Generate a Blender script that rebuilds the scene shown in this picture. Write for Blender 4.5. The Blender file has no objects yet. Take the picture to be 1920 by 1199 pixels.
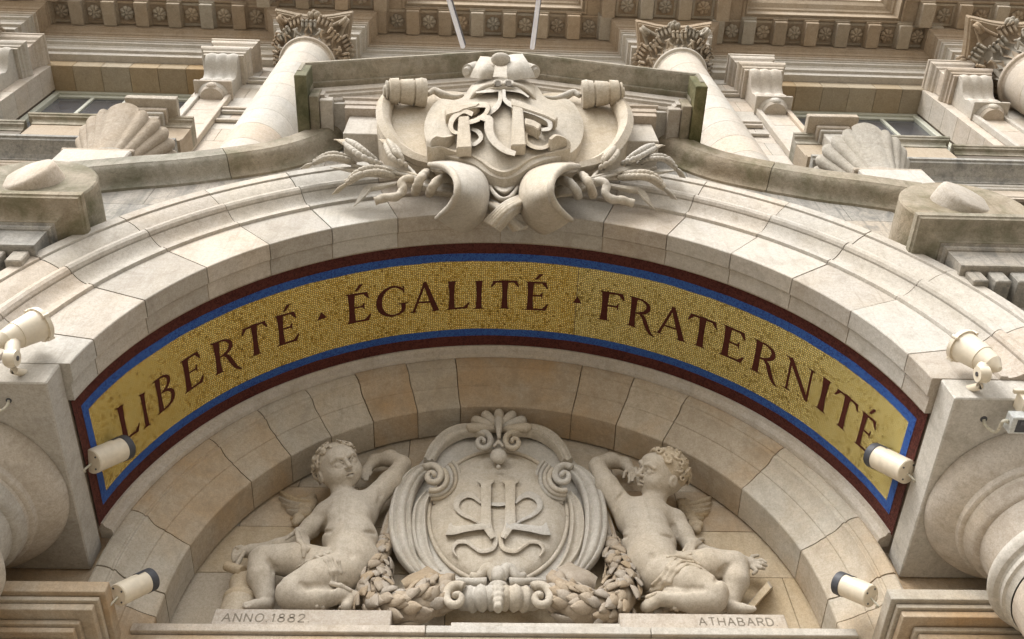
import bpy, bmesh, math, random
import numpy as np
from mathutils import Vector, Matrix, noise, geometry

random.seed(7)
PI = math.pi
R = math.radians
SC = bpy.context.scene

# ------------------------------------------------------------------ camera
cam_d = bpy.data.cameras.new('camera')
cam = bpy.data.objects.new('camera', cam_d)
SC.collection.objects.link(cam)
CR = Vector((0.99916467, -0.03460612, -0.02173427))
CU = Vector((-0.01922349, -0.86736177, 0.49730677))
CF = Vector((0.03606133, 0.49647354, 0.86730249))
CP = Vector((-0.18206181, -3.0, 1.6))
FPX = 1837.8
m = Matrix((CR, CU, -CF)).transposed().to_4x4()
m.translation = CP
cam.matrix_world = m
cam_d.sensor_width = 36.0
cam_d.lens = 36.0 * FPX / 1920.0
cam_d.clip_end = 2000.0
cam_d.clip_start = 0.05
SC.camera = cam

# ------------------------------------------------------------------ light: bright overcast day
world = bpy.data.worlds.new('World')
SC.world = world
world.use_nodes = True
wn = world.node_tree
wn.nodes.clear()
wo = wn.nodes.new('ShaderNodeOutputWorld')
wb = wn.nodes.new('ShaderNodeBackground')
sky = wn.nodes.new('ShaderNodeTexSky')
sky.sky_type = 'NISHITA'
sky.sun_disc = False
SUN_EL, SUN_ROT = R(44), R(208)
sky.sun_elevation = SUN_EL
sky.sun_rotation = SUN_ROT
sky.air_density = 1.0
sky.dust_density = 4.0
hs = wn.nodes.new('ShaderNodeHueSaturation')
hs.inputs['Saturation'].default_value = 0.12
wn.links.new(sky.outputs[0], hs.inputs['Color'])
wn.links.new(hs.outputs[0], wb.inputs['Color'])
wb.inputs['Strength'].default_value = 0.15
wn.links.new(wb.outputs[0], wo.inputs[0])

sun_d = bpy.data.lights.new('sun', 'SUN')
sun_d.energy = 0.65
sun_d.angle = R(28)
sun_d.color = (1.0, 0.97, 0.93)
sun = bpy.data.objects.new('sun', sun_d)
SC.collection.objects.link(sun)
sdir = Vector((math.sin(SUN_ROT) * math.cos(SUN_EL), math.cos(SUN_ROT) * math.cos(SUN_EL), math.sin(SUN_EL)))
sun.rotation_euler = sdir.to_track_quat('Z', 'Y').to_euler()

SC.view_settings.view_transform = 'Standard'
SC.view_settings.look = 'None'
SC.view_settings.exposure = 1.14
SC.view_settings.gamma = 1.0
SC.view_settings.use_curve_mapping = False

# ------------------------------------------------------------------ materials
MATS = {}


def nn(nt, t, **kw):
    n = nt.nodes.new(t)
    for k, v in kw.items():
        n.inputs[k].default_value = v
    return n


def stone(name, col, dark=None, warm=None, moss=0.0, rough=0.86, vary=0.10, bump=0.35, blotch=0.5, grime=0.25, scale=1.0, mosscol=(0.085, 0.085, 0.04), hue=0.012):
    """Weathered limestone: per-piece tone, large blotches, streaks, grain, pits."""
    mt = bpy.data.materials.new(name)
    mt.use_nodes = True
    nt = mt.node_tree
    L = nt.links.new
    bs = nt.nodes['Principled BSDF']
    bs.inputs['Roughness'].default_value = rough
    bs.inputs['Specular IOR Level'].default_value = 0.25
    geo = nt.nodes.new('ShaderNodeNewGeometry')
    oi = nt.nodes.new('ShaderNodeObjectInfo')
    P = geo.outputs['Position']
    dark = dark or tuple(c * f for c, f in zip(col, (0.62, 0.58, 0.52)))
    warm = warm or (min(1, col[0] * 1.0), col[1] * 0.92, col[2] * 0.78)

    def noi(sc, det=5.0, ro=0.55, dist=0.0):
        n = nn(nt, 'ShaderNodeTexNoise', Scale=sc * scale, Detail=det, Roughness=ro, Distortion=dist)
        L(P, n.inputs['Vector'])
        return n

    def ramp(src, a, b, va=0.0, vb=1.0):
        n = nt.nodes.new('ShaderNodeMapRange')
        n.inputs['From Min'].default_value = a
        n.inputs['From Max'].default_value = b
        n.inputs['To Min'].default_value = va
        n.inputs['To Max'].default_value = vb
        L(src, n.inputs['Value'])
        return n.outputs['Result']

    def mix(fac, a, b, mode='MIX'):
        n = nt.nodes.new('ShaderNodeMix')
        n.data_type = 'RGBA'
        n.blend_type = mode
        if isinstance(fac, float):
            n.inputs['Factor'].default_value = fac
        else:
            L(fac, n.inputs['Factor'])
        for s, v in (('A', a), ('B', b)):
            i = [q for q in n.inputs if q.name == s and q.type == 'RGBA'][0]
            if isinstance(v, tuple):
                i.default_value = (*v[:3], 1)
            else:
                L(v, i)
        return [q for q in n.outputs if q.type == 'RGBA'][0]

    n1 = noi(1.7, 6, 0.6, 0.4)
    n2 = noi(7.0, 6, 0.62, 0.6)
    n3 = noi(38.0, 4, 0.65)
    n4 = noi(105.0, 3, 0.7)
    c = mix(ramp(n1.outputs[0], 0.42, 0.68, 0, blotch), col, warm)
    c = mix(ramp(n2.outputs[0], 0.5, 0.75, 0, grime + 0.15), c, dark)
    # vertical run-off streaks
    mp = nt.nodes.new('ShaderNodeMapping')
    mp.inputs['Scale'].default_value = (5.0, 5.0, 0.5)
    L(P, mp.inputs['Vector'])
    ns = nn(nt, 'ShaderNodeTexNoise', Scale=1.6, Detail=5.0, Roughness=0.6)
    L(mp.outputs[0], ns.inputs['Vector'])
    c = mix(ramp(ns.outputs[0], 0.52, 0.74, 0, grime), c, dark)
    # soot and rain marks with a firm outline, and pale washed patches
    n5 = noi(3.3, 9, 0.72, 1.2)
    c = mix(ramp(n5.outputs[0], 0.585, 0.66, 0, grime * 0.75), c, tuple(d * 0.8 for d in dark))
    n6 = noi(2.2, 7, 0.7, 0.9)
    c = mix(ramp(n6.outputs[0], 0.60, 0.70, 0, 0.35), c, tuple(min(1, q * 1.18) for q in col))
    mp2 = nt.nodes.new('ShaderNodeMapping')
    mp2.inputs['Scale'].default_value = (14.0, 14.0, 0.9)
    L(P, mp2.inputs['Vector'])
    ns2 = nn(nt, 'ShaderNodeTexNoise', Scale=1.5, Detail=6.0, Roughness=0.65)
    L(mp2.outputs[0], ns2.inputs['Vector'])
    c = mix(ramp(ns2.outputs[0], 0.56, 0.70, 0, grime * 0.8), c, tuple(d * 0.75 for d in dark))
    # grain
    c = mix(ramp(n3.outputs[0], 0.38, 0.68, 0.0, 0.40), c, dark)
    c = mix(ramp(n4.outputs[0], 0.42, 0.66, 0.0, 0.34), c, tuple(d * 0.7 for d in dark))
    # dark pits
    vo = nn(nt, 'ShaderNodeTexVoronoi', Scale=34.0 * scale)
    L(P, vo.inputs['Vector'])
    c = mix(ramp(vo.outputs['Distance'], 0.05, 0.13, 0.3, 0.0), c, tuple(d * 0.45 for d in dark))
    if moss > 0:
        nm = noi(2.6, 8, 0.68, 0.3)
        c = mix(ramp(nm.outputs[0], 0.62 - 0.3 * moss, 0.86 - 0.3 * moss, 0, 0.9), c, mosscol)
    hv = nt.nodes.new('ShaderNodeHueSaturation')
    L(c, hv.inputs['Color'])
    L(ramp(oi.outputs['Random'], 0, 1, 1 - vary, 1 + vary * 0.7), hv.inputs['Value'])
    wn_ = nt.nodes.new('ShaderNodeTexWhiteNoise')
    wn_.noise_dimensions = '1D'
    L(oi.outputs['Random'], wn_.inputs['W'])
    L(ramp(wn_.outputs['Value'], 0, 1, 0.5 - hue, 0.5 + hue * 0.6), hv.inputs['Hue'])
    L(ramp(wn_.outputs['Value'], 0, 1, 1.35, 0.75), hv.inputs['Saturation'])
    L(hv.outputs[0], bs.inputs['Base Color'])
    b1 = nn(nt, 'ShaderNodeBump', Strength=bump, Distance=0.012)
    L(n2.outputs[0], b1.inputs['Height'])
    b2 = nn(nt, 'ShaderNodeBump', Strength=min(1, bump * 1.4), Distance=0.006)
    L(n3.outputs[0], b2.inputs['Height'])
    L(b1.outputs[0], b2.inputs['Normal'])
    b3 = nn(nt, 'ShaderNodeBump', Strength=bump * 0.8, Distance=0.0016)
    L(n4.outputs[0], b3.inputs['Height'])
    L(b2.outputs[0], b3.inputs['Normal'])
    L(b3.outputs[0], bs.inputs['Normal'])
    MATS[name] = mt
    return mt


def plain(name, col, rough=0.5, metal=0.0, bump=0.0, nscale=60.0, var=0.15, spec=0.5):
    mt = bpy.data.materials.new(name)
    mt.use_nodes = True
    nt = mt.node_tree
    L = nt.links.new
    bs = nt.nodes['Principled BSDF']
    bs.inputs['Roughness'].default_value = rough
    bs.inputs['Metallic'].default_value = metal
    bs.inputs['Specular IOR Level'].default_value = spec
    geo = nt.nodes.new('ShaderNodeNewGeometry')
    n = nn(nt, 'ShaderNodeTexNoise', Scale=nscale, Detail=4.0, Roughness=0.6)
    L(geo.outputs['Position'], n.inputs['Vector'])
    cr = nt.nodes.new('ShaderNodeValToRGB')
    cr.color_ramp.elements[0].color = (*[c * (1 - var) for c in col], 1)
    cr.color_ramp.elements[1].color = (*[min(1, c * (1 + var)) for c in col], 1)
    cr.color_ramp.elements[0].position = 0.35
    cr.color_ramp.elements[1].position = 0.65
    L(n.outputs[0], cr.inputs[0])
    L(cr.outputs[0], bs.inputs['Base Color'])
    if bump:
        b = nn(nt, 'ShaderNodeBump', Strength=bump, Distance=0.003)
        L(n.outputs[0], b.inputs['Height'])
        L(b.outputs[0], bs.inputs['Normal'])
    MATS[name] = mt
    return mt


def mosaic(name, cols, metal=0.0, rough=0.5, grout=(0.1, 0.08, 0.05), size=0.0095, gw=0.10, jitter=0.25):
    """Small square tesserae laid in rows; UV is metres along the arc and in depth."""
    mt = bpy.data.materials.new(name)
    mt.use_nodes = True
    nt = mt.node_tree
    L = nt.links.new
    bs = nt.nodes['Principled BSDF']
    uv = nt.nodes.new('ShaderNodeUVMap')
    # wavy rows
    nz = nn(nt, 'ShaderNodeTexNoise', Scale=5.0, Detail=2.0)
    L(uv.outputs[0], nz.inputs['Vector'])
    ad = nt.nodes.new('ShaderNodeVectorMath')
    ad.operation = 'MULTIPLY_ADD'
    ad.inputs[1].default_value = (0.012, 0.012, 0)
    L(nz.outputs['Color'], ad.inputs[0])
    L(uv.outputs[0], ad.inputs[2])
    sc = nt.nodes.new('ShaderNodeVectorMath')
    sc.operation = 'SCALE'
    sc.inputs['Scale'].default_value = 1.0 / size
    L(ad.outputs[0], sc.inputs[0])
    fl = nt.nodes.new('ShaderNodeVectorMath')
    fl.operation = 'FLOOR'
    L(sc.outputs[0], fl.inputs[0])
    wn_ = nt.nodes.new('ShaderNodeTexWhiteNoise')
    wn_.noise_dimensions = '2D'
    L(fl.outputs[0], wn_.inputs['Vector'])
    vo = nn(nt, 'ShaderNodeTexVoronoi', Scale=1.0, Randomness=jitter)
    vo.voronoi_dimensions = '2D'
    vo.feature = 'DISTANCE_TO_EDGE'
    L(sc.outputs[0], vo.inputs['Vector'])
    vc = nn(nt, 'ShaderNodeTexVoronoi', Scale=1.0, Randomness=jitter)
    vc.voronoi_dimensions = '2D'
    L(sc.outputs[0], vc.inputs['Vector'])
    cr = nt.nodes.new('ShaderNodeValToRGB')
    els = cr.color_ramp.elements
    while len(els) < len(cols):
        els.new(0.5)
    for i, (p, c) in enumerate(cols):
        els[i].position = p
        els[i].color = (*c, 1)
    sx = nt.nodes.new('ShaderNodeSeparateColor')
    L(vc.outputs['Color'], sx.inputs[0])
    # patches where whole zones of tesserae share a tone
    n2 = nn(nt, 'ShaderNodeTexNoise', Scale=3.5, Detail=5.0, Roughness=0.65)
    L(uv.outputs[0], n2.inputs['Vector'])
    ma = nt.nodes.new('ShaderNodeMath')
    ma.operation = 'MULTIPLY_ADD'
    ma.inputs[1].default_value = 0.62
    ma.inputs[2].default_value = -0.02
    L(sx.outputs[0], ma.inputs[0])
    mb = nt.nodes.new('ShaderNodeMath')
    mb.operation = 'MULTIPLY_ADD'
    mb.inputs[1].default_value = 0.75
    L(n2.outputs[0], mb.inputs[0])
    L(ma.outputs[0], mb.inputs[2])
    # clumps of duller and brighter tesserae
    n3 = nn(nt, 'ShaderNodeTexNoise', Scale=34.0, Detail=4.0, Roughness=0.8)
    L(uv.outputs[0], n3.inputs['Vector'])
    mc = nt.nodes.new('ShaderNodeMath')
    mc.operation = 'MULTIPLY_ADD'
    mc.inputs[1].default_value = 2.0
    mc.inputs[2].default_value = -0.98
    L(n3.outputs[0], mc.inputs[0])
    md = nt.nodes.new('ShaderNodeMath')
    md.operation = 'ADD'
    L(mb.outputs[0], md.inputs[0])
    L(mc.outputs[0], md.inputs[1])
    L(md.outputs[0], cr.inputs[0])
    mx = nt.nodes.new('ShaderNodeMix')
    mx.data_type = 'RGBA'
    mr = nt.nodes.new('ShaderNodeMapRange')
    mr.inputs['From Min'].default_value = gw * 0.5
    mr.inputs['From Max'].default_value = gw * 1.3
    L(vo.outputs['Distance'], mr.inputs['Value'])
    L(mr.outputs[0], mx.inputs['Factor'])
    mx.inputs[6].default_value = (*grout, 1)
    L(cr.outputs[0], mx.inputs[7])
    L(mx.outputs[2], bs.inputs['Base Color'])
    mm = nt.nodes.new('ShaderNodeMath')
    mm.operation = 'MULTIPLY'
    mm.inputs[1].default_value = metal
    L(mr.outputs[0], mm.inputs[0])
    L(mm.outputs[0], bs.inputs['Metallic'])
    bs.inputs['Roughness'].default_value = rough
    bs.inputs['Specular IOR Level'].default_value = 0.2
    # every tessera sits at a slightly different tilt
    b = nn(nt, 'ShaderNodeBump', Strength=0.35, Distance=0.002)
    L(sx.outputs[1], b.inputs['Height'])
    b2 = nn(nt, 'ShaderNodeBump', Strength=0.6, Distance=0.0015)
    L(mr.outputs[0], b2.inputs['Height'])
    L(b.outputs[0], b2.inputs['Normal'])
    L(b2.outputs[0], bs.inputs['Normal'])
    MATS[name] = mt
    return mt


STONE = stone('pale_limestone', (0.535, 0.497, 0.44), vary=0.14, grime=0.45)
STONE_UP = stone('upper_limestone', (0.575, 0.53, 0.465), vary=0.08, blotch=0.45, grime=0.28)
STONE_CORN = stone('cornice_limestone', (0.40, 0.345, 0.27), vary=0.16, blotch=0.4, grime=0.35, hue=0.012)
STONE_WARM = stone('warm_limestone', (0.53, 0.47, 0.38), warm=(0.50, 0.365, 0.22), vary=0.10, blotch=0.8, grime=0.4, hue=0.010)
MORTARL = stone('pale_mortar', (0.40, 0.35, 0.28), vary=0.0, blotch=0.3, grime=0.5, bump=0.7)
STONE_SOF = stone('soffit_limestone', (0.44, 0.355, 0.24), vary=0.09, blotch=0.6, grime=0.25, hue=0.010)
STONE_GREY = stone('grey_spandrel_stone', (0.42, 0.39, 0.34), dark=(0.17, 0.165, 0.15), vary=0.13, moss=0.12, grime=0.75)
STONE_MOSS = stone('mossy_weathered_stone', (0.38, 0.345, 0.28), moss=0.56, vary=0.08, grime=0.7, mosscol=(0.105, 0.102, 0.055), bump=0.6)
MOSSY = stone('green_moss_stone', (0.24, 0.22, 0.13), moss=0.85, vary=0.05, grime=0.5, mosscol=(0.065, 0.068, 0.03), bump=0.7)
CARVE = stone('carved_limestone', (0.55, 0.51, 0.445), vary=0.02, blotch=0.5, grime=0.34, hue=0.004)
FIGURE = stone('figure_limestone', (0.55, 0.475, 0.37), vary=0.01, blotch=0.7, grime=0.34, hue=0.002, bump=0.25)
GARL = stone('garland_limestone', (0.42, 0.36, 0.29), vary=0.04, blotch=0.4, grime=0.4, hue=0.002)
MORTAR = stone('lime_mortar', (0.23, 0.19, 0.15), vary=0.0, blotch=0.3, grime=0.6, bump=0.7)
ROUGHST = stone('rough_crumbling_stone', (0.46, 0.41, 0.34), vary=0.05, grime=0.4, bump=1.0)
DARKST = stone('soot_darkened_stone', (0.20, 0.175, 0.145), vary=0.1, blotch=0.5, grime=0.5, moss=0.1)  # dark tone; gives holes, slits and soffits their shade as colour
PAVE = stone('pale_paving', (0.30, 0.275, 0.24), vary=0.1)
GOLD = mosaic('gold_tesserae', [(0.14, (0.16, 0.09, 0.015)), (0.30, (0.46, 0.30, 0.06)), (0.5, (0.80, 0.55, 0.11)), (0.75, (0.95, 0.76, 0.26))], metal=0.2, size=0.0158, gw=0.16, jitter=0.6, rough=0.42, grout=(0.16, 0.10, 0.03))
GOLD2 = mosaic('pale_gold_tesserae', [(0.14, (0.16, 0.11, 0.02)), (0.30, (0.46, 0.34, 0.09)), (0.5, (0.77, 0.60, 0.17)), (0.75, (0.94, 0.80, 0.32))], metal=0.2, size=0.0158, gw=0.16, jitter=0.6, rough=0.42, grout=(0.16, 0.11, 0.04))
REDM = mosaic('oxblood_tesserae', [(0.1, (0.035, 0.006, 0.004)), (0.5, (0.068, 0.012, 0.009)), (0.8, (0.12, 0.03, 0.022))], rough=0.6, grout=(0.05, 0.02, 0.015))
BLUEM = mosaic('blue_tesserae', [(0.1, (0.02, 0.055, 0.22)), (0.5, (0.03, 0.09, 0.36)), (0.8, (0.05, 0.15, 0.48))], rough=0.6, grout=(0.02, 0.03, 0.08))
LETTER = mosaic('dark_red_letter_tesserae', [(0.1, (0.05, 0.009, 0.006)), (0.5, (0.08, 0.015, 0.010)), (0.8, (0.10, 0.022, 0.014))], rough=0.6, grout=(0.05, 0.014, 0.008))
CREAM = plain('cream_lamp_paint', (0.66, 0.58, 0.45), rough=0.42, bump=0.05, var=0.06, nscale=25)
RUBBER = plain('dark_rubber', (0.05, 0.052, 0.06), rough=0.55)
GLASS = plain('dark_window_glass', (0.085, 0.085, 0.09), rough=0.12, var=0.3, nscale=1.5, spec=0.6)
PAINTF = plain('pale_window_paint', (0.46, 0.46, 0.38), rough=0.5, var=0.06)
WHITEM = plain('white_pole_paint', (0.72, 0.74, 0.82), rough=0.3, metal=0.2, var=0.03)
CABLE = plain('cream_cable', (0.55, 0.52, 0.42), rough=0.5)
LENS = plain('lamp_lens', (0.12, 0.12, 0.13), rough=0.08, var=0.1)
STEEL = plain('dark_steel', (0.12, 0.12, 0.13), rough=0.4, metal=0.8)

# ------------------------------------------------------------------ helpers


def at(px, py, y):
    """the point on the upright plane at depth y seen at that spot of the photograph"""
    d = CR * ((px - 960) / FPX) - CU * ((py - 599.5) / FPX) + CF
    return CP + d * ((y - CP.y) / d.y)


def atz(px, py, z):
    d = CR * ((px - 960) / FPX) - CU * ((py - 599.5) / FPX) + CF
    return CP + d * ((z - CP.z) / d.z)


def link(o, parent=None):
    SC.collection.objects.link(o)
    if parent is not None:
        o.parent = parent
        o.matrix_parent_inverse = parent.matrix_world.inverted()
    return o


def thing(name, label, cat, loc=(0, 0, 0), group=None):
    o = bpy.data.objects.new(name, None)
    o.empty_display_size = 0.1
    SC.collection.objects.link(o)
    o.location = loc
    o.matrix_world = Matrix.Translation(loc)
    o['label'] = label
    o['category'] = cat
    if group:
        o['group'] = group
    return o


def mesh(name, V, F, mat, parent=None, smooth=False, angle=None, uv=None, merge=False, kind=None, label=None):
    me = bpy.data.meshes.new(name)
    me.from_pydata([tuple(v) for v in V], [], [tuple(f) for f in F])
    if uv is not None:
        ul = me.uv_layers.new(name='UVMap')
        for lp in me.loops:
            ul.data[lp.index].uv = uv[lp.vertex_index]
    bm = bmesh.new()
    bm.from_mesh(me)
    if merge:
        bmesh.ops.remove_doubles(bm, verts=bm.verts, dist=1e-5)
    bmesh.ops.recalc_face_normals(bm, faces=bm.faces)
    bm.to_mesh(me)
    bm.free()
    me.materials.append(mat)
    if smooth:
        for p in me.polygons:
            p.use_smooth = True
        if angle:
            me.set_sharp_from_angle(angle=R(angle))
    o = bpy.data.objects.new(name, me)
    link(o, parent)
    if kind:
        o['kind'] = kind
    if label:
        o['label'] = label
    return o


def from_bm(name, bm, mat, parent=None, smooth=False, angle=None):
    me = bpy.data.meshes.new(name)
    bmesh.ops.recalc_face_normals(bm, faces=bm.faces)
    bm.to_mesh(me)
    bm.free()
    me.materials.append(mat)
    if smooth:
        for p in me.polygons:
            p.use_smooth = True
        if angle:
            me.set_sharp_from_angle(angle=R(angle))
    o = bpy.data.objects.new(name, me)
    return link(o, parent)


def tag(o, label, cat, group=None):
    o['label'] = label
    o['category'] = cat
    if group:
        o['group'] = group
    return o


def structure(o):
    o['kind'] = 'structure'
    return o


def bm_box(bm, x0, x1, y0, y1, z0, z1, bev=0.0, seg=1):
    r = bmesh.ops.create_cube(bm, size=1.0)
    vs = r['verts']
    for v in vs:
        v.co = Vector(((x0 + x1) / 2 + v.co.x * (x1 - x0), (y0 + y1) / 2 + v.co.y * (y1 - y0), (z0 + z1) / 2 + v.co.z * (z1 - z0)))
    if bev:
        es = list({e for v in vs for e in v.link_edges})
        bmesh.ops.bevel(bm, geom=es, offset=bev, segments=seg, affect='EDGES', profile=0.5)
    return vs


def box(name, x0, x1, y0, y1, z0, z1, mat, parent=None, bev=0.006):
    bm = bmesh.new()
    bm_box(bm, x0, x1, y0, y1, z0, z1, bev)
    return from_bm(name, bm, mat, parent)


def arc_piece(name, prof, t0, t1, mat, parent=None, cz=6.05, nseg=6, dy=0.0, zflat=None, side=1, jag=0.0):
    """voussoir: closed (r, y) profile swept round the arch centre from t0 to t1 (degrees from +x)"""
    V, F = [], []
    n = len(prof)
    for i in range(nseg + 1):
        f = i / nseg
        for k, (r, y) in enumerate(prof):
            a0, a1 = t0, t1
            if zflat is not None:
                q = math.degrees(math.asin((zflat - cz) / r))
                if zflat_side_start(t0, t1):
                    a0 = q
                else:
                    a1 = 180 - q
            a = R(a0 + (a1 - a0) * f)
            if jag:
                if i == 0:
                    a += jag * noise.noise((r * 9, t0, y * 5)) / r
                if i == nseg:
                    a += jag * noise.noise((r * 9, t1, y * 5)) / r
            V.append((r * math.cos(a), y + dy, cz + r * math.sin(a)))
    for i in range(nseg):
        for k in range(n):
            F.append((i * n + k, i * n + (k + 1) % n, (i + 1) * n + (k + 1) % n, (i + 1) * n + k))
    F.append(tuple(range(n)))
    F.append(tuple(nseg * n + k for k in range(n)))
    return mesh(name, V, F, mat, parent, smooth=True, angle=22)


def zflat_side_start(t0, t1):
    return t0 < 90


def plan_sweep(name, plan, prof, mat, parent=None, closed=False):
    """cornice: (d, z) profile carried along a plan line of (x, y) points, d outward to the right of travel"""
    P = [Vector((p[0], p[1])) for p in plan]
    n = len(P)
    offs = []
    for i in range(n):
        a = (P[i] - P[i - 1]).normalized() if (i > 0 or closed) else None
        b = (P[(i + 1) % n] - P[i]).normalized() if (i < n - 1 or closed) else None
        if a is None:
            a = b
        if b is None:
            b = a
        na, nb = Vector((a.y, -a.x)), Vector((b.y, -b.x))
        m_ = (na + nb)
        m_ = m_ / max(0.2, m_.dot(m_) / 2)
        offs.append(m_)
    V, F = [], []
    k = len(prof)
    for i in range(n):
        for d, z in prof:
            q = P[i] + offs[i] * d
            V.append((q.x, q.y, z))
    for i in range(n if closed else n - 1):
        j = (i + 1) % n
        for s in range(k - 1):
            F.append((i * k + s, i * k + s + 1, j * k + s + 1, j * k + s))
        F.append((i * k + k - 1, i * k, j * k, j * k + k - 1))
    if not closed:
        F.append(tuple(range(k)))
        F.append(tuple((n - 1) * k + s for s in range(k)))
    return mesh(name, V, F, mat, parent)


def lathe(name, prof, cx, cy, mat, parent=None, n=48, a0=0.0, a1=360.0, angle=35):
    V, F = [], []
    full = abs(a1 - a0) >= 360
    m_ = n if full else n + 1
    for i in range(m_):
        a = R(a0 + (a1 - a0) * i / n)
        for r, z in prof:
            V.append((cx + r * math.cos(a), cy + r * math.sin(a), z))
    k = len(prof)
    for i in range(n):
        j = (i + 1) % m_
        for s in range(k - 1):
            F.append((i * k + s, i * k + s + 1, j * k + s + 1, j * k + s))
    return mesh(name, V, F, mat, parent, smooth=True, angle=angle, merge=True)


def catmull(pts, n):
    """resample a list of tuples smoothly to n points"""
    A = np.array(pts, float)
    m_ = len(A)
    if m_ == 2:
        t = np.linspace(0, 1, n)[:, None]
        return A[0] * (1 - t) + A[1] * t
    E = np.vstack([2 * A[0] - A[1], A, 2 * A[-1] - A[-2]])
    seg = np.linalg.norm(np.diff(A[:, :min(3, A.shape[1])], axis=0), axis=1)
    cum = np.concatenate([[0], np.cumsum(seg)])
    s = np.linspace(0, cum[-1], n)
    out = []
    for q in s:
        i = int(min(m_ - 2, max(0, np.searchsorted(cum, q, side='right') - 1)))
        t = (q - cum[i]) / max(1e-9, cum[i + 1] - cum[i])
        p0, p1, p2, p3 = E[i], E[i + 1], E[i + 2], E[i + 3]
        out.append(0.5 * ((2 * p1) + (-p0 + p2) * t + (2 * p0 - 5 * p1 + 4 * p2 - p3) * t * t + (-p0 + 3 * p1 - 3 * p2 + p3) * t ** 3))
    return np.array(out)


def band(path, prof, n=40, yaxis=Vector((0, 1, 0)), cap=True):
    """sweep a closed (across, depth) profile along a 3D path of (x, y, z, scale); returns V, F"""
    P = catmull(path, n)
    V, F = [], []
    k = len(prof)
    ya = np.array(yaxis)
    for i in range(n):
        t = P[min(i + 1, n - 1), :3] - P[max(i - 1, 0), :3]
        t /= max(1e-9, np.linalg.norm(t))
        side = np.cross(t, ya)
        side /= max(1e-9, np.linalg.norm(side))
        s = P[i, 3] if P.shape[1] > 3 else 1.0
        for a, b in prof:
            V.append(tuple(P[i, :3] + side * a * s + ya * b * s))
    for i in range(n - 1):
        for q in range(k):
            F.append((i * k + q, i * k + (q + 1) % k, (i + 1) * k + (q + 1) % k, (i + 1) * k + q))
    if cap:
        F.append(tuple(range(k)))
        F.append(tuple((n - 1) * k + q for q in range(k)))
    return V, F


def tube(path, n=24, k=10, cap=True, flat=1.0):
    """round tube along (x, y, z, radius) points; returns V, F"""
    P = catmull(path, n)
    V, F = [], []
    up = Vector((0, 1, 0))
    for i in range(n):
        t = Vector(P[min(i + 1, n - 1), :3]) - Vector(P[max(i - 1, 0), :3])
        if t.length < 1e-9:
            t = Vector((0, 0, 1))
        t.normalize()
        a = t.cross(up)
        if a.length < 1e-3:
            a = t.cross(Vector((1, 0, 0)))
        a.normalize()
        b = a.cross(t)
        for q in range(k):
            g = 2 * PI * q / k
            V.append(tuple(Vector(P[i, :3]) + a * math.cos(g) * P[i, 3] + b * math.sin(g) * P[i, 3] * flat))
    for i in range(n - 1):
        for q in range(k):
            F.append((i * k + q, i * k + (q + 1) % k, (i + 1) * k + (q + 1) % k, (i + 1) * k + q))
    if cap:
        F.append(tuple(range(k)))
        F.append(tuple((n - 1) * k + q for q in range(k)))
    return V, F


def join(parts):
    V, F = [], []
    for v, f in parts:
        o = len(V)
        V += list(v)
        F += [tuple(i + o for i in q) for q in f]
    return V, F


def loft(curves, nu=30, nv=12, thick=0.0):
    """smooth sheet through a list of 3D curves; optional thickness away from the first side"""
    C = [catmull(c, nu)[:, :3] for c in curves]
    G = np.array(C)                        # nc, nu, 3
    cols = [catmull([tuple(G[i, j]) for i in range(len(C))], nv) for j in range(nu)]
    A = np.array(cols)                     # nu, nv, 3
    V, F = [], []
    idx = lambda i, j: i * nv + j
    for i in range(nu):
        for j in range(nv):
            V.append(tuple(A[i, j]))
    for i in range(nu - 1):
        for j in range(nv - 1):
            F.append((idx(i, j), idx(i + 1, j), idx(i + 1, j + 1), idx(i, j + 1)))
    if thick:
        du = np.gradient(A, axis=0)
        dv = np.gradient(A, axis=1)
        N = np.cross(du, dv)
        N /= np.maximum(1e-9, np.linalg.norm(N, axis=2))[..., None]
        B = A + N * thick
        o = nu * nv
        for i in range(nu):
            for j in range(nv):
                V.append(tuple(B[i, j]))
        for i in range(nu - 1):
            for j in range(nv - 1):
                F.append((o + idx(i, j), o + idx(i, j + 1), o + idx(i + 1, j + 1), o + idx(i + 1, j)))
        for i in range(nu - 1):
            for j in (0, nv - 1):
                F.append((idx(i, j), idx(i + 1, j), o + idx(i + 1, j), o + idx(i, j)))
        for j in range(nv - 1):
            for i in (0, nu - 1):
                F.append((idx(i, j), idx(i, j + 1), o + idx(i, j + 1), o + idx(i, j)))
    return V, F


def mirror(vf):
    return [(-v[0], v[1], v[2]) for v in vf[0]], [tuple(reversed(f)) for f in vf[1]]


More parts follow.
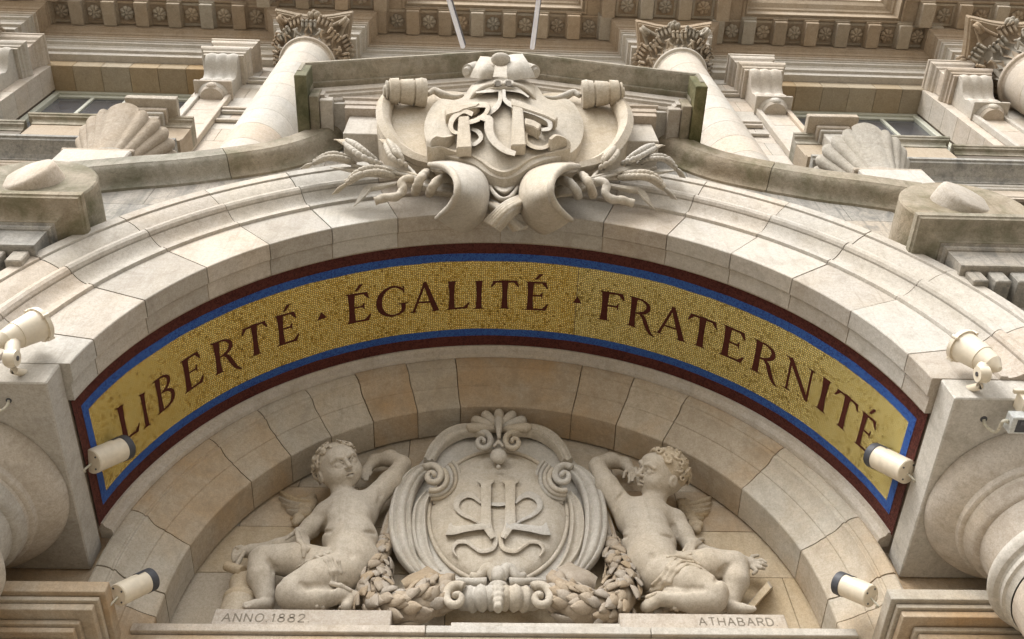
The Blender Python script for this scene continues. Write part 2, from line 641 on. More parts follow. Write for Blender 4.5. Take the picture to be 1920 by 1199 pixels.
# ---- implicit modelling: smooth unions meshed by surface nets
class Blob:
    def __init__(s, lo, hi, h):
        s.lo = np.array(lo, float)
        s.h = h
        s.n = np.ceil((np.array(hi, float) - s.lo) / h).astype(int) + 1
        s.f = np.full(tuple(s.n), 0.5, np.float32)

    def _blk(s, lo, hi):
        i0 = np.clip(np.floor((np.array(lo) - s.lo) / s.h).astype(int), 0, s.n)
        i1 = np.clip(np.ceil((np.array(hi) - s.lo) / s.h).astype(int) + 1, 0, s.n)
        if (i1 <= i0).any():
            return None, None
        sl = tuple(slice(a, b) for a, b in zip(i0, i1))
        ax = [s.lo[k] + s.h * np.arange(i0[k], i1[k]) for k in range(3)]
        X, Y, Z = np.meshgrid(*ax, indexing='ij')
        return sl, np.stack([X, Y, Z], -1)

    def _mix(s, sl, d, k, sub):
        a = s.f[sl]
        if sub:
            d = -d
            if k > 0:
                h = np.maximum(k - np.abs(a - d), 0) / k
                s.f[sl] = np.maximum(a, d) + h * h * k * 0.25
            else:
                s.f[sl] = np.maximum(a, d)
        else:
            if k > 0:
                h = np.maximum(k - np.abs(a - d), 0) / k
                s.f[sl] = np.minimum(a, d) - h * h * k * 0.25
            else:
                s.f[sl] = np.minimum(a, d)

    def cap(s, a, b, ra, rb=None, k=0.03, sub=False, flat=None):
        rb = ra if rb is None else rb
        a, b = np.array(a, float), np.array(b, float)
        m_ = max(ra, rb) + k + 3 * s.h
        sl, P = s._blk(np.minimum(a, b) - m_, np.maximum(a, b) + m_)
        if sl is None:
            return s
        ab = b - a
        t = np.clip(((P - a) @ ab) / max(1e-12, ab @ ab), 0, 1)
        D = P - (a + t[..., None] * ab)
        if flat:
            D = D * np.array([1, 1 / flat, 1])
        d = np.linalg.norm(D, axis=-1) - (ra + (rb - ra) * t)
        s._mix(sl, d.astype(np.float32), k, sub)
        return s

    def ell(s, c, r, k=0.03, ax=None, sub=False):
        """ellipsoid: centre, radii, optional 3 axis vectors"""
        c, r = np.array(c, float), np.array(r, float)
        m_ = r.max() + k + 3 * s.h
        sl, P = s._blk(c - m_, c + m_)
        if sl is None:
            return s
        D = P - c
        if ax is not None:
            D = D @ np.array([list(a) for a in ax]).T
        q = D / r
        l0 = np.linalg.norm(q, axis=-1)
        l1 = np.maximum(1e-6, np.linalg.norm(D / (r * r), axis=-1))
        d = l0 * (l0 - 1) / l1
        s._mix(sl, d.astype(np.float32), k, sub)
        return s

    def surf(s, o, d):
        """first point of the surface along a ray"""
        o, d = np.array(o, float), np.array(d, float)
        d /= np.linalg.norm(d)
        ts = np.arange(2.0, 12.0, 0.003)
        P = o + d * ts[:, None]
        I = np.round((P - s.lo) / s.h).astype(int)
        ok = ((I >= 0) & (I < s.n)).all(1)
        I = I[ok]
        ts = ts[ok]
        v = s.f[I[:, 0], I[:, 1], I[:, 2]]
        w = np.nonzero(v < 0)[0]
        if len(w) == 0:
            return None
        return Vector(o + d * ts[w[0]])

    def chain(s, pts, k=0.03, sub=False, flat=None):
        for p, q in zip(pts[:-1], pts[1:]):
            s.cap(p[:3], q[:3], p[3], q[3], k, sub, flat)
        return s

    def mesh(s):
        f = s.f
        neg = f < 0
        n0, n1, n2 = f.shape
        c = np.zeros((n0 - 1, n1 - 1, n2 - 1), int)
        for a in (0, 1):
            for b in (0, 1):
                for d in (0, 1):
                    c += neg[a:n0 - 1 + a, b:n1 - 1 + b, d:n2 - 1 + d]
        act = (c > 0) & (c < 8)
        I = np.argwhere(act)
        vid = np.full(act.shape, -1, int)
        vid[act] = np.arange(len(I))
        acc = np.zeros((len(I), 3))
        cnt = np.zeros(len(I))
        cor = [(a, b, d) for a in (0, 1) for b in (0, 1) for d in (0, 1)]
        for a in cor:
            for ax in range(3):
                if a[ax]:
                    continue
                b = list(a)
                b[ax] = 1
                fa = f[I[:, 0] + a[0], I[:, 1] + a[1], I[:, 2] + a[2]]
                fb = f[I[:, 0] + b[0], I[:, 1] + b[1], I[:, 2] + b[2]]
                x = (fa < 0) != (fb < 0)
                t = np.where(x, fa / np.where(x, fa - fb, 1), 0)
                p = np.tile(np.array(a, float), (len(I), 1))
                p[:, ax] += t
                acc += p * x[:, None]
                cnt += x
        V = (acc / cnt[:, None] + I) * s.h + s.lo
        Fs = []
        for ax in range(3):
            a = [slice(1, -1)] * 3
            b = [slice(1, -1)] * 3
            a[ax] = slice(0, -1)
            b[ax] = slice(1, None)
            x = neg[tuple(a)] != neg[tuple(b)]
            J = np.argwhere(x)
            off = [1, 1, 1]
            off[ax] = 0
            J = J + off
            u, v = [q for q in range(3) if q != ax]
            eu = np.zeros(3, int)
            eu[u] = 1
            ev = np.zeros(3, int)
            ev[v] = 1
            quad = [vid[tuple((J - eu - ev).T)], vid[tuple((J - ev).T)], vid[tuple(J.T)], vid[tuple((J - eu).T)]]
            Fs.append(np.stack(quad, 1))
        F = np.vstack(Fs)
        F = F[(F >= 0).all(1)]
        return V, F

    def obj(s, name, mat, parent=None):
        V, F = s.mesh()
        me = bpy.data.meshes.new(name)
        me.vertices.add(len(V))
        me.vertices.foreach_set('co', V.astype(np.float32).ravel())
        me.loops.add(len(F) * 4)
        me.loops.foreach_set('vertex_index', F.astype(np.int32).ravel())
        me.polygons.add(len(F))
        me.polygons.foreach_set('loop_start', np.arange(0, len(F) * 4, 4, dtype=np.int32))
        me.update(calc_edges=True)
        bm = bmesh.new()
        bm.from_mesh(me)
        bmesh.ops.recalc_face_normals(bm, faces=bm.faces)
        bm.to_mesh(me)
        bm.free()
        for p in me.polygons:
            p.use_smooth = True
        me.materials.append(mat)
        o = bpy.data.objects.new(name, me)
        return link(o, parent)


def ang(px, py, y=0.03):
    p = at(px, py, y)
    return math.degrees(math.atan2(p.z - ZC, p.x))


ZC = 6.05

# ================================================================== THE GROUND
gr = mesh('ground', [(-400, -400, 0), (400, -400, 0), (400, 400, 0), (-400, 400, 0)], [(0, 1, 2, 3)], PAVE)
structure(gr)

# ================================================================== ENTRANCE ARCH
arch = thing('entrance_arch', 'big round stone arch of pale wedge stones framing the gold mosaic band', 'arch', (0, 0.3, 6.05))
FY = 0.03
RA = 2.485
lefts = [(117, 690), (165, 635), (257, 560), (372, 496), (488, 448), (609, 416.5), (736, 394)]
rights = [(1143, 398), (1264, 428.6), (1387, 466), (1500, 517), (1609, 580), (1711, 664)]
jts = sorted([ang(*p) for p in lefts[1:]] + [ang(*p) for p in rights])
jts = [4.0] + jts + [176.0]
# widen: middle gap is hidden behind the cartouche
mid = [i for i in range(len(jts) - 1) if jts[i] < 90 < jts[i + 1]][0]
jts.insert(mid + 1, (jts[mid] + jts[mid + 1]) / 2)
flat = [(RA, FY), (RA + 0.375, FY), (RA + 0.375, FY + 0.22), (RA, FY + 0.22)]
flat = [(RA + 0.006, FY + 0.25), (RA + 0.006, FY + 0.135), (RA - 0.012, FY + 0.12), (RA - 0.012, FY + 0.005), (RA - 0.007, FY), (RA + 0.378, FY), (RA + 0.378, FY + 0.25)]
def fillet(cr_, cy_, r_, a0, a1, n=5):
    return [(cr_ + r_ * math.cos(R(a0 + (a1 - a0) * i / n)), cy_ + r_ * math.sin(R(a0 + (a1 - a0) * i / n))) for i in range(n + 1)]
r0 = RA + 0.38
ring = [(r0, FY + 0.24), (r0, FY + 0.0), (r0 + 0.008, FY - 0.022), (r0 + 0.05, FY - 0.022), (r0 + 0.052, FY - 0.012)]
ring += [(r0 + 0.052 + 0.11 * f, FY - 0.012 - 0.055 * f ** 2.2) for f in (0.15, 0.35, 0.55, 0.75, 0.9, 1.0)]     # cavetto
ring += [(r0 + 0.166, FY - 0.05)]
ring += fillet(r0 + 0.215, FY - 0.062, 0.045, 170, 370, 7)                       # roll
ring += [(r0 + 0.265, FY - 0.045), (r0 + 0.272, FY - 0.075)]
ring += [(r0 + 0.272 + 0.14 * f, FY - 0.075 - 0.035 * math.sin(f * PI / 2)) for f in (0.2, 0.5, 0.8, 1.0)]
ring += [(r0 + 0.416, FY - 0.092), (r0 + 0.424, FY - 0.122), (r0 + 0.50, FY - 0.125), (r0 + 0.505, FY - 0.11), (r0 + 0.505, FY + 0.24)]
for i in range(len(jts) - 1):
    a, b = jts[i], jts[i + 1]
    g = 0.085
    zf = 6.302 if i in (0, len(jts) - 2) else None
    dy = random.uniform(-0.003, 0.003)
    arc_piece('voussoir', flat, a + g, b - g, STONE, arch, zflat=zf, dy=dy, nseg=7, jag=0.004)
    g2 = 0.06
    arc_piece('moulded_voussoir', ring, a + g2 + 0.15, b - g2 + 0.15, STONE, arch, zflat=zf, dy=dy, nseg=7, jag=0.004)
core = [(RA + 0.012, FY + 0.26), (RA + 0.012, FY + 0.014), (RA + 0.36, FY + 0.014), (r0 + 0.06, FY + 0.0), (r0 + 0.15, FY - 0.03), (r0 + 0.27, FY - 0.045), (r0 + 0.48, FY - 0.095), (r0 + 0.49, FY + 0.26)]
arc_piece('mortar_bed', core, 7, 173, MORTARL, arch, zflat=None, nseg=60)

# ------------------------------------------------------------------ mosaic
mos = thing('mosaic_frieze', 'curved gold mosaic band with blue and dark red borders reading LIBERTÉ ÉGALITÉ FRATERNITÉ', 'mosaic', (0, 0.78, 6.05))
RM = 2.525
MY0, MY1 = 0.28, 1.25
MT0, MT1 = 6.2, 173.8


def mos_strip(name, t0, t1, y0, y1, mat, off, ns=90, ny=2, wav=0.0, part=mos):
    V, F, U = [], [], []
    for i in range(ns + 1):
        t = R(t0 + (t1 - t0) * i / ns)
        w0 = wav * noise.noise((t * 14, y0 * 7, 0)) if wav else 0
        w1 = wav * noise.noise((t * 14, y1 * 7, 5)) if wav else 0
        for j in range(ny + 1):
            y = (y0 + w0) + ((y1 + w1) - (y0 + w0)) * j / ny
            r = RM - off + 0.006 * noise.noise((t * 4, y * 2, 3))
            V.append((r * math.cos(t), y, 6.05 + r * math.sin(t)))
            U.append((t * RM, y))
    for i in range(ns):
        for j in range(ny):
            a = i * (ny + 1) + j
            F.append((a, a + 1, a + ny + 2, a + ny + 1))
    return mesh(name, V, F, mat, part, smooth=True, uv=U)


def dg(s):
    return math.degrees(s / RM)


RW, BW = 0.112, 0.062
mos_strip('backing_bed', MT0 - 0.3, MT1 + 0.3, MY0 - 0.03, MY1 + 0.02, MORTAR, -0.012, ny=3)
mos_strip('red_border', MT0, MT1, MY0, MY0 + RW + 0.01, REDM, 0.000, wav=0.006)
mos_strip('red_border', MT0, MT1, MY1 - RW * 0.95, MY1, REDM, 0.000, wav=0.006)
mos_strip('red_border', MT0, MT0 + dg(RW * 0.75), MY0 + RW, MY1 - RW * 0.9, REDM, 0.0005, ns=4, ny=12)
mos_strip('red_border', MT1 - dg(RW * 0.75), MT1, MY0 + RW, MY1 - RW * 0.9, REDM, 0.0005, ns=4, ny=12)
i0, i1 = MT0 + dg(RW * 0.75), MT1 - dg(RW * 0.75)
mos_strip('blue_border', i0, i1, MY0 + RW, MY0 + RW + BW + 0.005, BLUEM, 0.0022, wav=0.004)
mos_strip('blue_border', i0, i1, MY1 - RW * 0.95 - BW, MY1 - RW * 0.93, BLUEM, 0.0022, wav=0.004)
mos_strip('blue_border', i0, i0 + dg(BW), MY0 + RW + BW, MY1 - RW - BW * 0.9, BLUEM, 0.0027, ns=4, ny=12)
mos_strip('blue_border', i1 - dg(BW), i1, MY0 + RW + BW, MY1 - RW - BW * 0.9, BLUEM, 0.0027, ns=4, ny=12)
g0, g1 = i0 + dg(BW), i1 - dg(BW)
gy0, gy1 = MY0 + RW + BW - 0.004, MY1 - RW * 0.95 - BW + 0.004
tj = ang(1085, 560, 0.7)                                   # seam where the gold turns paler
p_ = at(1083, 560, 0.78)
tj = math.degrees(math.atan2(p_.z - 6.05, p_.x))
mos_strip('gold_field', g0, tj - 0.06, gy0, gy1, GOLD2, 0.0012, ns=50, ny=6)
mos_strip('gold_field', tj + 0.06, g1, gy0, gy1, GOLD, 0.0012, ns=60, ny=6)

# letters: strokes laid on the curved soffit, tops towards the street
HL = 0.262


def bar(x0, y0, x1, y1, w0, w1=None):
    w1 = w0 if w1 is None else w1
    d = Vector((x1 - x0, y1 - y0)).normalized()
    n = Vector((-d.y, d.x))
    a, b = Vector((x0, y0)), Vector((x1, y1))
    return [a + n * w0 / 2, b + n * w1 / 2, b - n * w1 / 2, a - n * w0 / 2]


def curve_stroke(pts, n=18):
    P = catmull([(p[0], p[1], 0, p[2]) for p in pts], n)
    Lf, Rt = [], []
    for i in range(n):
        t = P[min(i + 1, n - 1), :2] - P[max(i - 1, 0), :2]
        t /= np.linalg.norm(t) + 1e-9
        nr = np.array([-t[1], t[0]])
        Lf.append(P[i, :2] + nr * P[i, 3] / 2)
        Rt.append(P[i, :2] - nr * P[i, 3] / 2)
    return [[Vector(Lf[i]), Vector(Lf[i + 1]), Vector(Rt[i + 1]), Vector(Rt[i])] for i in range(n - 1)]


def serif(x, y, w, up, h=0.045):
    """flared foot centred on x, standing on y; up=1 for feet, -1 for heads"""
    return [[Vector((x - w / 2, y)), Vector((x + w / 2, y)), Vector((x + w * 0.26, y + up * h)), Vector((x - w * 0.26, y + up * h))]]


SW = 0.165
def stem(x, y0=0.0, y1=1.0, w=SW):
    m_ = (y0 + y1) / 2
    return curve_stroke([(x, y0, w * 1.15), (x, m_, w * 0.88), (x, y1, w * 1.2)], 7)


def glyph(c):
    S = []
    if c == 'I':
        S += stem(0.18) + serif(0.18, 0, 0.38, 1) + serif(0.18, 1, 0.34, -1); w = 0.36
    elif c == 'L':
        S += stem(0.18) + serif(0.18, 1, 0.34, -1) + serif(0.13, 0, 0.24, 1)
        S += [bar(0.15, 0.03, 0.62, 0.04, 0.06, 0.07), [Vector((0.62, 0.0)), Vector((0.70, 0.22)), Vector((0.66, 0.22)), Vector((0.50, 0.05))]]; w = 0.70
    elif c in 'EFÉ':
        S += stem(0.18) + serif(0.14, 1, 0.26, -1)
        S += [bar(0.15, 0.965, 0.60, 0.965, 0.07, 0.06), [Vector((0.60, 0.995)), Vector((0.66, 0.77)), Vector((0.62, 0.77)), Vector((0.48, 0.95))]]
        S += [bar(0.2, 0.52, 0.48, 0.52, 0.055), [Vector((0.45, 0.52)), Vector((0.52, 0.40)), Vector((0.52, 0.64)), Vector((0.49, 0.64))]]
        if c == 'F':
            S += serif(0.18, 0, 0.36, 1); w = 0.64
        else:
            S += serif(0.13, 0, 0.24, 1)
            S += [bar(0.15, 0.03, 0.62, 0.04, 0.06, 0.07), [Vector((0.62, 0.0)), Vector((0.70, 0.24)), Vector((0.66, 0.24)), Vector((0.50, 0.05))]]; w = 0.70
        if c == 'É':
            S += [[Vector((0.28, 1.07)), Vector((0.35, 1.06)), Vector((0.52, 1.27)), Vector((0.40, 1.27))]]
    elif c == 'B':
        S += stem(0.18) + serif(0.12, 1, 0.24, -1) + serif(0.12, 0, 0.24, 1)
        S += curve_stroke([(0.15, 0.97, 0.05), (0.38, 0.97, 0.06), (0.55, 0.88, 0.10), (0.57, 0.74, 0.125), (0.48, 0.6, 0.09), (0.3, 0.53, 0.05), (0.2, 0.53, 0.05)])
        S += curve_stroke([(0.3, 0.53, 0.05), (0.50, 0.50, 0.08), (0.64, 0.38, 0.12), (0.64, 0.2, 0.135), (0.5, 0.06, 0.09), (0.3, 0.03, 0.055), (0.15, 0.03, 0.05)]); w = 0.74
    elif c == 'R':
        S += stem(0.18) + serif(0.12, 1, 0.24, -1) + serif(0.18, 0, 0.34, 1)
        S += curve_stroke([(0.15, 0.97, 0.05), (0.40, 0.97, 0.065), (0.58, 0.87, 0.11), (0.60, 0.72, 0.13), (0.50, 0.58, 0.10), (0.3, 0.50, 0.055), (0.2, 0.50, 0.05)])
        S += curve_stroke([(0.38, 0.52, 0.07), (0.50, 0.40, 0.12), (0.60, 0.18, 0.13), (0.70, 0.0, 0.10), (0.80, -0.09, 0.055), (0.88, -0.11, 0.02)]); w = 0.78
    elif c == 'T':
        S += stem(0.40) + serif(0.40, 0, 0.34, 1)
        S += [bar(0.05, 0.955, 0.75, 0.955, 0.065), [Vector((0.0, 0.77)), Vector((0.04, 0.77)), Vector((0.18, 0.95)), Vector((0.07, 0.99))], [Vector((0.80, 0.77)), Vector((0.76, 0.77)), Vector((0.62, 0.95)), Vector((0.73, 0.99))]]; w = 0.80
    elif c == 'A':
        S += [bar(0.40, 1.02, 0.10, 0.0, 0.06, 0.065), bar(0.38, 1.02, 0.68, 0.0, 0.10, 0.15), bar(0.2, 0.33, 0.58, 0.33, 0.055)]
        S += serif(0.10, 0, 0.26, 1, 0.035) + serif(0.68, 0, 0.32, 1, 0.035); w = 0.84
    elif c == 'G':
        S += curve_stroke([(0.72, 0.80, 0.02), (0.66, 0.90, 0.07), (0.50, 0.99, 0.065), (0.30, 0.95, 0.09), (0.13, 0.76, 0.14), (0.08, 0.5, 0.16), (0.13, 0.24, 0.14), (0.30, 0.05, 0.09), (0.50, 0.01, 0.065), (0.66, 0.08, 0.08), (0.72, 0.2, 0.11), (0.72, 0.36, 0.12)], 36)
        S += serif(0.72, 0.40, 0.34, -1, 0.05) + [[Vector((0.70, 0.98)), Vector((0.745, 0.98)), Vector((0.75, 0.74)), Vector((0.71, 0.74))]]; w = 0.88
    elif c == 'N':
        S += [bar(0.16, 0.02, 0.16, 0.98, 0.065), bar(0.76, 0.0, 0.76, 0.98, 0.065), bar(0.12, 1.0, 0.76, 0.02, 0.13, 0.12)]
        S += serif(0.16, 0, 0.28, 1, 0.035) + serif(0.76, 1, 0.28, -1, 0.035) + serif(0.08, 1, 0.2, -1, 0.035); w = 0.92
    elif c == '^':
        S += [[Vector((0.0, 0.42)), Vector((0.26, 0.42)), Vector((0.13, 0.66)), Vector((0.129, 0.66))]]; w = 0.26
    return S, w


def put_glyph(c, px, py, px2, py2, hh=HL, ysc=1.0):
    """px,py: foot of the letter at its left, px2,py2: foot at its right, as seen on the soffit"""
    def soff(qx, qy):
        d = CR * ((qx - 960) / FPX) - CU * ((qy - 599.5) / FPX) + CF
        # ray against the soffit cylinder
        ox, oz = CP.x, CP.z - 6.05
        A = d.x ** 2 + d.z ** 2
        B = 2 * (ox * d.x + oz * d.z)
        Cc = ox * ox + oz * oz - RM * RM
        t = (-B + math.sqrt(B * B - 4 * A * Cc)) / (2 * A)
        p = CP + d * t
        return math.atan2(p.z - 6.05, p.x) * RM, p.y
    s0, y0 = soff(px, py)
    s1, y1 = soff(px2, py2)
    S, w = glyph(c)
    V, F, U = [], [], []
    sc = (s0 - s1) / w
    r_ = RM - 0.0036
    for k, q in enumerate(S):
        if len(q) != 4:
            continue
        # split long bars so that they follow the curve
        dx = max(p.x for p in q) - min(p.x for p in q)
        ns = max(1, int(dx / 0.12))
        nu = [q[0].lerp(q[1], i / ns) for i in range(ns + 1)]
        nl = [q[3].lerp(q[2], i / ns) for i in range(ns + 1)]
        b = len(V)
        for p in nu + nl:
            f = p.x / w
            th = (s0 - p.x * sc) / RM
            yy = (y0 + (y1 - y0) * f) - p.y * hh
            rr = r_ - 0.00012 * (k % 9)
            rr -= 0.006 * noise.noise((th * 4, yy * 2, 3)) * -1
            V.append((rr * math.cos(th), yy, 6.05 + rr * math.sin(th)))
            U.append((th * RM, yy))
        for i in range(ns):
            F.append((b + i, b + i + 1, b + ns + 2 + i, b + ns + 1 + i))
    return mesh('letter' if c != '^' else 'triangle_stop', V, F, LETTER, mos, uv=U)


WORDS = [('L', 227, 832, 264, 806), ('I', 269, 804, 284, 795), ('B', 295, 779, 331, 752), ('E', 345, 740, 384, 714), ('R', 401, 705, 448, 686),
         ('T', 457, 676, 506, 656), ('É', 518, 651, 562, 638),
         ('É', 648, 609, 697, 600), ('G', 706, 598, 768, 587), ('A', 768, 587, 830, 582), ('L', 835, 582, 881, 578), ('I', 886, 580, 909, 579),
         ('T', 919, 579, 972, 579), ('É', 981, 581, 1028, 583),
         ('F', 1118, 598, 1166, 606), ('R', 1173, 608, 1222, 624), ('A', 1227, 622, 1290, 644), ('T', 1284, 640, 1339, 661), ('E', 1346, 662, 1394, 684),
         ('R', 1404, 690, 1453, 717), ('N', 1464, 723, 1521, 759), ('I', 1527, 761, 1549, 778), ('T', 1555, 784, 1598, 820), ('É', 1601, 828, 1632, 855)]
for c, a, b, c2, d in WORDS:
    put_glyph(c, a, b, c2, d, hh=0.262)
put_glyph('^', 596, 625, 614, 618, hh=0.262)
put_glyph('^', 1072, 590, 1089, 592, hh=0.262)

# ================================================================== INNER ARCH
inner = thing('inner_arch', 'recessed moulded arch of tan and brownish wedge stones below the mosaic', 'arch', (0, 1.5, 6.05))
lip = [(2.54, 1.24), (2.54, 1.36), (2.455, 1.36), (2.455, 1.305), (2.462, 1.285), (2.48, 1.275), (2.50, 1.265), (2.51, 1.24)]
splay = [(2.455, 1.80), (2.455, 1.318), (2.44, 1.312), (2.40, 1.318), (2.365, 1.335), (2.362, 1.345), (2.352, 1.35), (2.345, 1.345), (2.335, 1.352), (2.325, 1.375),
         (2.30, 1.41), (2.27, 1.43), (2.235, 1.445), (2.232, 1.455), (2.20, 1.47), (2.16, 1.50), (2.11, 1.525), (2.075, 1.54), (2.07, 1.548), (2.075, 1.80)]
jl = [(351, 1022), (476, 906), (545.6, 855), (620, 817), (700, 791), (781, 768), (863, 763.7)]
jr = [(1076, 764), (1156, 795), (1240, 829.5), (1390, 917), (1498, 1033)]


def angi(px, py):
    p = at(px, py, 1.54)
    return math.degrees(math.atan2(p.z - 6.05, p.x))


ja = sorted(angi(*p) for p in jl + jr)
ja = [0.0] + ja + [180.0]
arc_piece('stone_lip', lip, 6.6, 173.4, STONE, inner, nseg=60)
for i in range(len(ja) - 1):
    a, b = ja[i], ja[i + 1]
    dy = random.uniform(-0.005, 0.005)
    arc_piece('voussoir', splay, a + 0.10, b - 0.10, STONE_WARM, inner, nseg=8, dy=dy * 0.6, jag=0.006)
arc_piece('mortar_bed', [(2.45, 1.7), (2.452, 1.345), (2.36, 1.40), (2.30, 1.46), (2.24, 1.485), (2.088, 1.57), (2.088, 1.79)], 0, 180, MORTARL, inner, nseg=50)
# straight jambs below the springing
for s in (-1, 1):
    zz = [6.046, 5.86, 5.55]
    for k in range(2):
        V, F = [], []
        n = len(splay)
        for z in (zz[k] - 0.003, zz[k + 1] + 0.003):
            for r, y in splay:
                V.append((s * r, y, z))
        for q in range(n):
            F.append((q, (q + 1) % n, n + (q + 1) % n, n + q))
        F += [tuple(range(n)), tuple(range(n, 2 * n))]
        mesh('jamb_stone', V, F, STONE_WARM, inner, smooth=True, angle=22)

# tympanum wall
tymp = thing('tympanum_wall', 'flat tan stone wall filling the inner arch behind the reclining cherubs', 'wall', (0, 1.85, 5.8))
rows = [(5.55, 6.02), (6.02, 6.52), (6.52, 6.98), (6.98, 7.42), (7.42, 8.3)]
random.seed(4)
for k, (z0, z1) in enumerate(rows):
    xs = [-2.3]
    step = 2.3 if k < 3 else 0.8
    off = 0.35 * (k % 2)
    x = -2.3 + step - off
    while x < 2.2:
        xs.append(x)
        x += step
    xs.append(2.3)
    for a, b in zip(xs[:-1], xs[1:]):
        box('wall_stone', a + 0.002, b - 0.002, 1.82 + random.uniform(-0.001, 0.002), 1.98, z0 + 0.002, z1 - 0.002, STONE_WARM if k > 2 else FIGURE, tymp, bev=0.003)
box('backing', -2.35, 2.35, 1.99, 2.1, 5.4, 8.4, MORTAR, tymp, bev=0)

# ledge under the relief, with lintel below
ledge = thing('relief_ledge', 'long pale ledge under the relief, cut ANNO.1882. at left and ATHABARD. at right', 'ledge', (0, 1.5, 5.7))
box('ledge_slab', -2.16, -0.45, 1.465, 1.9, 5.685, 5.742, STONE, ledge, bev=0.004)
box('ledge_slab', -0.444, 0.885, 1.465, 1.9, 5.685, 5.742, STONE, ledge, bev=0.004)
box('ledge_slab', 0.891, 2.13, 1.465, 1.9, 5.685, 5.742, STONE, ledge, bev=0.004)
bl = box('inscription_block', -1.72, -0.66, 1.5, 1.84, 5.743, 5.893, STONE, ledge, bev=0.006)
br = box('inscription_block', 0.72, 1.74, 1.5, 1.84, 5.743, 5.885, STONE, ledge, bev=0.006)
box('plinth_block', -0.3, 0.72, 1.5, 1.84, 5.743, 5.80, STONE, ledge, bev=0.004)
# cut letters: thin dark strokes on the face, groove shade given as colour
CUT = plain('cut_letter_shadow', (0.20, 0.17, 0.13), rough=0.95, var=0.1)


def strokes_of(c):
    D = {'A': [[(0, 0), (0.35, 1), (0.7, 0)], [(0.13, 0.38), (0.57, 0.38)]],
         'N': [[(0, 0), (0, 1), (0.6, 0), (0.6, 1)]],
         'O': [[(0.35 + 0.35 * math.cos(a * PI / 8), 0.5 + 0.5 * math.sin(a * PI / 8)) for a in range(17)]],
         '.': [[(0.0, 0.0), (0.06, 0.05)]],
         '1': [[(0.0, 0.8), (0.15, 1), (0.15, 0)]],
         '8': [[(0.28 + 0.20 * math.cos(a * PI / 8), 0.76 + 0.24 * math.sin(a * PI / 8)) for a in range(17)], [(0.28 + 0.28 * math.cos(a * PI / 8), 0.27 + 0.27 * math.sin(a * PI / 8)) for a in range(17)]],
         '2': [[(0, 0.75), (0.1, 0.95), (0.3, 1), (0.5, 0.85), (0.48, 0.6), (0, 0), (0.55, 0)]],
         'T': [[(0, 1), (0.6, 1)], [(0.3, 1), (0.3, 0)]],
         'H': [[(0, 0), (0, 1)], [(0.6, 0), (0.6, 1)], [(0, 0.5), (0.6, 0.5)]],
         'B': [[(0, 0), (0, 1), (0.35, 1), (0.5, 0.88), (0.5, 0.65), (0.35, 0.52), (0, 0.52)], [(0.35, 0.52), (0.58, 0.4), (0.58, 0.12), (0.4, 0), (0, 0)]],
         'R': [[(0, 0), (0, 1), (0.38, 1), (0.55, 0.88), (0.55, 0.62), (0.38, 0.5), (0, 0.5)], [(0.3, 0.5), (0.6, 0)]],
         'D': [[(0, 0), (0, 1), (0.3, 1), (0.58, 0.8), (0.62, 0.5), (0.58, 0.2), (0.3, 0), (0, 0)]]}
    return D[c]


def inscribe(text, x0, x1, z0, h, y, parent):
    adv = {'.': 0.45, '1': 0.55, 'N': 0.95, 'A': 1.0, 'O': 1.0}
    tot = sum(adv.get(c, 0.9) for c in text)
    sc = (x1 - x0) / tot
    x = x0
    for c in text:
        V, F = [], []
        for st in strokes_of(c):
            for (a, b), (c2, d) in zip(st[:-1], st[1:]):
                q = bar(x + a * sc, z0 + b * h, x + c2 * sc, z0 + d * h, 0.0085)
                o = len(V)
                V += [(p.x, y - 0.0012, p.y) for p in q] + [(p.x, y + 0.004, p.y) for p in q]
                F += [(o, o + 1, o + 2, o + 3), (o, o + 4, o + 5, o + 1), (o + 1, o + 5, o + 6, o + 2), (o + 2, o + 6, o + 7, o + 3), (o + 3, o + 7, o + 4, o)]
        mesh('cut_letter', V, F, CUT, parent)
        x += adv.get(c, 0.9) * sc


inscribe('ANNO.1882.', -1.66, -1.12, 5.79, 0.062, 1.5, bl)
inscribe('ATHABARD.', 1.20, 1.70, 5.79, 0.06, 1.5, br)

# wall and door head below the ledge, down to the ground
low = thing('door_wall', 'shadowed stone wall with a tall dark doorway under the relief ledge', 'wall', (0, 1.8, 0))
box('lintel', -2.2, 2.2, 1.49, 1.95, 5.36, 5.68, STONE_WARM, low)
box('jamb', -2.3, -1.2, 1.6, 2.1, 0.01, 5.355, STONE_WARM, low)
box('jamb', 1.2, 2.3, 1.6, 2.1, 0.01, 5.355, STONE_WARM, low)
box('door_panel', -1.195, 1.195, 1.85, 1.95, 0.01, 5.355, DARKST, low)

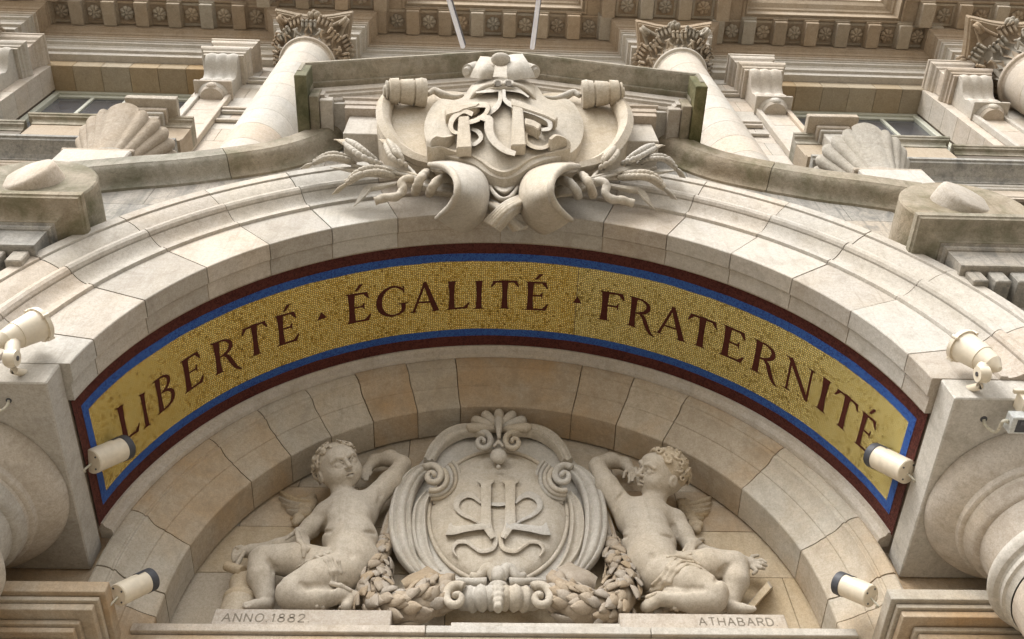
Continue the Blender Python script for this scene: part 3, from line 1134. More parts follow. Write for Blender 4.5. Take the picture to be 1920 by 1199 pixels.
# ================================================================== COLUMNS WITH SQUARE ABACI EACH SIDE OF THE ARCH
def tuscan(sx, label):
    cx, cy = sx * 3.10, 0.78
    t = thing('entrance_column', label, 'column', (cx, cy, 0), 'columns carrying the entrance arch')
    bm = bmesh.new()
    bm_box(bm, cx - 0.588, cx + 0.588, 0.03, 1.40, 6.10, 6.30, 0.008)
    from_bm('abacus', bm, STONE, t)
    prof = [(0.565, 6.099), (0.568, 6.085), (0.56, 6.05), (0.535, 6.00), (0.49, 5.955), (0.45, 5.93), (0.448, 5.925), (0.448, 5.895), (0.44, 5.885), (0.425, 5.88), (0.42, 5.86)]
    lathe('echinus', prof, cx, cy, STONE, t, n=72)
    prof = [(0.42, 5.86), (0.415, 5.82), (0.405, 5.79), (0.39, 5.775), (0.375, 5.77), (0.372, 5.62), (0.378, 5.58), (0.395, 5.565), (0.395, 5.555), (0.41, 5.55)]
    lathe('necking', prof, cx, cy, STONE, t, n=72)
    prof = [(0.41, 5.55), (0.432, 5.54), (0.445, 5.515), (0.445, 5.49), (0.432, 5.465), (0.41, 5.455), (0.405, 5.44), (0.41, 5.43), (0.41, 5.41), (0.395, 5.40), (0.385, 5.36)]
    lathe('astragal', prof, cx, cy, STONE, t, n=72)
    zs = [5.358, 4.5, 3.5, 2.5, 1.4, 0.5]
    for a, b in zip(zs[:-1], zs[1:]):
        f = lambda z: 0.38 + 0.05 * (1 - z / 5.5)
        lathe('shaft_drum', [(0.3, a), (f(a) - 0.004, a), (f(a), a - 0.006), (f(b), b + 0.008), (f(b) - 0.004, b + 0.002), (0.3, b + 0.002)], cx, cy, STONE, t, n=64)
    lathe('base', [(0.46, 0.5), (0.50, 0.47), (0.50, 0.42), (0.55, 0.38), (0.60, 0.30), (0.60, 0.22), (0.62, 0.2), (0.62, 0.01)], cx, cy, STONE, t, n=64)
    return t


tuscan(-1, 'round moulded column capital under a square slab, at the L of LIBERTÉ end')
tuscan(1, 'round moulded column capital under a square slab, with the small box light fixed beneath')

# stepped pier capitals behind the columns
def pier(sx, label):
    t = thing('wall_pier', label, 'pier', (sx * 3.2, 1.9, 0), 'piers behind the entrance columns')
    steps = [(0.0, 5.665, 5.585), (0.03, 5.58, 5.55), (0.05, 5.546, 5.50), (0.12, 5.495, 5.465), (0.14, 5.46, 5.425), (0.19, 5.42, 0.01)]
    for d, z1, z0 in steps:
        xa, xb = sx * (2.20 + d), sx * 4.6
        bm = bmesh.new()
        bm_box(bm, min(xa, xb), max(xa, xb), 1.06 + d, 2.5 if z0 < 1 else 1.55, z0, z1, 0.006, 2)
        from_bm('pier_shaft' if z0 < 1 else 'capital_step', bm, STONE_WARM, t)
    xa, xb = sorted((sx * 2.46, sx * 4.6))
    box('impost_block', xa, xb, 1.41, 2.5, 5.668, 6.34, STONE_WARM, t)
    xa, xb = sorted((sx * 2.60, sx * 4.6))
    box('impost_block', xa, xb, 0.30, 2.5, 6.345, 6.9, STONE_WARM, t)
    return t


pier(-1, 'stepped square pier capital behind the column on the LIBERTÉ side')
pier(1, 'stepped square pier capital behind the column on the FRATERNITÉ side')
# side walls closing the porch behind the arch, up to the front wall

# ================================================================== SPANDREL WALL
sp = thing('spandrel_wall', 'grey weathered stone wall filling the corners above the entrance arch', 'wall', (0, 0.2, 6))
WY = 0.055


def spandrel_piece(x0, x1, z0, z1, mat):
    """wall block with the arch ring cut out of it"""
    r_ = 2.485 + 0.38 + 0.495
    n = 8
    V = []
    top = [(x0 + (x1 - x0) * i / n, z1) for i in range(n + 1)]
    bot = []
    for i in range(n + 1):
        x = x0 + (x1 - x0) * i / n
        zb = 6.05 + math.sqrt(max(0, r_ * r_ - x * x)) if abs(x) < r_ else 0
        bot.append((x, max(z0, zb)))
        ax_ = abs(x)
        lim = 9.9 if ax_ < 1.45 else float(np.interp(ax_, [1.45, 1.66, 1.89, 2.58, 2.88, 3.17, 3.3, 3.8], [9.9, 9.5, 9.35, 9.05, 8.9, 8.84, 8.3, 8.0]))
        top[i] = (x, min(z1, lim))
    if all(b[1] >= t_[1] - 0.01 for b, t_ in zip(bot, top)):
        return
    F = []
    m_ = 0
    for (a, b), (c, d) in zip(top, bot):
        d = min(d, b - 0.001)
        V += [(a, WY, b), (a, WY, d), (a, 0.25, b), (a, 0.25, d)]
    for i in range(n):
        q, p = i * 4, i * 4 + 4
        F += [(q, q + 1, p + 1, p), (q + 2, p + 2, p + 3, q + 3), (q, p, p + 2, q + 2), (q + 1, q + 3, p + 3, p + 1)]
    F += [(0, 2, 3, 1), (n * 4, n * 4 + 1, n * 4 + 3, n * 4 + 2)]
    mesh('wall_stone', V, F, mat, sp)


random.seed(12)
zs = [6.305, 6.95, 7.5, 8.05, 8.6, 9.15, 9.7, 10.3]
for k in range(len(zs) - 1):
    xs = [-4.5, -3.7 + 0.3 * (k % 2), -2.75 + 0.3 * (k % 2), -1.75 + 0.25 * (k % 2), -0.7, 0.75, 1.8 - 0.2 * (k % 2), 2.75 - 0.3 * (k % 2), 3.7 - 0.3 * (k % 2), 4.5]
    for a, b in zip(xs[:-1], xs[1:]):
        spandrel_piece(a + 0.002, b - 0.002, zs[k] + 0.002, zs[k + 1] - 0.002, STONE_GREY)

for s in (-1, 1):
    for k in range(11):
        z0, z1 = k * 0.76, k * 0.76 + 0.756
        for a, b in ((4.605, 6.2), (6.205, 8.0), (8.005, 9.5)):
            xa, xb = sorted((s * a, s * b))
            box('wall_stone', xa, xb, 0.06, 0.5, z0 + 0.01, z1, STONE_GREY, sp, bev=0.004)
    xa, xb = sorted((s * 4.51, s * 9.5))
    box('wall_coping', xa, xb, 0.0, 0.9, 8.38, 8.5, STONE_MOSS, sp, bev=0.01)

# ================================================================== CURVED CORNICES SWEEPING UP TO THE GABLE
def swan(sx, label):
    t = thing('curved_cornice', label, 'cornice', (sx * 2.2, -0.1, 8.8), 'curved cornices beside the coat of arms')
    path = [(-3.42, 9.00), (-2.96, 9.16), (-2.63, 9.26), (-2.06, 9.53), (-1.79, 9.78), (-1.62, 10.08), (-1.50, 10.26), (-1.34, 10.30), (-0.55, 10.30)]
    # across: + is up/outwards from the curve, depth: from the wall (0) to the lip
    prof = [(0.03, 0.12), (0.0, -0.17), (-0.008, -0.178), (-0.16, -0.178), (-0.168, -0.17), (-0.18, -0.165), (-0.20, -0.145), (-0.218, -0.11), (-0.225, -0.075), (-0.235, -0.05),
            (-0.255, -0.03), (-0.28, -0.02), (-0.285, 0.0), (-0.285, 0.12)]
    m_ = STONE_MOSS
    cuts = [(0, 0.35), (0.35, 0.72), (0.72, 1.0)]
    pts = catmull([(x, WY - 0.0, z) for x, z in path], 61)
    for a, b in cuts:
        i, j = int(a * 60), int(b * 60)
        seg = list(pts[i:j + 1])
        k = len(seg)
        V, F = [], []
        kk = len(prof)
        for q in range(k):
            g = i + q
            tn = pts[min(g + 1, 60)] - pts[max(g - 1, 0)]
            tn /= np.linalg.norm(tn)
            nx, nz = -tn[2], tn[0]
            for u, d in prof:
                e_ = 0.003 if q == 0 else (-0.003 if q == k - 1 else 0)
                V.append((-sx * (pts[g][0] + nx * u + tn[0] * e_), pts[g][1] + d, pts[g][2] + nz * u + tn[2] * e_))
        for q in range(k - 1):
            for e in range(kk):
                F.append((q * kk + e, q * kk + (e + 1) % kk, (q + 1) * kk + (e + 1) % kk, (q + 1) * kk + e))
        F += [tuple(range(kk)), tuple((k - 1) * kk + e for e in range(kk))]
        mesh('cornice_stone', V, F, m_, t, smooth=True, angle=25)
    return t


swan(-1, 'mossy curved cornice sweeping up to the gable from the scroll above the left spotlight')
swan(1, 'mossy curved cornice sweeping up to the gable from the scroll above the right spotlight')

# scroll ends: thick spiral discs
def scroll(sx, label):
    cx, cz = 3.30, 8.03
    t = thing('scroll_block', label, 'scroll', (sx * cx, -0.2, cz), 'scrolls ending the curved cornices')
    V, F = [], []
    n = 48
    prof = [(0.0, 0.2), (0.45, 0.2), (0.45, -0.32), (0.44, -0.332), (0.42, -0.335), (0.0, -0.335)]
    for i in range(n):
        a = 2 * PI * i / n
        for r, y in prof:
            V.append((sx * (cx + r * math.cos(a)), y, max(7.795, cz + r * math.sin(a))))
    k = len(prof)
    for i in range(n):
        j = (i + 1) % n
        for s in range(k - 1):
            F.append((i * k + s, i * k + s + 1, j * k + s + 1, j * k + s))
    mesh('scroll_drum', V, F, STONE_MOSS, t, smooth=True, angle=35, merge=True)
    # the low eye of the spiral: a tilted boss that sinks into the face on its inner side
    V, F = [], []
    n = 40
    ax_ = Vector((0.34, -0.93, -0.08)).normalized() if sx > 0 else Vector((-0.34, -0.93, -0.08)).normalized()
    u_ = Vector((0, 0, 1)).cross(ax_).normalized()
    w_ = ax_.cross(u_)
    c_ = Vector((sx * (cx + 0.02), -0.335, cz + 0.06))
    for r, d in ((0.21, -0.10), (0.205, 0.02), (0.195, 0.045), (0.17, 0.055), (0.0, 0.058)):
        for i in range(n):
            g = 2 * PI * i / n
            rr = r * (1 + 0.05 * math.cos(2 * g) + 0.03 * noise.noise((math.cos(g) * 2, math.sin(g) * 2, sx)))
            V.append(tuple(c_ + (u_ * math.cos(g) + w_ * math.sin(g)) * rr + ax_ * d))
    for s_ in range(4):
        for i in range(n):
            F.append((s_ * n + i, s_ * n + (i + 1) % n, (s_ + 1) * n + (i + 1) % n, (s_ + 1) * n + i))
    mesh('scroll_eye', V, F, STONE, t, smooth=True, angle=60, merge=True)
    return t


scroll(-1, 'flat round stone scroll with a raised eye, above the cream spotlight on the LIBERTÉ side')
scroll(1, 'flat round stone scroll with a raised eye, above the cream spotlight on the FRATERNITÉ side')

# entablature blocks under the scrolls
def entab(sx, label):
    t = thing('entablature_block', label, 'cornice', (sx * 3.6, -0.2, 7.4), 'stepped cornices under the scrolls')
    X0 = 2.76
    # front line at y, returning to the wall on the arch side
    def run(name, prof, mat, x_in, y_f):
        plan = [(-x_in, WY + 0.05), (-x_in, y_f), (-4.6, y_f)] if sx < 0 else [(4.6, y_f), (x_in, y_f), (x_in, WY + 0.05)]
        if sx < 0:
            plan = plan[::-1]
            plan = [(-4.6, y_f), (-x_in, y_f), (-x_in, WY + 0.05)]
        else:
            plan = [(x_in, WY + 0.05), (x_in, y_f), (4.6, y_f)]
        return plan_sweep(name, plan, prof, mat, t)
    run('corona', [(-0.3, 7.80), (0.0, 7.80), (0.004, 7.795), (0.004, 7.745), (-0.006, 7.738), (-0.012, 7.72), (-0.03, 7.716), (-0.06, 7.713), (-0.10, 7.705), (-0.135, 7.69), (-0.155, 7.675), (-0.16, 7.66), (-0.3, 7.66)], STONE_MOSS, 2.84, -0.37)
    run('bed_moulding', [(-0.12, 7.70), (0.0, 7.70), (0.004, 7.685), (0.0, 7.66), (-0.02, 7.655), (-0.022, 7.635), (-0.035, 7.625), (-0.12, 7.625)], STONE_GREY, 3.01, -0.205)
    run('frieze', [(-0.12, 7.625), (0.0, 7.625), (0.0, 7.42), (0.012, 7.41), (0.012, 7.385), (0.002, 7.38), (-0.12, 7.38)], STONE_GREY, 3.055, -0.16)
    for i in range(9):
        x = 3.075 + i * 0.15
        box('dentil', min(sx * x, sx * (x + 0.105)), max(sx * x, sx * (x + 0.105)), -0.135, WY + 0.01, 7.235, 7.375, STONE_GREY, t, bev=0.008)
    return t


entab(-1, 'mossy stepped cornice block with square dentils, at the left edge above the LIBERTÉ end')
entab(1, 'mossy stepped cornice block with square dentils, at the right edge above the FRATERNITÉ end')

# ================================================================== GABLE
gab = thing('gable', 'low stone gable with stepped mouldings and mossy ends above the RE coat of arms', 'gable', (0, 0, 10.3))
GX, GZ, GA = 1.77, 10.02, 0.62


def gable_line(d_in, z_in):
    """outline in the wall plane: up one side, over the apex, down"""
    return [(-GX + d_in, GZ - 0.0 - z_in), (-GX + d_in, GZ + 0.26 - z_in), (0, GZ + 0.26 + GA - z_in), (GX - d_in, GZ + 0.26 - z_in), (GX - d_in, GZ - z_in)]


def gable_step(name, d_in, drop, y0, y1, mat, split=True, low=0.0):
    """solid slab in the shape of the gable, inset by d_in and drop, between depths y0 and y1"""
    x = GX - d_in
    zt = GZ + 0.26 - drop
    slope = GA / GX
    V2 = [(-x, GZ + low), (-x, zt + slope * 0), (0, zt + slope * x), (x, zt), (x, GZ + low)]
    V = [(a, y0, b) for a, b in V2] + [(a, y1, b) for a, b in V2]
    n = 5
    F = [tuple(range(n)), tuple(range(n, 2 * n))] + [(i, (i + 1) % n, n + (i + 1) % n, n + i) for i in range(n)]
    return mesh(name, V, F, mat, gab)


def rake(name, prof, mat, part=gab):
    """raking moulding: profile (inset, y) carried up one side, over the apex and down the other"""
    V, F = [], []
    k = len(prof)
    sl = GA / GX
    for i in range(5):
        for d, y in prof:
            nz = d * math.sqrt(1 + sl * sl)
            x = GX - d
            zt = GZ + 0.26 - nz + sl * d
            P5 = [(-x, GZ), (-x, zt), (0, zt + sl * x), (x, zt), (x, GZ)]
            V.append((P5[i][0], y, P5[i][1]))
    for i in range(4):
        for s in range(k):
            F.append((i * k + s, i * k + (s + 1) % k, (i + 1) * k + (s + 1) % k, (i + 1) * k + s))
    F += [tuple(range(k)), tuple(4 * k + s for s in range(k))]
    return mesh(name, V, F, mat, part)


rake('crown_moulding', [(0.0, 0.05), (0.0, -0.60), (0.004, -0.61), (0.035, -0.61), (0.045, -0.595), (0.055, -0.56), (0.068, -0.51), (0.075, -0.465), (0.078, -0.45), (0.10, -0.447), (0.103, -0.435), (0.103, 0.05)], STONE_MOSS)
rake('raking_moulding', [(0.105, 0.05), (0.105, -0.40), (0.12, -0.405), (0.22, -0.40), (0.225, -0.385), (0.235, -0.38), (0.25, -0.375), (0.26, -0.35), (0.275, -0.345), (0.29, -0.335), (0.30, -0.31), (0.30, 0.05)], STONE)
# tympanum field of the gable
sl = GA / GX
V2 = [(-(GX - 0.30), GZ), (-(GX - 0.30), GZ + 0.02), (0, GZ + 0.26 + GA - 0.30), (GX - 0.30, GZ + 0.02), (GX - 0.30, GZ)]
V = [(a, -0.325, b) for a, b in V2] + [(a, 0.3, b) for a, b in V2]
mesh('gable_field', V, [tuple(range(5)), tuple(range(5, 10))] + [(i, (i + 1) % 5, 5 + (i + 1) % 5, 5 + i) for i in range(5)], STONE, gab)
# horizontal course under the field, broken forward
plan_sweep('horizontal_moulding', [(-1.36, 0.1), (-1.36, -0.325), (1.36, -0.325), (1.36, 0.1)],
           [(-0.2, 10.11), (0.035, 10.11), (0.04, 10.10), (0.035, 10.08), (0.015, 10.07), (0.012, 9.99), (0.0, 9.985), (0.0, 9.90), (-0.2, 9.90)], STONE, gab)
box('gable_block', -1.32, 1.32, -0.255, 0.3, 9.45, 9.897, STONE, gab, bev=0.006)
for s in (-1, 1):
    xa, xb = sorted((s * (GX + 0.004), s * (GX - 0.10)))
    box('mossy_end', xa, xb, -0.604, 0.05, GZ - 0.13, GZ + 0.20, MOSSY, gab, bev=0.006)
    xa, xb = sorted((s * (GX - 0.102), s * (GX - 0.185)))
    box('end_step', xa, xb, -0.415, 0.05, GZ - 0.10, GZ + 0.13, STONE_MOSS, gab, bev=0.006)
    xa, xb = sorted((s * (GX - 0.187), s * (GX - 0.30)))
    box('end_step', xa, xb, -0.375, 0.05, GZ - 0.07, GZ + 0.03, STONE, gab, bev=0.006)

# ================================================================== FLAGPOLES
for k, (a, b, lab) in enumerate((((868, 80), (835, -20), 'left slim white flagpole rising behind the gable'), ((998, 82), (1012, -20), 'right slim white flagpole rising behind the gable'))):
    t = thing('flagpole', lab, 'flagpole', tuple(at(a[0], a[1], -0.25)), 'flagpoles behind the gable')
    p0 = at(a[0], a[1] + 8, -0.15)
    p1 = at(b[0], b[1], -0.9)
    d = (p1 - p0)
    p2 = p0 + d * 1.4
    v, f = tube([(p0.x, p0.y, p0.z, 0.027), (p2.x, p2.y, p2.z, 0.022)], 3, 14)
    mesh('pole', v, f, WHITEM, t, smooth=True, angle=40)
    q = Vector((0.02, 0.0, 0))
    v, f = tube([(p0.x + 0.028, p0.y - 0.03, p0.z, 0.009), (p2.x + 0.026, p2.y - 0.03, p2.z, 0.009)], 3, 8)
    mesh('halyard', v, f, STEEL, t)

# ================================================================== UPPER FACADE
fac = thing('upper_wall', 'pale coursed stone wall of the upper storey around the two dark windows', 'wall', (0, 1.3, 11))
UY = 1.0
XW = (-6.28, -4.0)
XE = (4.02, 6.27)


def wall_blocks(x0, x1, z0, z1, y0, y1, cw, ch, mat, parent, seed=1, name='wall_stone'):
    random.seed(seed)
    nz = max(1, round((z1 - z0) / ch))
    for k in range(nz):
        a, b = z0 + (z1 - z0) * k / nz, z0 + (z1 - z0) * (k + 1) / nz
        nx = max(1, round((x1 - x0) / cw))
        off = 0.5 * (k % 2)
        xs = [x0] + [x0 + (x1 - x0) * (i + off) / nx for i in range(0 if off else 1, nx)] + [x1]
        for p, q in zip(xs[:-1], xs[1:]):
            if q - p > 0.05:
                box(name, p + 0.002, q - 0.002, y0 + random.uniform(0, 0.003), y1, a + 0.002, b - 0.002, mat, parent, bev=0.003)


for (a, b) in ((-8.5, XW[0]), (XW[1], -1.9), (1.9, XE[0]), (XE[1], 8.5)):
    wall_blocks(a, b, 11.0, 15.58, UY, UY + 0.34, 0.75, 0.40, STONE_UP, fac, seed=int(a * 10))
wall_blocks(-1.9, 1.9, 10.5, 15.58, UY + 0.15, UY + 0.4, 0.8, 0.4, STONE_UP, fac, seed=5)
# lintels over the windows: deep soffit stones
def lintel(x0, x1, n, seed):
    random.seed(seed)
    for i in range(n):
        a, b = x0 + (x1 - x0) * i / n, x0 + (x1 - x0) * (i + 1) / n
        bm = bmesh.new()
        bm_box(bm, a + 0.003, b - 0.003, UY - 0.002, UY + 0.37, 15.59, 15.826, 0.004)
        bm_box(bm, a + 0.003, b - 0.003, UY + 0.003, UY + 0.37, 15.586 + random.uniform(-0.002, 0.001), 15.60, 0.0)
        o = from_bm('lintel_stone', bm, STONE_SOF, fac)


lintel(XW[0] - 0.9, XW[1] + 0.0, 8, 2)
lintel(XE[0] - 0.0, XE[1] + 0.9, 8, 3)
wall_blocks(XW[1] + 0.0, XE[0], 15.59, 15.826, UY - 0.002, UY + 0.37, 0.6, 0.3, STONE_UP, fac, seed=9)
box('core_wall', -9, 9, UY + 0.62, UY + 0.9, 9.0, 26.0, MORTAR, fac, bev=0)
box('core_wall', -9, XW[0] - 0.02, UY + 0.35, UY + 0.6, 8.0, 15.5, MORTAR, fac, bev=0)
box('core_wall', XW[1] + 0.02, XE[0] - 0.02, UY + 0.36, UY + 0.6, 8.8, 15.5, MORTAR, fac, bev=0)
box('core_wall', XE[1] + 0.02, 9, UY + 0.35, UY + 0.6, 8.0, 15.5, MORTAR, fac, bev=0)

# windows
def window(x0, x1, label, z0=12.2, z1=15.58, y=UY + 0.36, cols=4):
    t = thing('window', label, 'window', ((x0 + x1) / 2, y, z0), 'tall upper windows')
    fr = 0.085
    box('frame_head', x0, x1, y, y + 0.12, z1 - fr, z1, PAINTF, t)
    box('frame_stile', x0, x0 + fr, y + 0.002, y + 0.12, z0, z1 - fr, PAINTF, t)
    box('frame_stile', x1 - fr, x1, y + 0.002, y + 0.12, z0, z1 - fr, PAINTF, t)
    box('frame_stile', (x0 + x1) / 2 - 0.06, (x0 + x1) / 2 + 0.06, y + 0.004, y + 0.12, z0, z1 - fr, PAINTF, t)
    for (a, b) in ((x0 + fr, (x0 + x1) / 2 - 0.06), ((x0 + x1) / 2 + 0.06, x1 - fr)):
        m_ = (a + b) / 2
        box('inner_rail', a, b, y + 0.03, y + 0.1, z1 - fr - 0.09, z1 - fr, PAINTF, t)
        box('glazing_bar', m_ - 0.026, m_ + 0.026, y + 0.032, y + 0.1, z0, z1 - fr - 0.09, PAINTF, t)
        for (c, d) in ((a, m_ - 0.026), (m_ + 0.026, b)):
            for (e, f) in ((z0, z0 + 1.6), (z0 + 1.64, z1 - fr - 0.09)):
                box('pane', c, d, y + 0.06, y + 0.075, e, f, GLASS, t, bev=0)
            box('glazing_bar', c, d, y + 0.045, y + 0.1, z0 + 1.6, z0 + 1.64, PAINTF, t, bev=0)
    return t


window(XW[0] + 0.0, XW[1] - 0.0, 'tall dark window with pale bars behind the shell finial at the left')
window(XE[0] + 0.0, XE[1] - 0.0, 'tall dark window with pale bars behind the shell finial at the right')

# ------------------------------------------------------------------ entablature swept round the projecting bays
FRZ = 0.90
RS = 0.33
COLS = (-7.36, -2.55, 2.55, 7.36)
HW = 0.56


def bays(y):
    pl = [(-9.0, y - RS), (COLS[0] + HW, y - RS), (COLS[0] + HW, y)]
    for c in COLS[1:3]:
        pl += [(c - HW, y), (c - HW, y - RS), (c + HW, y - RS), (c + HW, y)]
    pl += [(COLS[3] - HW, y), (COLS[3] - HW, y - RS), (9.0, y - RS)]
    return pl


ent = thing('main_cornice', 'long projecting cornice with rosettes between square brackets at the top', 'cornice', (0, 0.6, 16))
pl = bays(FRZ)
plan_sweep('architrave', pl, [(-0.3, 15.83), (0.0, 15.83), (0.0, 15.95), (0.008, 15.955), (0.008, 15.96), (0.04, 15.962), (0.04, 16.085), (0.055, 16.10), (0.058, 16.12), (0.10, 16.135), (0.10, 16.20), (0.118, 16.205), (0.118, 16.235), (-0.3, 16.235)], STONE_UP, ent)
plan_sweep('frieze', pl, [(-0.3, 16.236), (0.095, 16.236), (0.095, 16.29), (0.10, 16.30), (0.125, 16.305), (0.135, 16.32), (-0.3, 16.32)], STONE_UP, ent)
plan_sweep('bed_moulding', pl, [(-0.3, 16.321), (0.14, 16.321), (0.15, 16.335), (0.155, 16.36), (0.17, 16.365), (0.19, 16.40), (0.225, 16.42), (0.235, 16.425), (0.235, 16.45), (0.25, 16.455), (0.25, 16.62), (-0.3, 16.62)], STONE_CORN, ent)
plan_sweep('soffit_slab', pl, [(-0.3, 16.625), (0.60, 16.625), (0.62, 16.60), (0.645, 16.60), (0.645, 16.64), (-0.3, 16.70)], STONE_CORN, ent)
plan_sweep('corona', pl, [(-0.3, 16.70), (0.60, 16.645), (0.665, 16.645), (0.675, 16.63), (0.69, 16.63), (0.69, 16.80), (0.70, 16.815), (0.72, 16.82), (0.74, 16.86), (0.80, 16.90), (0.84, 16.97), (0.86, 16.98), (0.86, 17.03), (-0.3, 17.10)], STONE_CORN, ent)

# rosette, built once
def rosette_mesh():
    bl_ = []
    for k in range(7):
        a = 2 * PI * k / 7
        V, F = [], []
        n, m_ = 8, 4
        c, s = math.cos(a), math.sin(a)
        for i in range(m_ + 1):
            u = i / m_
            r = 0.03 + 0.072 * u
            w = 0.008 + 0.030 * math.sin(PI * min(1, 0.08 + u * 0.62))
            for j in range(n + 1):
                v = -1 + 2 * j / n
                h = 0.034 * (1 - v * v) * (1.0 - 0.75 * max(0, u - 0.7) / 0.3) + 0.0
                ww = w * v * (1 - 0.75 * max(0, u - 0.75) / 0.25 * abs(v) * 0.5)
                V.append((r * c - ww * s, r * s + ww * c, -h))
        for i in range(m_):
            for j in range(n):
                q = i * (n + 1) + j
                F.append((q, q + 1, q + n + 2, q + n + 1))
        bl_.append((V, F))
    V, F = [], []
    for i in range(5):
        ph = PI / 2 * i / 4
        for j in range(12):
            a = 2 * PI * j / 12
            V.append((0.032 * math.cos(ph) * math.cos(a), 0.032 * math.cos(ph) * math.sin(a), -0.012 - 0.022 * math.sin(ph)))
    for i in range(4):
        for j in range(12):
            F.append((i * 12 + j, i * 12 + (j + 1) % 12, (i + 1) * 12 + (j + 1) % 12, (i + 1) * 12 + j))
    bl_.append((V, F))
    return join(bl_)


rv, rf = rosette_mesh()
ros0 = mesh('rosette', rv, rf, STONE_CORN, ent, smooth=True, angle=50)
cv = []
# coffer frame, built once
bm = bmesh.new()
for (a, b, c, d) in ((-0.165, 0.165, -0.165, -0.13), (-0.165, 0.165, 0.13, 0.165), (-0.165, -0.13, -0.13, 0.13), (0.13, 0.165, -0.13, 0.13)):
    bm_box(bm, a, b, c, d, -0.012, 0.02, 0.004)
cof0 = from_bm('coffer_frame', bm, STONE_CORN, ent)
# modillion, built once
bm = bmesh.new()
bm_box(bm, -0.095, 0.095, -0.175, 0.175, -0.075, 0.10, 0.012, 2)
bm_box(bm, -0.118, 0.118, -0.215, 0.18, 0.035, 0.052, 0.004)
bm_box(bm, -0.108, 0.108, -0.198, 0.18, 0.008, 0.033, 0.004)
mod0 = from_bm('modillion', bm, STONE_CORN, ent)


def put(src, x, y, z, first=[set()]):
    if src.name not in first[0]:
        first[0].add(src.name)
        o = src
    else:
        o = src.copy()
        SC.collection.objects.link(o)
        o.parent = ent
    o.matrix_parent_inverse = Matrix()
    o.matrix_world = Matrix.Translation((x, y, z))
    o.location = Vector((x, y, z)) - ent.location
    return o


def row(xa, xb, y, nr, ends=True):
    """nr rosettes between xa and xb with a modillion either side of each"""
    st = (xb - xa) / nr
    for i in range(nr):
        x = xa + st * (i + 0.5)
        put(ros0, x, y, 16.60)
        put(cof0, x, y, 16.615)
    for i in range(nr + (1 if ends else 0)):
        put(mod0, xa + st * i, y + 0.0, 16.56)


ym = FRZ - 0.43
row(-6.40 - 0.239, -3.55 + 0.239, ym, 7)
row(-1.70, 1.665, ym, 7)
row(3.60 - 0.239, 6.46 + 0.239, ym, 7)
for c in COLS[1:3]:
    row(c - 0.86, c + 0.86, ym - RS, 3, ends=False)
    put(mod0, c + 0.86 - 0.0, ym - RS, 16.56)
row(COLS[3] - 0.86, COLS[3] + 1.4, ym - RS, 4)
row(COLS[0] - 1.4, COLS[0] + 0.86, ym - RS, 4)

# ------------------------------------------------------------------ storey above the cornice
top = thing('attic_wall', 'sliver of pale wall with window surrounds above the main cornice', 'wall', (0, 1.2, 18))
wall_blocks(-9, -6.4, 17.0, 25.0, UY, UY + 0.4, 0.9, 0.8, STONE_UP, top, seed=31)
wall_blocks(-3.6, -1.5, 17.0, 25.0, UY, UY + 0.4, 0.9, 0.8, STONE_UP, top, seed=32)
wall_blocks(1.5, 3.6, 17.0, 25.0, UY, UY + 0.4, 0.9, 0.8, STONE_UP, top, seed=33)
wall_blocks(6.9, 9, 17.0, 25.0, UY, UY + 0.4, 0.9, 0.8, STONE_UP, top, seed=34)
for xa, xb in ((-6.4, -3.6), (-1.5, 1.5), (3.6, 6.9)):
    box('window_surround', xa, xa + 0.28, UY - 0.08, UY + 0.4, 17.0, 20.3, STONE_UP, top)
    box('window_surround', xb - 0.28, xb, UY - 0.08, UY + 0.4, 17.0, 20.3, STONE_UP, top)
    box('window_head', xa, xb, UY - 0.10, UY + 0.4, 20.304, 20.9, STONE_UP, top)
    box('window_cornice', xa - 0.1, xb + 0.1, UY - 0.35, UY + 0.4, 20.904, 21.1, STONE_CORN, top)
    box('wall_panel', xa, xb, UY, UY + 0.4, 21.104, 25.0, STONE_UP, top)
    box('pane', xa + 0.28, xb - 0.28, UY + 0.36, UY + 0.38, 17.0, 20.3, GLASS, top, bev=0)

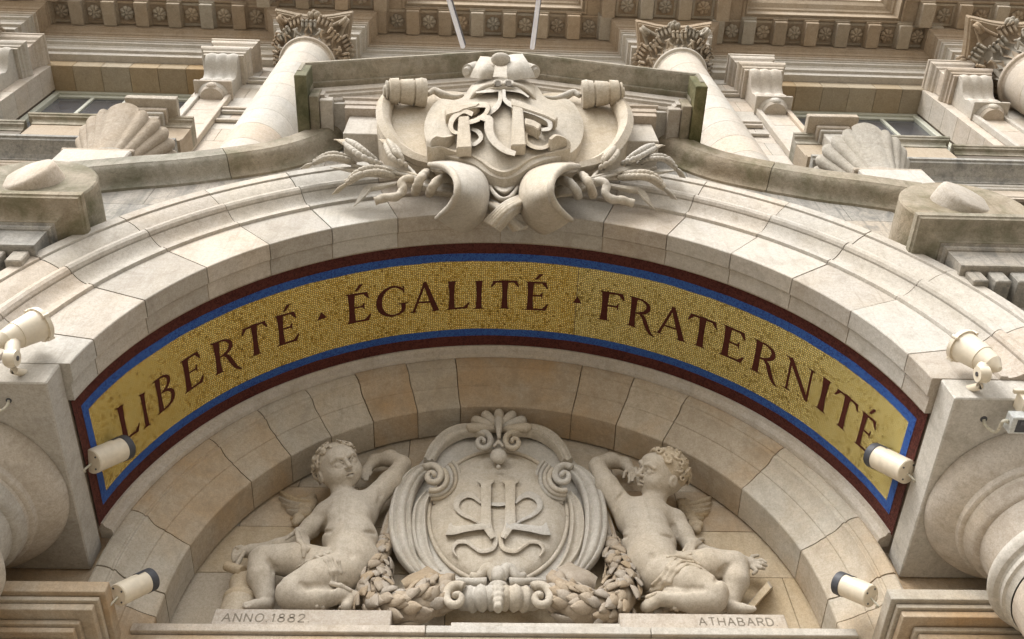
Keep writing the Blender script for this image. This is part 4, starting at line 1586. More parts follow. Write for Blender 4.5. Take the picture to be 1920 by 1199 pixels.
# ------------------------------------------------------------------ pilasters with brackets beside the windows
def pilaster(cx, label, flip=1):
    t = thing('window_pilaster', label, 'pilaster', (cx, UY, 11), 'bracketed pilasters beside the windows')
    w = 0.225
    # strip with sunk panel
    zt = 14.25
    box('pilaster_edge', cx - w, cx - w + 0.06, UY - 0.085, UY - 0.002, 11.0, zt, STONE_UP, t)
    box('pilaster_edge', cx + w - 0.06, cx + w, UY - 0.085, UY - 0.002, 11.0, zt, STONE_UP, t)
    box('pilaster_edge', cx - w + 0.061, cx + w - 0.061, UY - 0.083, UY - 0.002, zt - 0.1, zt, STONE_UP, t)
    for k in range(6):
        z = 11.0 + k * 0.53
        box('panel_stone', cx - w + 0.062, cx + w - 0.062, UY - 0.045, UY - 0.002, z + 0.002, min(z + 0.526, zt - 0.102), STONE_UP, t, bev=0.003)
    # scrolled bracket: a roll in front, fluted above
    v, f = [], []
    n, m_ = 26, 14
    lobes = lambda u: 0.018 * abs(math.sin(u * PI * 3))
    for i in range(n + 1):
        s_ = i / n
        # side outline of the console (y forward, z)
        P_ = catmull([(0.0, 14.26, 0), (-0.09, 14.30, 0), (-0.17, 14.42, 0), (-0.15, 14.56, 0), (-0.20, 14.66, 0), (-0.32, 14.74, 0), (-0.38, 14.82, 0), (-0.38, 14.90, 0)], n + 1)
        for j in range(m_ * 3 + 1):
            u = j / (m_ * 3)
            x = cx - w * 0.95 + 2 * w * 0.95 * u
            v.append((x, UY - 0.03 + P_[i, 0] - lobes(u), P_[i, 1]))
    q = m_ * 3 + 1
    for i in range(n):
        for j in range(q - 1):
            f.append((i * q + j, i * q + j + 1, (i + 1) * q + j + 1, (i + 1) * q + j))
    o0 = len(v)
    # close the sides back to the wall
    for i in range(n + 1):
        v.append((cx - w * 0.95, UY, P_[i, 1]))
    for i in range(n + 1):
        v.append((cx + w * 0.95, UY, P_[i, 1]))
    for i in range(n):
        f.append((i * q, (i + 1) * q, o0 + i + 1, o0 + i))
        f.append((i * q + q - 1, o0 + n + 1 + i, o0 + n + 2 + i, (i + 1) * q + q - 1))
    mesh('bracket', v, f, STONE_UP, t, smooth=True, angle=40)
    # little plate and round drop beneath
    box('bracket_plate', cx - w - 0.02, cx + w + 0.02, UY - 0.25, UY - 0.002, 14.21, 14.25, STONE_UP, t)
    for k, (r_, zz) in enumerate(((0.20, 14.18), (0.17, 14.12))):
        bm = bmesh.new()
        bmesh.ops.create_cone(bm, cap_ends=True, segments=28, radius1=r_ * 0.86, radius2=r_, depth=0.055)
        for vv in bm.verts:
            vv.co = Vector((cx + vv.co.x, UY - 0.06 + vv.co.y * 0.9, zz + vv.co.z))
        from_bm('drop_disc', bm, STONE_UP, t, smooth=True, angle=30)
    bm = bmesh.new()
    bmesh.ops.create_uvsphere(bm, u_segments=14, v_segments=10, radius=0.07)
    for vv in bm.verts:
        vv.co = Vector((cx + vv.co.x, UY - 0.20 + vv.co.y * 0.6, 14.17 + vv.co.z))
    from_bm('drop_bead', bm, STONE_UP, t, smooth=True)
    # capital block over the bracket, then plain block and second cornice, reaching up to the architrave
    plan = [(cx - w - 0.04, UY), (cx - w - 0.04, UY - 0.40), (cx + w + 0.04, UY - 0.40), (cx + w + 0.04, UY)]
    plan_sweep('bracket_cornice', plan, [(-0.2, 14.905), (0.0, 14.905), (0.0, 14.96), (0.02, 14.97), (0.025, 15.01), (0.05, 15.03), (0.065, 15.06), (0.065, 15.10), (-0.2, 15.10)], STONE_UP, t)
    box('block', cx - w - 0.01, cx + w + 0.01, UY - 0.32, UY - 0.003, 15.102, 15.42, STONE_UP, t)
    plan = [(cx - w - 0.01, UY), (cx - w - 0.01, UY - 0.32), (cx + w + 0.01, UY - 0.32), (cx + w + 0.01, UY)]
    plan_sweep('upper_moulding', plan, [(-0.2, 15.422), (0.0, 15.422), (0.01, 15.46), (0.035, 15.48), (0.045, 15.52), (0.075, 15.55), (0.085, 15.58), (0.085, 15.64), (0.10, 15.65), (0.10, 15.69), (-0.2, 15.69)], STONE_UP, t)
    return t


pilaster(-3.66, 'panelled pilaster with scrolled bracket between the left window and the column beside the gable')
pilaster(-6.66, 'panelled pilaster with scrolled bracket cut off by the left picture edge')
pilaster(3.70, 'panelled pilaster with scrolled bracket between the right window and the column beside the gable')
pilaster(6.63, 'panelled pilaster with scrolled bracket beside the large capital at the right edge')

# wall bands between pilaster and column
for sx, g in ((-1, 'left'), (1, 'right')):
    t = thing('wall_band', 'short moulded stone band beside the %s column behind the gable' % g, 'moulding', (sx * 3.1, UY, 13.6), 'short bands between pilaster and column')
    for z, d in ((13.62, 0.05), (13.68, 0.075), (14.95, 0.05), (15.0, 0.08), (13.3, 0.045)):
        xa, xb = sorted((sx * 2.3, sx * (3.43 - 0.0)))
        box('fillet', xa, xb, UY - d, UY - 0.002, z, z + 0.05, STONE_UP, t, bev=0.008)

# ------------------------------------------------------------------ Corinthian columns
def leafsheet(w, h, curl, n=10, m_=7, lobes=3):
    """upright acanthus leaf: grows up z, tip curls outwards (-y)"""
    V, F = [], []
    for i in range(n + 1):
        u = i / n
        ww = w * (0.55 + 0.45 * math.sin(PI * min(1, u * 0.9 + 0.12))) * (1 - 0.40 * max(0, u - 0.72) / 0.28)
        sc = 1 + 0.07 * math.cos(u * PI * 2 * lobes)
        zc = h * u if u < 0.72 else h * (0.72 + 0.22 * math.sin((u - 0.72) / 0.28 * PI / 2 * 1.4))
        yc = -0.25 * curl * u * u - (curl * (1 - math.cos((max(0, u - 0.62)) / 0.38 * PI * 0.62)))
        for j in range(m_ + 1):
            v = -1 + 2 * j / m_
            rib = 0.18 * w * (abs(v) ** 1.5) * 0.5 + 0.05 * w * math.cos(v * PI * 3)
            V.append((ww * sc * v, yc + rib, zc - 0.1 * h * v * v * u))
    for i in range(n):
        for j in range(m_):
            q = i * (m_ + 1) + j
            F.append((q, q + 1, q + m_ + 2, q + m_ + 1))
    return V, F


def place(vf, M):
    return [tuple(M @ Vector(v)) for v in vf[0]], vf[1]


def corinthian(cx, cy, r, z0, zcap, H, label, s=1.0):
    t = thing('upper_column', label, 'column', (cx, cy, z0), 'round columns with leafy capitals')
    nd = 9
    zs = [z0 + (zcap - 0.12 - z0) * i / nd for i in range(nd + 1)]
    for k, (a, b) in enumerate(zip(zs[:-1], zs[1:])):
        lathe('shaft_drum', [(r * 0.8, a + 0.002), (r - 0.003, a + 0.002), (r, a + 0.005), (r, b - 0.005), (r - 0.003, b - 0.002), (r * 0.8, b - 0.002)], cx, cy, STONE_UP, t, n=48)
    lathe('astragal', [(r - 0.01, zcap - 0.12), (r + 0.005, zcap - 0.10), (r + 0.01, zcap - 0.07), (r + 0.045, zcap - 0.06), (r + 0.055, zcap - 0.035), (r + 0.045, zcap - 0.01), (r - 0.02, zcap)], cx, cy, STONE_UP, t, n=48)
    rb = r * 0.93
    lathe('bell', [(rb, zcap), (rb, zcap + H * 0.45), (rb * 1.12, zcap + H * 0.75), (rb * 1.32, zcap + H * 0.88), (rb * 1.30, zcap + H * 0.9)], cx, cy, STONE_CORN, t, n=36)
    # abacus with hollow sides and cut corners
    V, F = [], []
    A = r * 1.62
    out = []
    for k in range(4):
        a = k * PI / 2
        for i in range(9):
            v = -1 + 2 * i / 8
            d = A * (0.86 + 0.16 * v * v) if abs(v) < 1 else A * 0.99
            p = Vector((A * 0.97 * v, -d))
            out.append(Vector((p.x * math.cos(a) - p.y * math.sin(a), p.x * math.sin(a) + p.y * math.cos(a))))
    zz = [zcap + H * 0.885, zcap + H * 0.92, zcap + H * 0.925, zcap + H]
    sc_ = [0.95, 0.97, 1.0, 1.03]
    n = len(out)
    for z, q in zip(zz, sc_):
        for p in out:
            V.append((cx + p.x * q, cy + p.y * q, z))
    for l in range(3):
        for i in range(n):
            F.append((l * n + i, l * n + (i + 1) % n, (l + 1) * n + (i + 1) % n, (l + 1) * n + i))
    F += [tuple(range(n)), tuple(3 * n + i for i in range(n))]
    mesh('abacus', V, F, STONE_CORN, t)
    # leaves: two rows of eight
    for rowi, (h, cu, z, w) in enumerate(((H * 0.44, r * 0.36, zcap + 0.01, r * 0.44), (H * 0.72, r * 0.42, zcap, r * 0.44))):
        V, F = leafsheet(w * 1.25, h, cu)
        tip = max(range(len(V)), key=lambda q_: -V[q_][1])
        ty_, tz_ = V[tip][1], V[tip][2]
        lobes_ = [(V, F)]
        for q_ in (-0.55, -0.2, 0.2, 0.55):
            lobes_.append(tube([(q_ * w, ty_ * 0.62, tz_ * 0.72, 0.016), (q_ * w * 1.05, ty_ * 0.95, tz_ * 0.93, 0.024), (q_ * w * 1.0, ty_ * 1.05, tz_ * 0.88, 0.020)], 6, 6))
        for q_ in (-1, 1):
            lobes_.append(tube([(q_ * w * 0.7, ty_ * 0.2, tz_ * 0.35, 0.012), (q_ * w * 1.15, ty_ * 0.45, tz_ * 0.55, 0.022), (q_ * w * 0.95, ty_ * 0.6, tz_ * 0.62, 0.014)], 6, 6))
        V, F = join(lobes_)
        base = None
        for k in range(8):
            a = 2 * PI * (k + 0.5 * rowi) / 8
            M = Matrix.Translation((cx, cy, z)) @ Matrix.Rotation(a, 4, 'Z') @ Matrix.Translation((0, -rb - 0.006 - 0.012 * rowi, 0))
            if base is None:
                base = mesh('acanthus_leaf', V, F, STONE_CORN, t, smooth=True)
                o = base
            else:
                o = base.copy()
                SC.collection.objects.link(o)
                o.parent = t
            o.matrix_parent_inverse = Matrix()
            o.matrix_basis = Matrix.Translation(-t.location) @ M
    # corner volutes and stems
    for k in range(4):
        a = PI / 4 + k * PI / 2
        dx, dy = math.cos(a), math.sin(a)
        parts = []
        for sgn in (-1, 1):
            px_, py_ = -dy * sgn, dx * sgn
            path = []
            for i in range(7):
                f = i / 6
                rr = rb * 1.0 + (A * 1.16 - rb * 1.0) * f ** 1.6
                off_ = r * 0.55 * (1 - f) + 0.012
                path.append((cx + dx * rr + px_ * off_, cy + dy * rr + py_ * off_, zcap + H * (0.5 + 0.36 * f ** 0.7), 0.02 + 0.01 * f))
            parts.append(tube(path, 16, 8))
            path = []
            for i in range(14):
                ph = i / 13 * 2.3 * PI
                rr = 0.085 * (1 - i / 16) * r / 0.34
                path.append((cx + dx * (A * 1.16 - 0.03 + rr * math.sin(ph)) + px_ * 0.02, cy + dy * (A * 1.16 - 0.03 + rr * math.sin(ph)) + py_ * 0.02, zcap + H * 0.86 - 0.08 + rr * math.cos(ph), 0.026))
            parts.append(tube(path, 26, 8))
        v, f = join(parts)
        mesh('corner_volute', v, f, STONE_CORN, t, smooth=True, angle=60)
    # flower in the middle of each abacus side
    for k in range(4):
        a = k * PI / 2
        parts = []
        for q in range(7):
            g = 2 * PI * q / 6
            rr = 0.06 if q < 6 else 0
            bm = bmesh.new()
            bmesh.ops.create_icosphere(bm, subdivisions=2, radius=0.045 * r / 0.34)
            M = Matrix.Translation((cx, cy, zcap + H * 0.93)) @ Matrix.Rotation(a, 4, 'Z') @ Matrix.Translation((rr * math.cos(g), -A * 0.90 - (0.03 if q == 6 else 0), rr * math.sin(g)))
            parts.append(([tuple(M @ Vector((v.co.x * 0.8, v.co.y * 1.2, v.co.z * 0.8))) for v in bm.verts], [tuple(v.index for v in fc.verts) for fc in bm.faces]))
            bm.free()
        v, f = join(parts)
        mesh('abacus_flower', v, f, STONE_CORN, t, smooth=True)
    return t


corinthian(-2.55, 0.72, 0.335, 10.6, 15.0, 0.82, 'round column with leafy capital rising behind the left end of the gable')
corinthian(2.55, 0.72, 0.335, 10.6, 15.0, 0.82, 'round column with leafy capital rising behind the right end of the gable')
corinthian(7.40, 0.62, 0.40, 10.6, 14.85, 0.97, 'large leafy column capital cut off by the right edge of the picture')
corinthian(-7.55, 0.62, 0.40, 10.6, 14.85, 0.97, 'leafy column capital standing outside the left edge of the picture')

# ================================================================== BALCONY BEHIND THE SCROLLS
for sx, g, seed in ((-1, 'left', 3), (1, 'right', 4)):
    t = thing('balcony', 'moulded stone balcony edge crossing in front of the %s window' % g, 'balcony', (sx * 5, 0.6, 11), 'balconies below the upper windows')
    x0, x1 = 3.3, 8.6
    plan = [(-x1, 0.5), (-x0, 0.5)] if sx < 0 else [(x0, 0.5), (x1, 0.5)]
    plan_sweep('cornice_slab', plan, [(-0.5, 11.33), (0.0, 11.33), (0.004, 11.31), (0.0, 11.28), (-0.02, 11.275), (-0.03, 11.25), (-0.08, 11.235), (-0.16, 11.20), (-0.20, 11.17), (-0.205, 11.15), (-0.5, 11.15)], STONE_GREY, t)
    plan_sweep('fillet_band', plan, [(-0.5, 11.149), (-0.215, 11.149), (-0.21, 11.13), (-0.215, 11.10), (-0.225, 11.095), (-0.228, 11.06), (-0.24, 11.05), (-0.5, 11.05)], STONE_UP, t)
    plan_sweep('fascia', plan, [(-0.5, 11.049), (-0.245, 11.049), (-0.245, 10.90), (-0.255, 10.89), (-0.255, 10.86), (-0.5, 10.86)], STONE_UP, t)
    plan_sweep('dark_soffit', plan, [(-0.6, 10.859), (-0.27, 10.859), (-0.28, 10.84), (-0.6, 10.80)], DARKST, t)  # underside shade put into the dark stone colour
    plan = [(-5.06, 0.95), (-5.06, 0.5), (-x0, 0.5)] if sx < 0 else [(x0, 0.5), (5.06, 0.5), (5.06, 0.95)]
    plan_sweep('rail_cap', plan, [(-0.3, 12.03), (0.0, 12.03), (0.006, 12.015), (0.0, 11.985), (-0.012, 11.98), (-0.02, 11.955), (-0.05, 11.945), (-0.065, 11.92), (-0.07, 11.86), (-0.3, 11.86)], STONE_MOSS, t)
    plan_sweep('rail_block', plan, [(-0.3, 11.859), (-0.08, 11.859), (-0.08, 11.50), (-0.06, 11.48), (-0.06, 11.42), (-0.3, 11.42)], STONE_CORN, t)
    plan = [(-x1, 0.58), (-5.10, 0.58)] if sx < 0 else [(5.10, 0.58), (x1, 0.58)]
    plan_sweep('rail_cap', plan, [(-0.3, 12.0), (0.0, 12.0), (0.006, 11.985), (0.0, 11.955), (-0.012, 11.95), (-0.02, 11.925), (-0.05, 11.915), (-0.065, 11.89), (-0.07, 11.86), (-0.3, 11.86)], STONE_MOSS, t)
    plan_sweep('rail_block', plan, [(-0.3, 11.859), (-0.08, 11.859), (-0.08, 11.34), (-0.3, 11.34)], DARKST, t)
    box('balcony_wall', min(sx * x0, sx * x1), max(sx * x0, sx * x1), 0.80, UY - 0.003, 8.0, 10.8, DARKST, t)

# pedestals with square caps, and shell finials in front of them
def pedestal(sx, xa, xb, label):
    t = thing('pedestal', label, 'pedestal', ((xa + xb) / 2, 0.5, 10), 'square capped pedestals behind the shells')
    bm = bmesh.new()
    bm_box(bm, xa, xb, 0.30, 0.81, 12.0, 12.10, 0.012, 2)
    for v in bm.verts:
        v.co += Vector((0, 0, 0)) + Vector(noise.noise_vector(v.co * 9)) * 0.006
    from_bm('cap_slab', bm, ROUGHST, t)
    for d, z1, z0 in ((0.10, 11.998, 11.93), (0.125, 11.928, 11.88), (0.155, 11.878, 9.6)):
        box('cap_step' if z0 > 11 else 'pedestal_shaft', xa + d, xb - d, 0.30 + d, 0.81 - d, z0, z1, STONE, t, bev=0.008)
    return t


pedestal(-1, -4.01, -3.46, 'square stone pedestal with a chipped slab cap behind the left shell finial')
pedestal(1, 3.43, 4.0, 'square stone pedestal with a chipped slab cap behind the right shell finial')


def shell(sx, cx, label):
    """fluted shell vase standing on its block"""
    y0 = 0.34
    t = thing('shell_finial', label, 'finial', (cx, y0, 9.6), 'shell finials on the curved cornices')
    # fluted cup: flutes fan outwards, a broad lobe in the middle, scalloped lip
    V, F = [], []
    nu, nv = 96, 18
    for i in range(nu + 1):
        u = -1 + 2 * i / nu
        a = u * 1.75
        c_ = abs(u) < 0.17
        if c_:
            fl = 1.0 - 0.25 * (u / 0.17) ** 2
        else:
            q = (abs(u) - 0.17) / 0.83 * 5.0
            fl = 0.35 + 0.65 * abs(math.sin(PI * q)) ** 0.7
        for j in range(nv + 1):
            v = j / nv
            rx = 0.21 + 0.215 * v ** 1.15
            ry = 0.21 + 0.15 * v ** 1.2
            amp = 0.018 + 0.055 * v
            if v > 0.9:
                rx -= 0.03 * ((v - 0.9) / 0.1) ** 2
            rr = 1 + 0
            x = math.sin(a) * (rx + amp * fl)
            y = -math.cos(a) * (ry + amp * fl * 0.9)
            z = 9.93 + (0.60 - 0.10 * abs(u) + (0.10 * fl if c_ else 0.035 * fl)) * v
            V.append((cx + x, y0 + y, z))
    for i in range(nu):
        for j in range(nv):
            p_ = i * (nv + 1) + j
            F.append((p_, p_ + 1, p_ + nv + 2, p_ + nv + 1))
    o_ = len(V)
    V.append((cx, y0 + 0.02, 10.42))
    V.append((cx, y0 + 0.02, 9.93))
    for i in range(nu):
        F.append((i * (nv + 1) + nv, (i + 1) * (nv + 1) + nv, o_))
        F.append((i * (nv + 1), (i + 1) * (nv + 1), o_ + 1))
    mesh('shell_body', V, F, ROUGHST, t, smooth=True, angle=70)
    lathe('foot_ring', [(0.05, 9.86), (0.30, 9.86), (0.36, 9.885), (0.37, 9.92), (0.33, 9.96), (0.22, 9.98), (0.05, 9.98)], cx + sx * -0.05, y0 + 0.12, STONE, t, n=36)
    bm = bmesh.new()
    bm_box(bm, cx - 0.33, cx + 0.30, y0 - 0.26, y0 + 0.25, 9.80, 9.857, 0.01)
    from_bm('base_plate', bm, ROUGHST, t)
    bm = bmesh.new()
    bm_box(bm, cx - 0.30, cx + 0.29, y0 - 0.27, y0 + 0.25, 9.2, 9.797, 0.012)
    from_bm('base_block', bm, STONE, t)
    xs = cx - sx * 0.36
    bm = bmesh.new()
    bm_box(bm, xs - 0.06, xs + 0.06, y0 + 0.1, y0 + 0.4, 9.5, 10.05, 0.02, 2)
    from_bm('side_block', bm, STONE, t)
    bm = bmesh.new()
    bm_box(bm, cx - 0.14, cx + 0.16, y0 + 0.16, y0 + 0.40, 10.5, 11.2, 0.02, 2)
    from_bm('rear_block', bm, ROUGHST, t)
    return t


shell(-1, -3.50, 'worn fluted stone shell finial standing in front of the left window')
shell(1, 3.50, 'worn fluted stone shell finial standing in front of the right window')

# ================================================================== LAMPS
def ringed(a, b, ra, rb, n=28):
    """closed cylinder or cone between two points"""
    a, b = Vector(a), Vector(b)
    d = (b - a).normalized()
    u = d.orthogonal().normalized()
    w = d.cross(u)
    V, F = [], []
    for p, r in ((a, ra), (b, rb)):
        for i in range(n):
            g = 2 * PI * i / n
            V.append(tuple(p + (u * math.cos(g) + w * math.sin(g)) * r))
    F = [(i, (i + 1) % n, n + (i + 1) % n, n + i) for i in range(n)] + [tuple(range(n)), tuple(range(n, 2 * n))]
    return V, F


def ring_open(a, b, ro, ri, n=28, arc=1.0, start=0.0):
    a, b = Vector(a), Vector(b)
    d = (b - a).normalized()
    u = Vector((0, 0, 1)) - d * d.z
    u.normalize()
    w = d.cross(u)
    V, F = [], []
    m_ = n + 1
    for p, r in ((a, ro), (b, ro), (b, ri), (a, ri)):
        for i in range(m_):
            g = start + 2 * PI * arc * i / n
            V.append(tuple(p + (u * math.cos(g) + w * math.sin(g)) * r))
    for i in range(n):
        for k in range(4):
            k2 = (k + 1) % 4
            F.append((k * m_ + i, k * m_ + i + 1, k2 * m_ + i + 1, k2 * m_ + i))
    return V, F


def spot(a, b, r, wall, label):
    t = thing('spotlight', label, 'spotlight', tuple(wall), 'small tube spotlights aimed into the arch')
    a, b = Vector(a), Vector(b)
    d = (b - a).normalized()
    v, f = join([ringed(a, b, r, r), ringed(a - d * 0.006, a, r * 0.93, r)])
    mesh('lamp_tube', v, f, CREAM, t, smooth=True, angle=40)
    v, f = join([ring_open(b - d * 0.002, b + d * 0.045, r * 1.05, r * 0.93), ring_open(b - d * 0.05, b - d * 0.003, r * 1.045, r * 0.99, arc=0.3, start=-0.9)])
    mesh('hood_ring', v, f, RUBBER, t, smooth=True, angle=40)
    v, f = ringed(b + d * 0.002, b + d * 0.008, r * 0.9, r * 0.9)
    mesh('lens', v, f, LENS, t, smooth=True, angle=40)
    sc_ = []
    u_ = d.orthogonal().normalized()
    w_ = d.cross(u_)
    for g in range(4):
        q_ = a - d * 0.006 + (u_ * math.cos(g * PI / 2) + w_ * math.sin(g * PI / 2)) * r * 0.7
        v, f = ringed(q_ - d * 0.004, q_ + d * 0.002, 0.006, 0.006, 8)
        mesh('screw', v, f, STEEL, t)
    s_ = 1 if wall[0] < 0 else -1
    v, f = tube([(*(a + Vector((0, 0.01, 0))), 0.007), (a.x - s_ * 0.03, a.y + 0.02, a.z - 0.06, 0.007), (wall[0] - s_ * 0.01, wall[1] + 0.02, wall[2] - 0.05, 0.007)], 10, 7)
    mesh('supply_cable', v, f, CABLE, t, smooth=True)
    m_ = a + d * 0.02
    v, f = join([ringed(Vector(wall), Vector(wall) + (m_ - Vector(wall)) * 0.3, 0.035, 0.035), tube([(*wall, 0.012), (*m_, 0.012)], 3, 8)])
    mesh('wall_bracket', v, f, CREAM, t, smooth=True, angle=40)
    return t


def wallpt(px, py, x):
    d = CR * ((px - 960) / FPX) - CU * ((py - 599.5) / FPX) + CF
    return CP + d * ((x - CP.x) / d.x)


for (pa, pb, rp, x, lab) in (((172, 866), (226, 843), 24, -2.512, 'cream tube spotlight over the L of LIBERTÉ, dark hood at its tip'),
                             ((1701, 885), (1647, 858), 24, 2.512, 'cream tube spotlight by the last É of FRATERNITÉ, dark hood at its tip'),
                             ((222, 1116), (272, 1092), 22, -2.20, 'lower left cream tube spotlight near the ANNO.1882. ledge'),
                             ((1632, 1118), (1584, 1098), 22, 2.20, 'lower right cream tube spotlight near the ATHABARD. ledge')):
    s = -1 if x < 0 else 1
    w = wallpt(pa[0] + s * 4, pa[1] + 4, x)
    yb = w.y
    a = at(pa[0], pa[1], yb - 0.04)
    b = at(pb[0], pb[1], yb + 0.02)
    dist = (a - CP).dot(CF)
    spot(a, b, rp / FPX * dist, w, lab)

# two round floodlights on the column slabs
for (pa, pb, pp, lab) in (((8, 640), (72, 610), (22, 672), 'cream round floodlight standing on the left column slab'),
                          ((1862, 685), (1806, 650), (1842, 702), 'cream round floodlight standing on the right column slab')):
    y = -0.14
    a, b, p = at(*pa, y), at(*pb, y + 0.01), at(*pp, y + 0.03)
    t = thing('floodlight', lab, 'floodlight', (p.x, 0.1, 6.3), 'round floodlights on the column slabs')
    d = (b - a).normalized()
    L_ = (b - a).length
    R_ = 0.092
    v, f = join([ringed(a, a + d * L_ * 0.34, R_ * 0.62, R_ * 0.80), ringed(a + d * L_ * 0.34, a + d * L_ * 0.62, R_ * 0.84, R_ * 0.90), ringed(a + d * L_ * 0.62, b, R_ * 0.90, R_ * 1.0), ringed(a - d * 0.05, a, R_ * 0.18, R_ * 0.62)])
    mesh('lamp_housing', v, f, CREAM, t, smooth=True, angle=35)
    v, f = join([ring_open(b - d * 0.005, b + d * 0.02, R_ * 1.12, R_ * 0.92)] + [ringed(b - d * 0.012 + q, b + d * 0.026 + q, 0.011, 0.011, 8) for q in [(d.orthogonal().normalized() * math.cos(g) + d.cross(d.orthogonal().normalized()) * math.sin(g)) * R_ * 1.1 for g in (0, PI / 2, PI, 3 * PI / 2)]])
    mesh('front_ring', v, f, CREAM, t, smooth=True, angle=35)
    v, f = ringed(b, b + d * 0.006, R_ * 0.94, R_ * 0.94)
    mesh('lens', v, f, LENS, t, smooth=True, angle=35)
    m_ = a + d * L_ * 0.25
    q = Vector((0.03, 0, 0))
    v, f = join([ringed(p - q, p + q, 0.045, 0.045, 20), tube([(*m_, 0.035), (*((m_ + p) / 2), 0.04), (*p, 0.035)], 8, 12), tube([(*p, 0.022), (p.x, p.y + 0.06, p.z - 0.02, 0.022), (p.x, 0.10, 6.29, 0.022)], 8, 10)])
    mesh('mounting_arm', v, f, CREAM, t, smooth=True, angle=40)
    v, f = ringed(p - q * 1.15, p + q * 1.15, 0.014, 0.014, 10)
    mesh('bolt', v, f, STEEL, t, smooth=True, angle=40)

# small box light and its cable under the right slab
z = 6.095
c = atz(1912, 787, z - 0.10)
t = thing('box_light', 'small grey box light hung on a bracket beneath the right column slab', 'light', (c.x, c.y, z))
box('light_case', c.x - 0.075, c.x + 0.12, c.y - 0.05, c.y + 0.06, z - 0.155, z - 0.085, plain('pale_grey_case', (0.55, 0.56, 0.54), rough=0.4), t, bev=0.004)
box('light_window', c.x - 0.045, c.x + 0.11, c.y - 0.035, c.y + 0.045, z - 0.159, z - 0.1545, RUBBER, t, bev=0)
box('cooling_fins', c.x - 0.03, c.x + 0.10, c.y - 0.030, c.y - 0.006, z - 0.163, z - 0.1592, STEEL, t, bev=0)
box('hanging_bracket', c.x + 0.0, c.x + 0.035, c.y - 0.12, c.y - 0.02, z - 0.09, z + 0.002, CREAM, t, bev=0.003)
box('hanging_bracket', c.x - 0.03, c.x + 0.09, c.y - 0.14, c.y - 0.115, z - 0.02, z + 0.002, CREAM, t, bev=0.003)
h = atz(1845, 787, z)
e = Vector((c.x - 0.075, c.y, z - 0.12))
v, f = tube([(h.x, h.y, z + 0.004, 0.009), (h.x + 0.01, h.y + 0.03, z - 0.02, 0.009), (h.x + 0.06, h.y + 0.05, z - 0.05, 0.009), (e.x - 0.03, e.y, e.z, 0.009), (e.x, e.y, e.z, 0.013)], 20, 8)
mesh('supply_cable', v, f, CABLE, t, smooth=True)
v, f = ringed((h.x, h.y, z + 0.0045), (h.x, h.y, z + 0.001), 0.02, 0.02, 16)
h0 = mesh('cable_hole', v, f, RUBBER, t)  # dark disc on the slab, its colour gives the shade of the hole
h = atz(16, 752, z)
t = thing('wall_cable', 'short cream cable end leaving the underside of the left column slab', 'cable', (h.x, h.y, z))
v, f = tube([(h.x, h.y, z + 0.004, 0.008), (h.x - 0.005, h.y + 0.02, z - 0.03, 0.008), (h.x - 0.05, h.y + 0.03, z - 0.05, 0.008), (h.x - 0.2, h.y - 0.02, z - 0.04, 0.008)], 16, 8)
mesh('cable', v, f, CABLE, t, smooth=True)
v, f = ringed((h.x, h.y, z + 0.0045), (h.x, h.y, z + 0.001), 0.016, 0.016, 16)
mesh('cable_hole', v, f, RUBBER, t)  # again a dark disc painting the shade of a hole

# ================================================================== COAT OF ARMS WITH THE LETTERS RF
coa = thing('coat_of_arms', 'large carved stone shield with the interlaced letters RF over the crown of the arch', 'coat of arms', (0, -0.2, 9.4))
# the carving leans out towards its top: depth follows the height on the picture
_py = [95, 105, 150, 200, 250, 300, 330, 380, 440, 460]
_yy = [-0.53, -0.52, -0.45, -0.36, -0.27, -0.19, -0.13, -0.03, 0.12, 0.16]


def CX(x, y, lift=0.0):
    """spot on the carving; x, y measured on an enlargement of the photograph, lift = metres proud"""
    px, py = 560 + x / 2.56, 80 + y / 2.56
    return at(px, py, float(np.interp(py, _py, _yy)) - lift)


def C3(pts):
    return [tuple(CX(*p)) for p in pts]


def both(vf, cx0=0.022):
    """the carving is symmetrical about its middle line"""
    V, F = vf
    return join([vf, ([(2 * cx0 - v[0], v[1], v[2]) for v in V], [tuple(reversed(f)) for f in F])])


# back plate: wide dished ear shield
def dish(outline, centre, rim_lift, mid_lift, name, mat, rings=6, thick=0.1, power=1.0):
    n = 72
    O = catmull([(x, y, 0) for x, y in outline + [outline[0]]], n + 1)[:-1]
    V, F = [], []
    for k in range(rings + 1):
        f = k / rings
        for i in range(n):
            x = centre[0] + (O[i, 0] - centre[0]) * f
            y = centre[1] + (O[i, 1] - centre[1]) * f
            V.append(tuple(CX(x, y, mid_lift + (rim_lift - mid_lift) * f ** power)))
    for k in range(rings):
        for i in range(n):
            j = (i + 1) % n
            F.append((k * n + i, k * n + j, (k + 1) * n + j, (k + 1) * n + i))
    o = len(V)
    for i in range(n):
        p = Vector(V[rings * n + i])
        V.append((p.x, p.y + thick, p.z))
    for i in range(n):
        j = (i + 1) % n
        F.append((rings * n + i, rings * n + j, o + j, o + i))
    return mesh(name, V, F, mat, coa, smooth=True, angle=40, merge=True)


L_out = [(985, 235), (860, 250), (760, 235), (620, 235), (500, 225), (420, 250), (385, 310), (375, 400), (400, 470), (450, 530), (530, 580), (620, 610), (740, 640), (860, 700), (985, 740)]
out = L_out + [(1970 - x, y + 6) for x, y in reversed(L_out[1:-1])]
dish(out, (985, 430), 0.03, 0.05, 'back_plate', CARVE, thick=0.25)

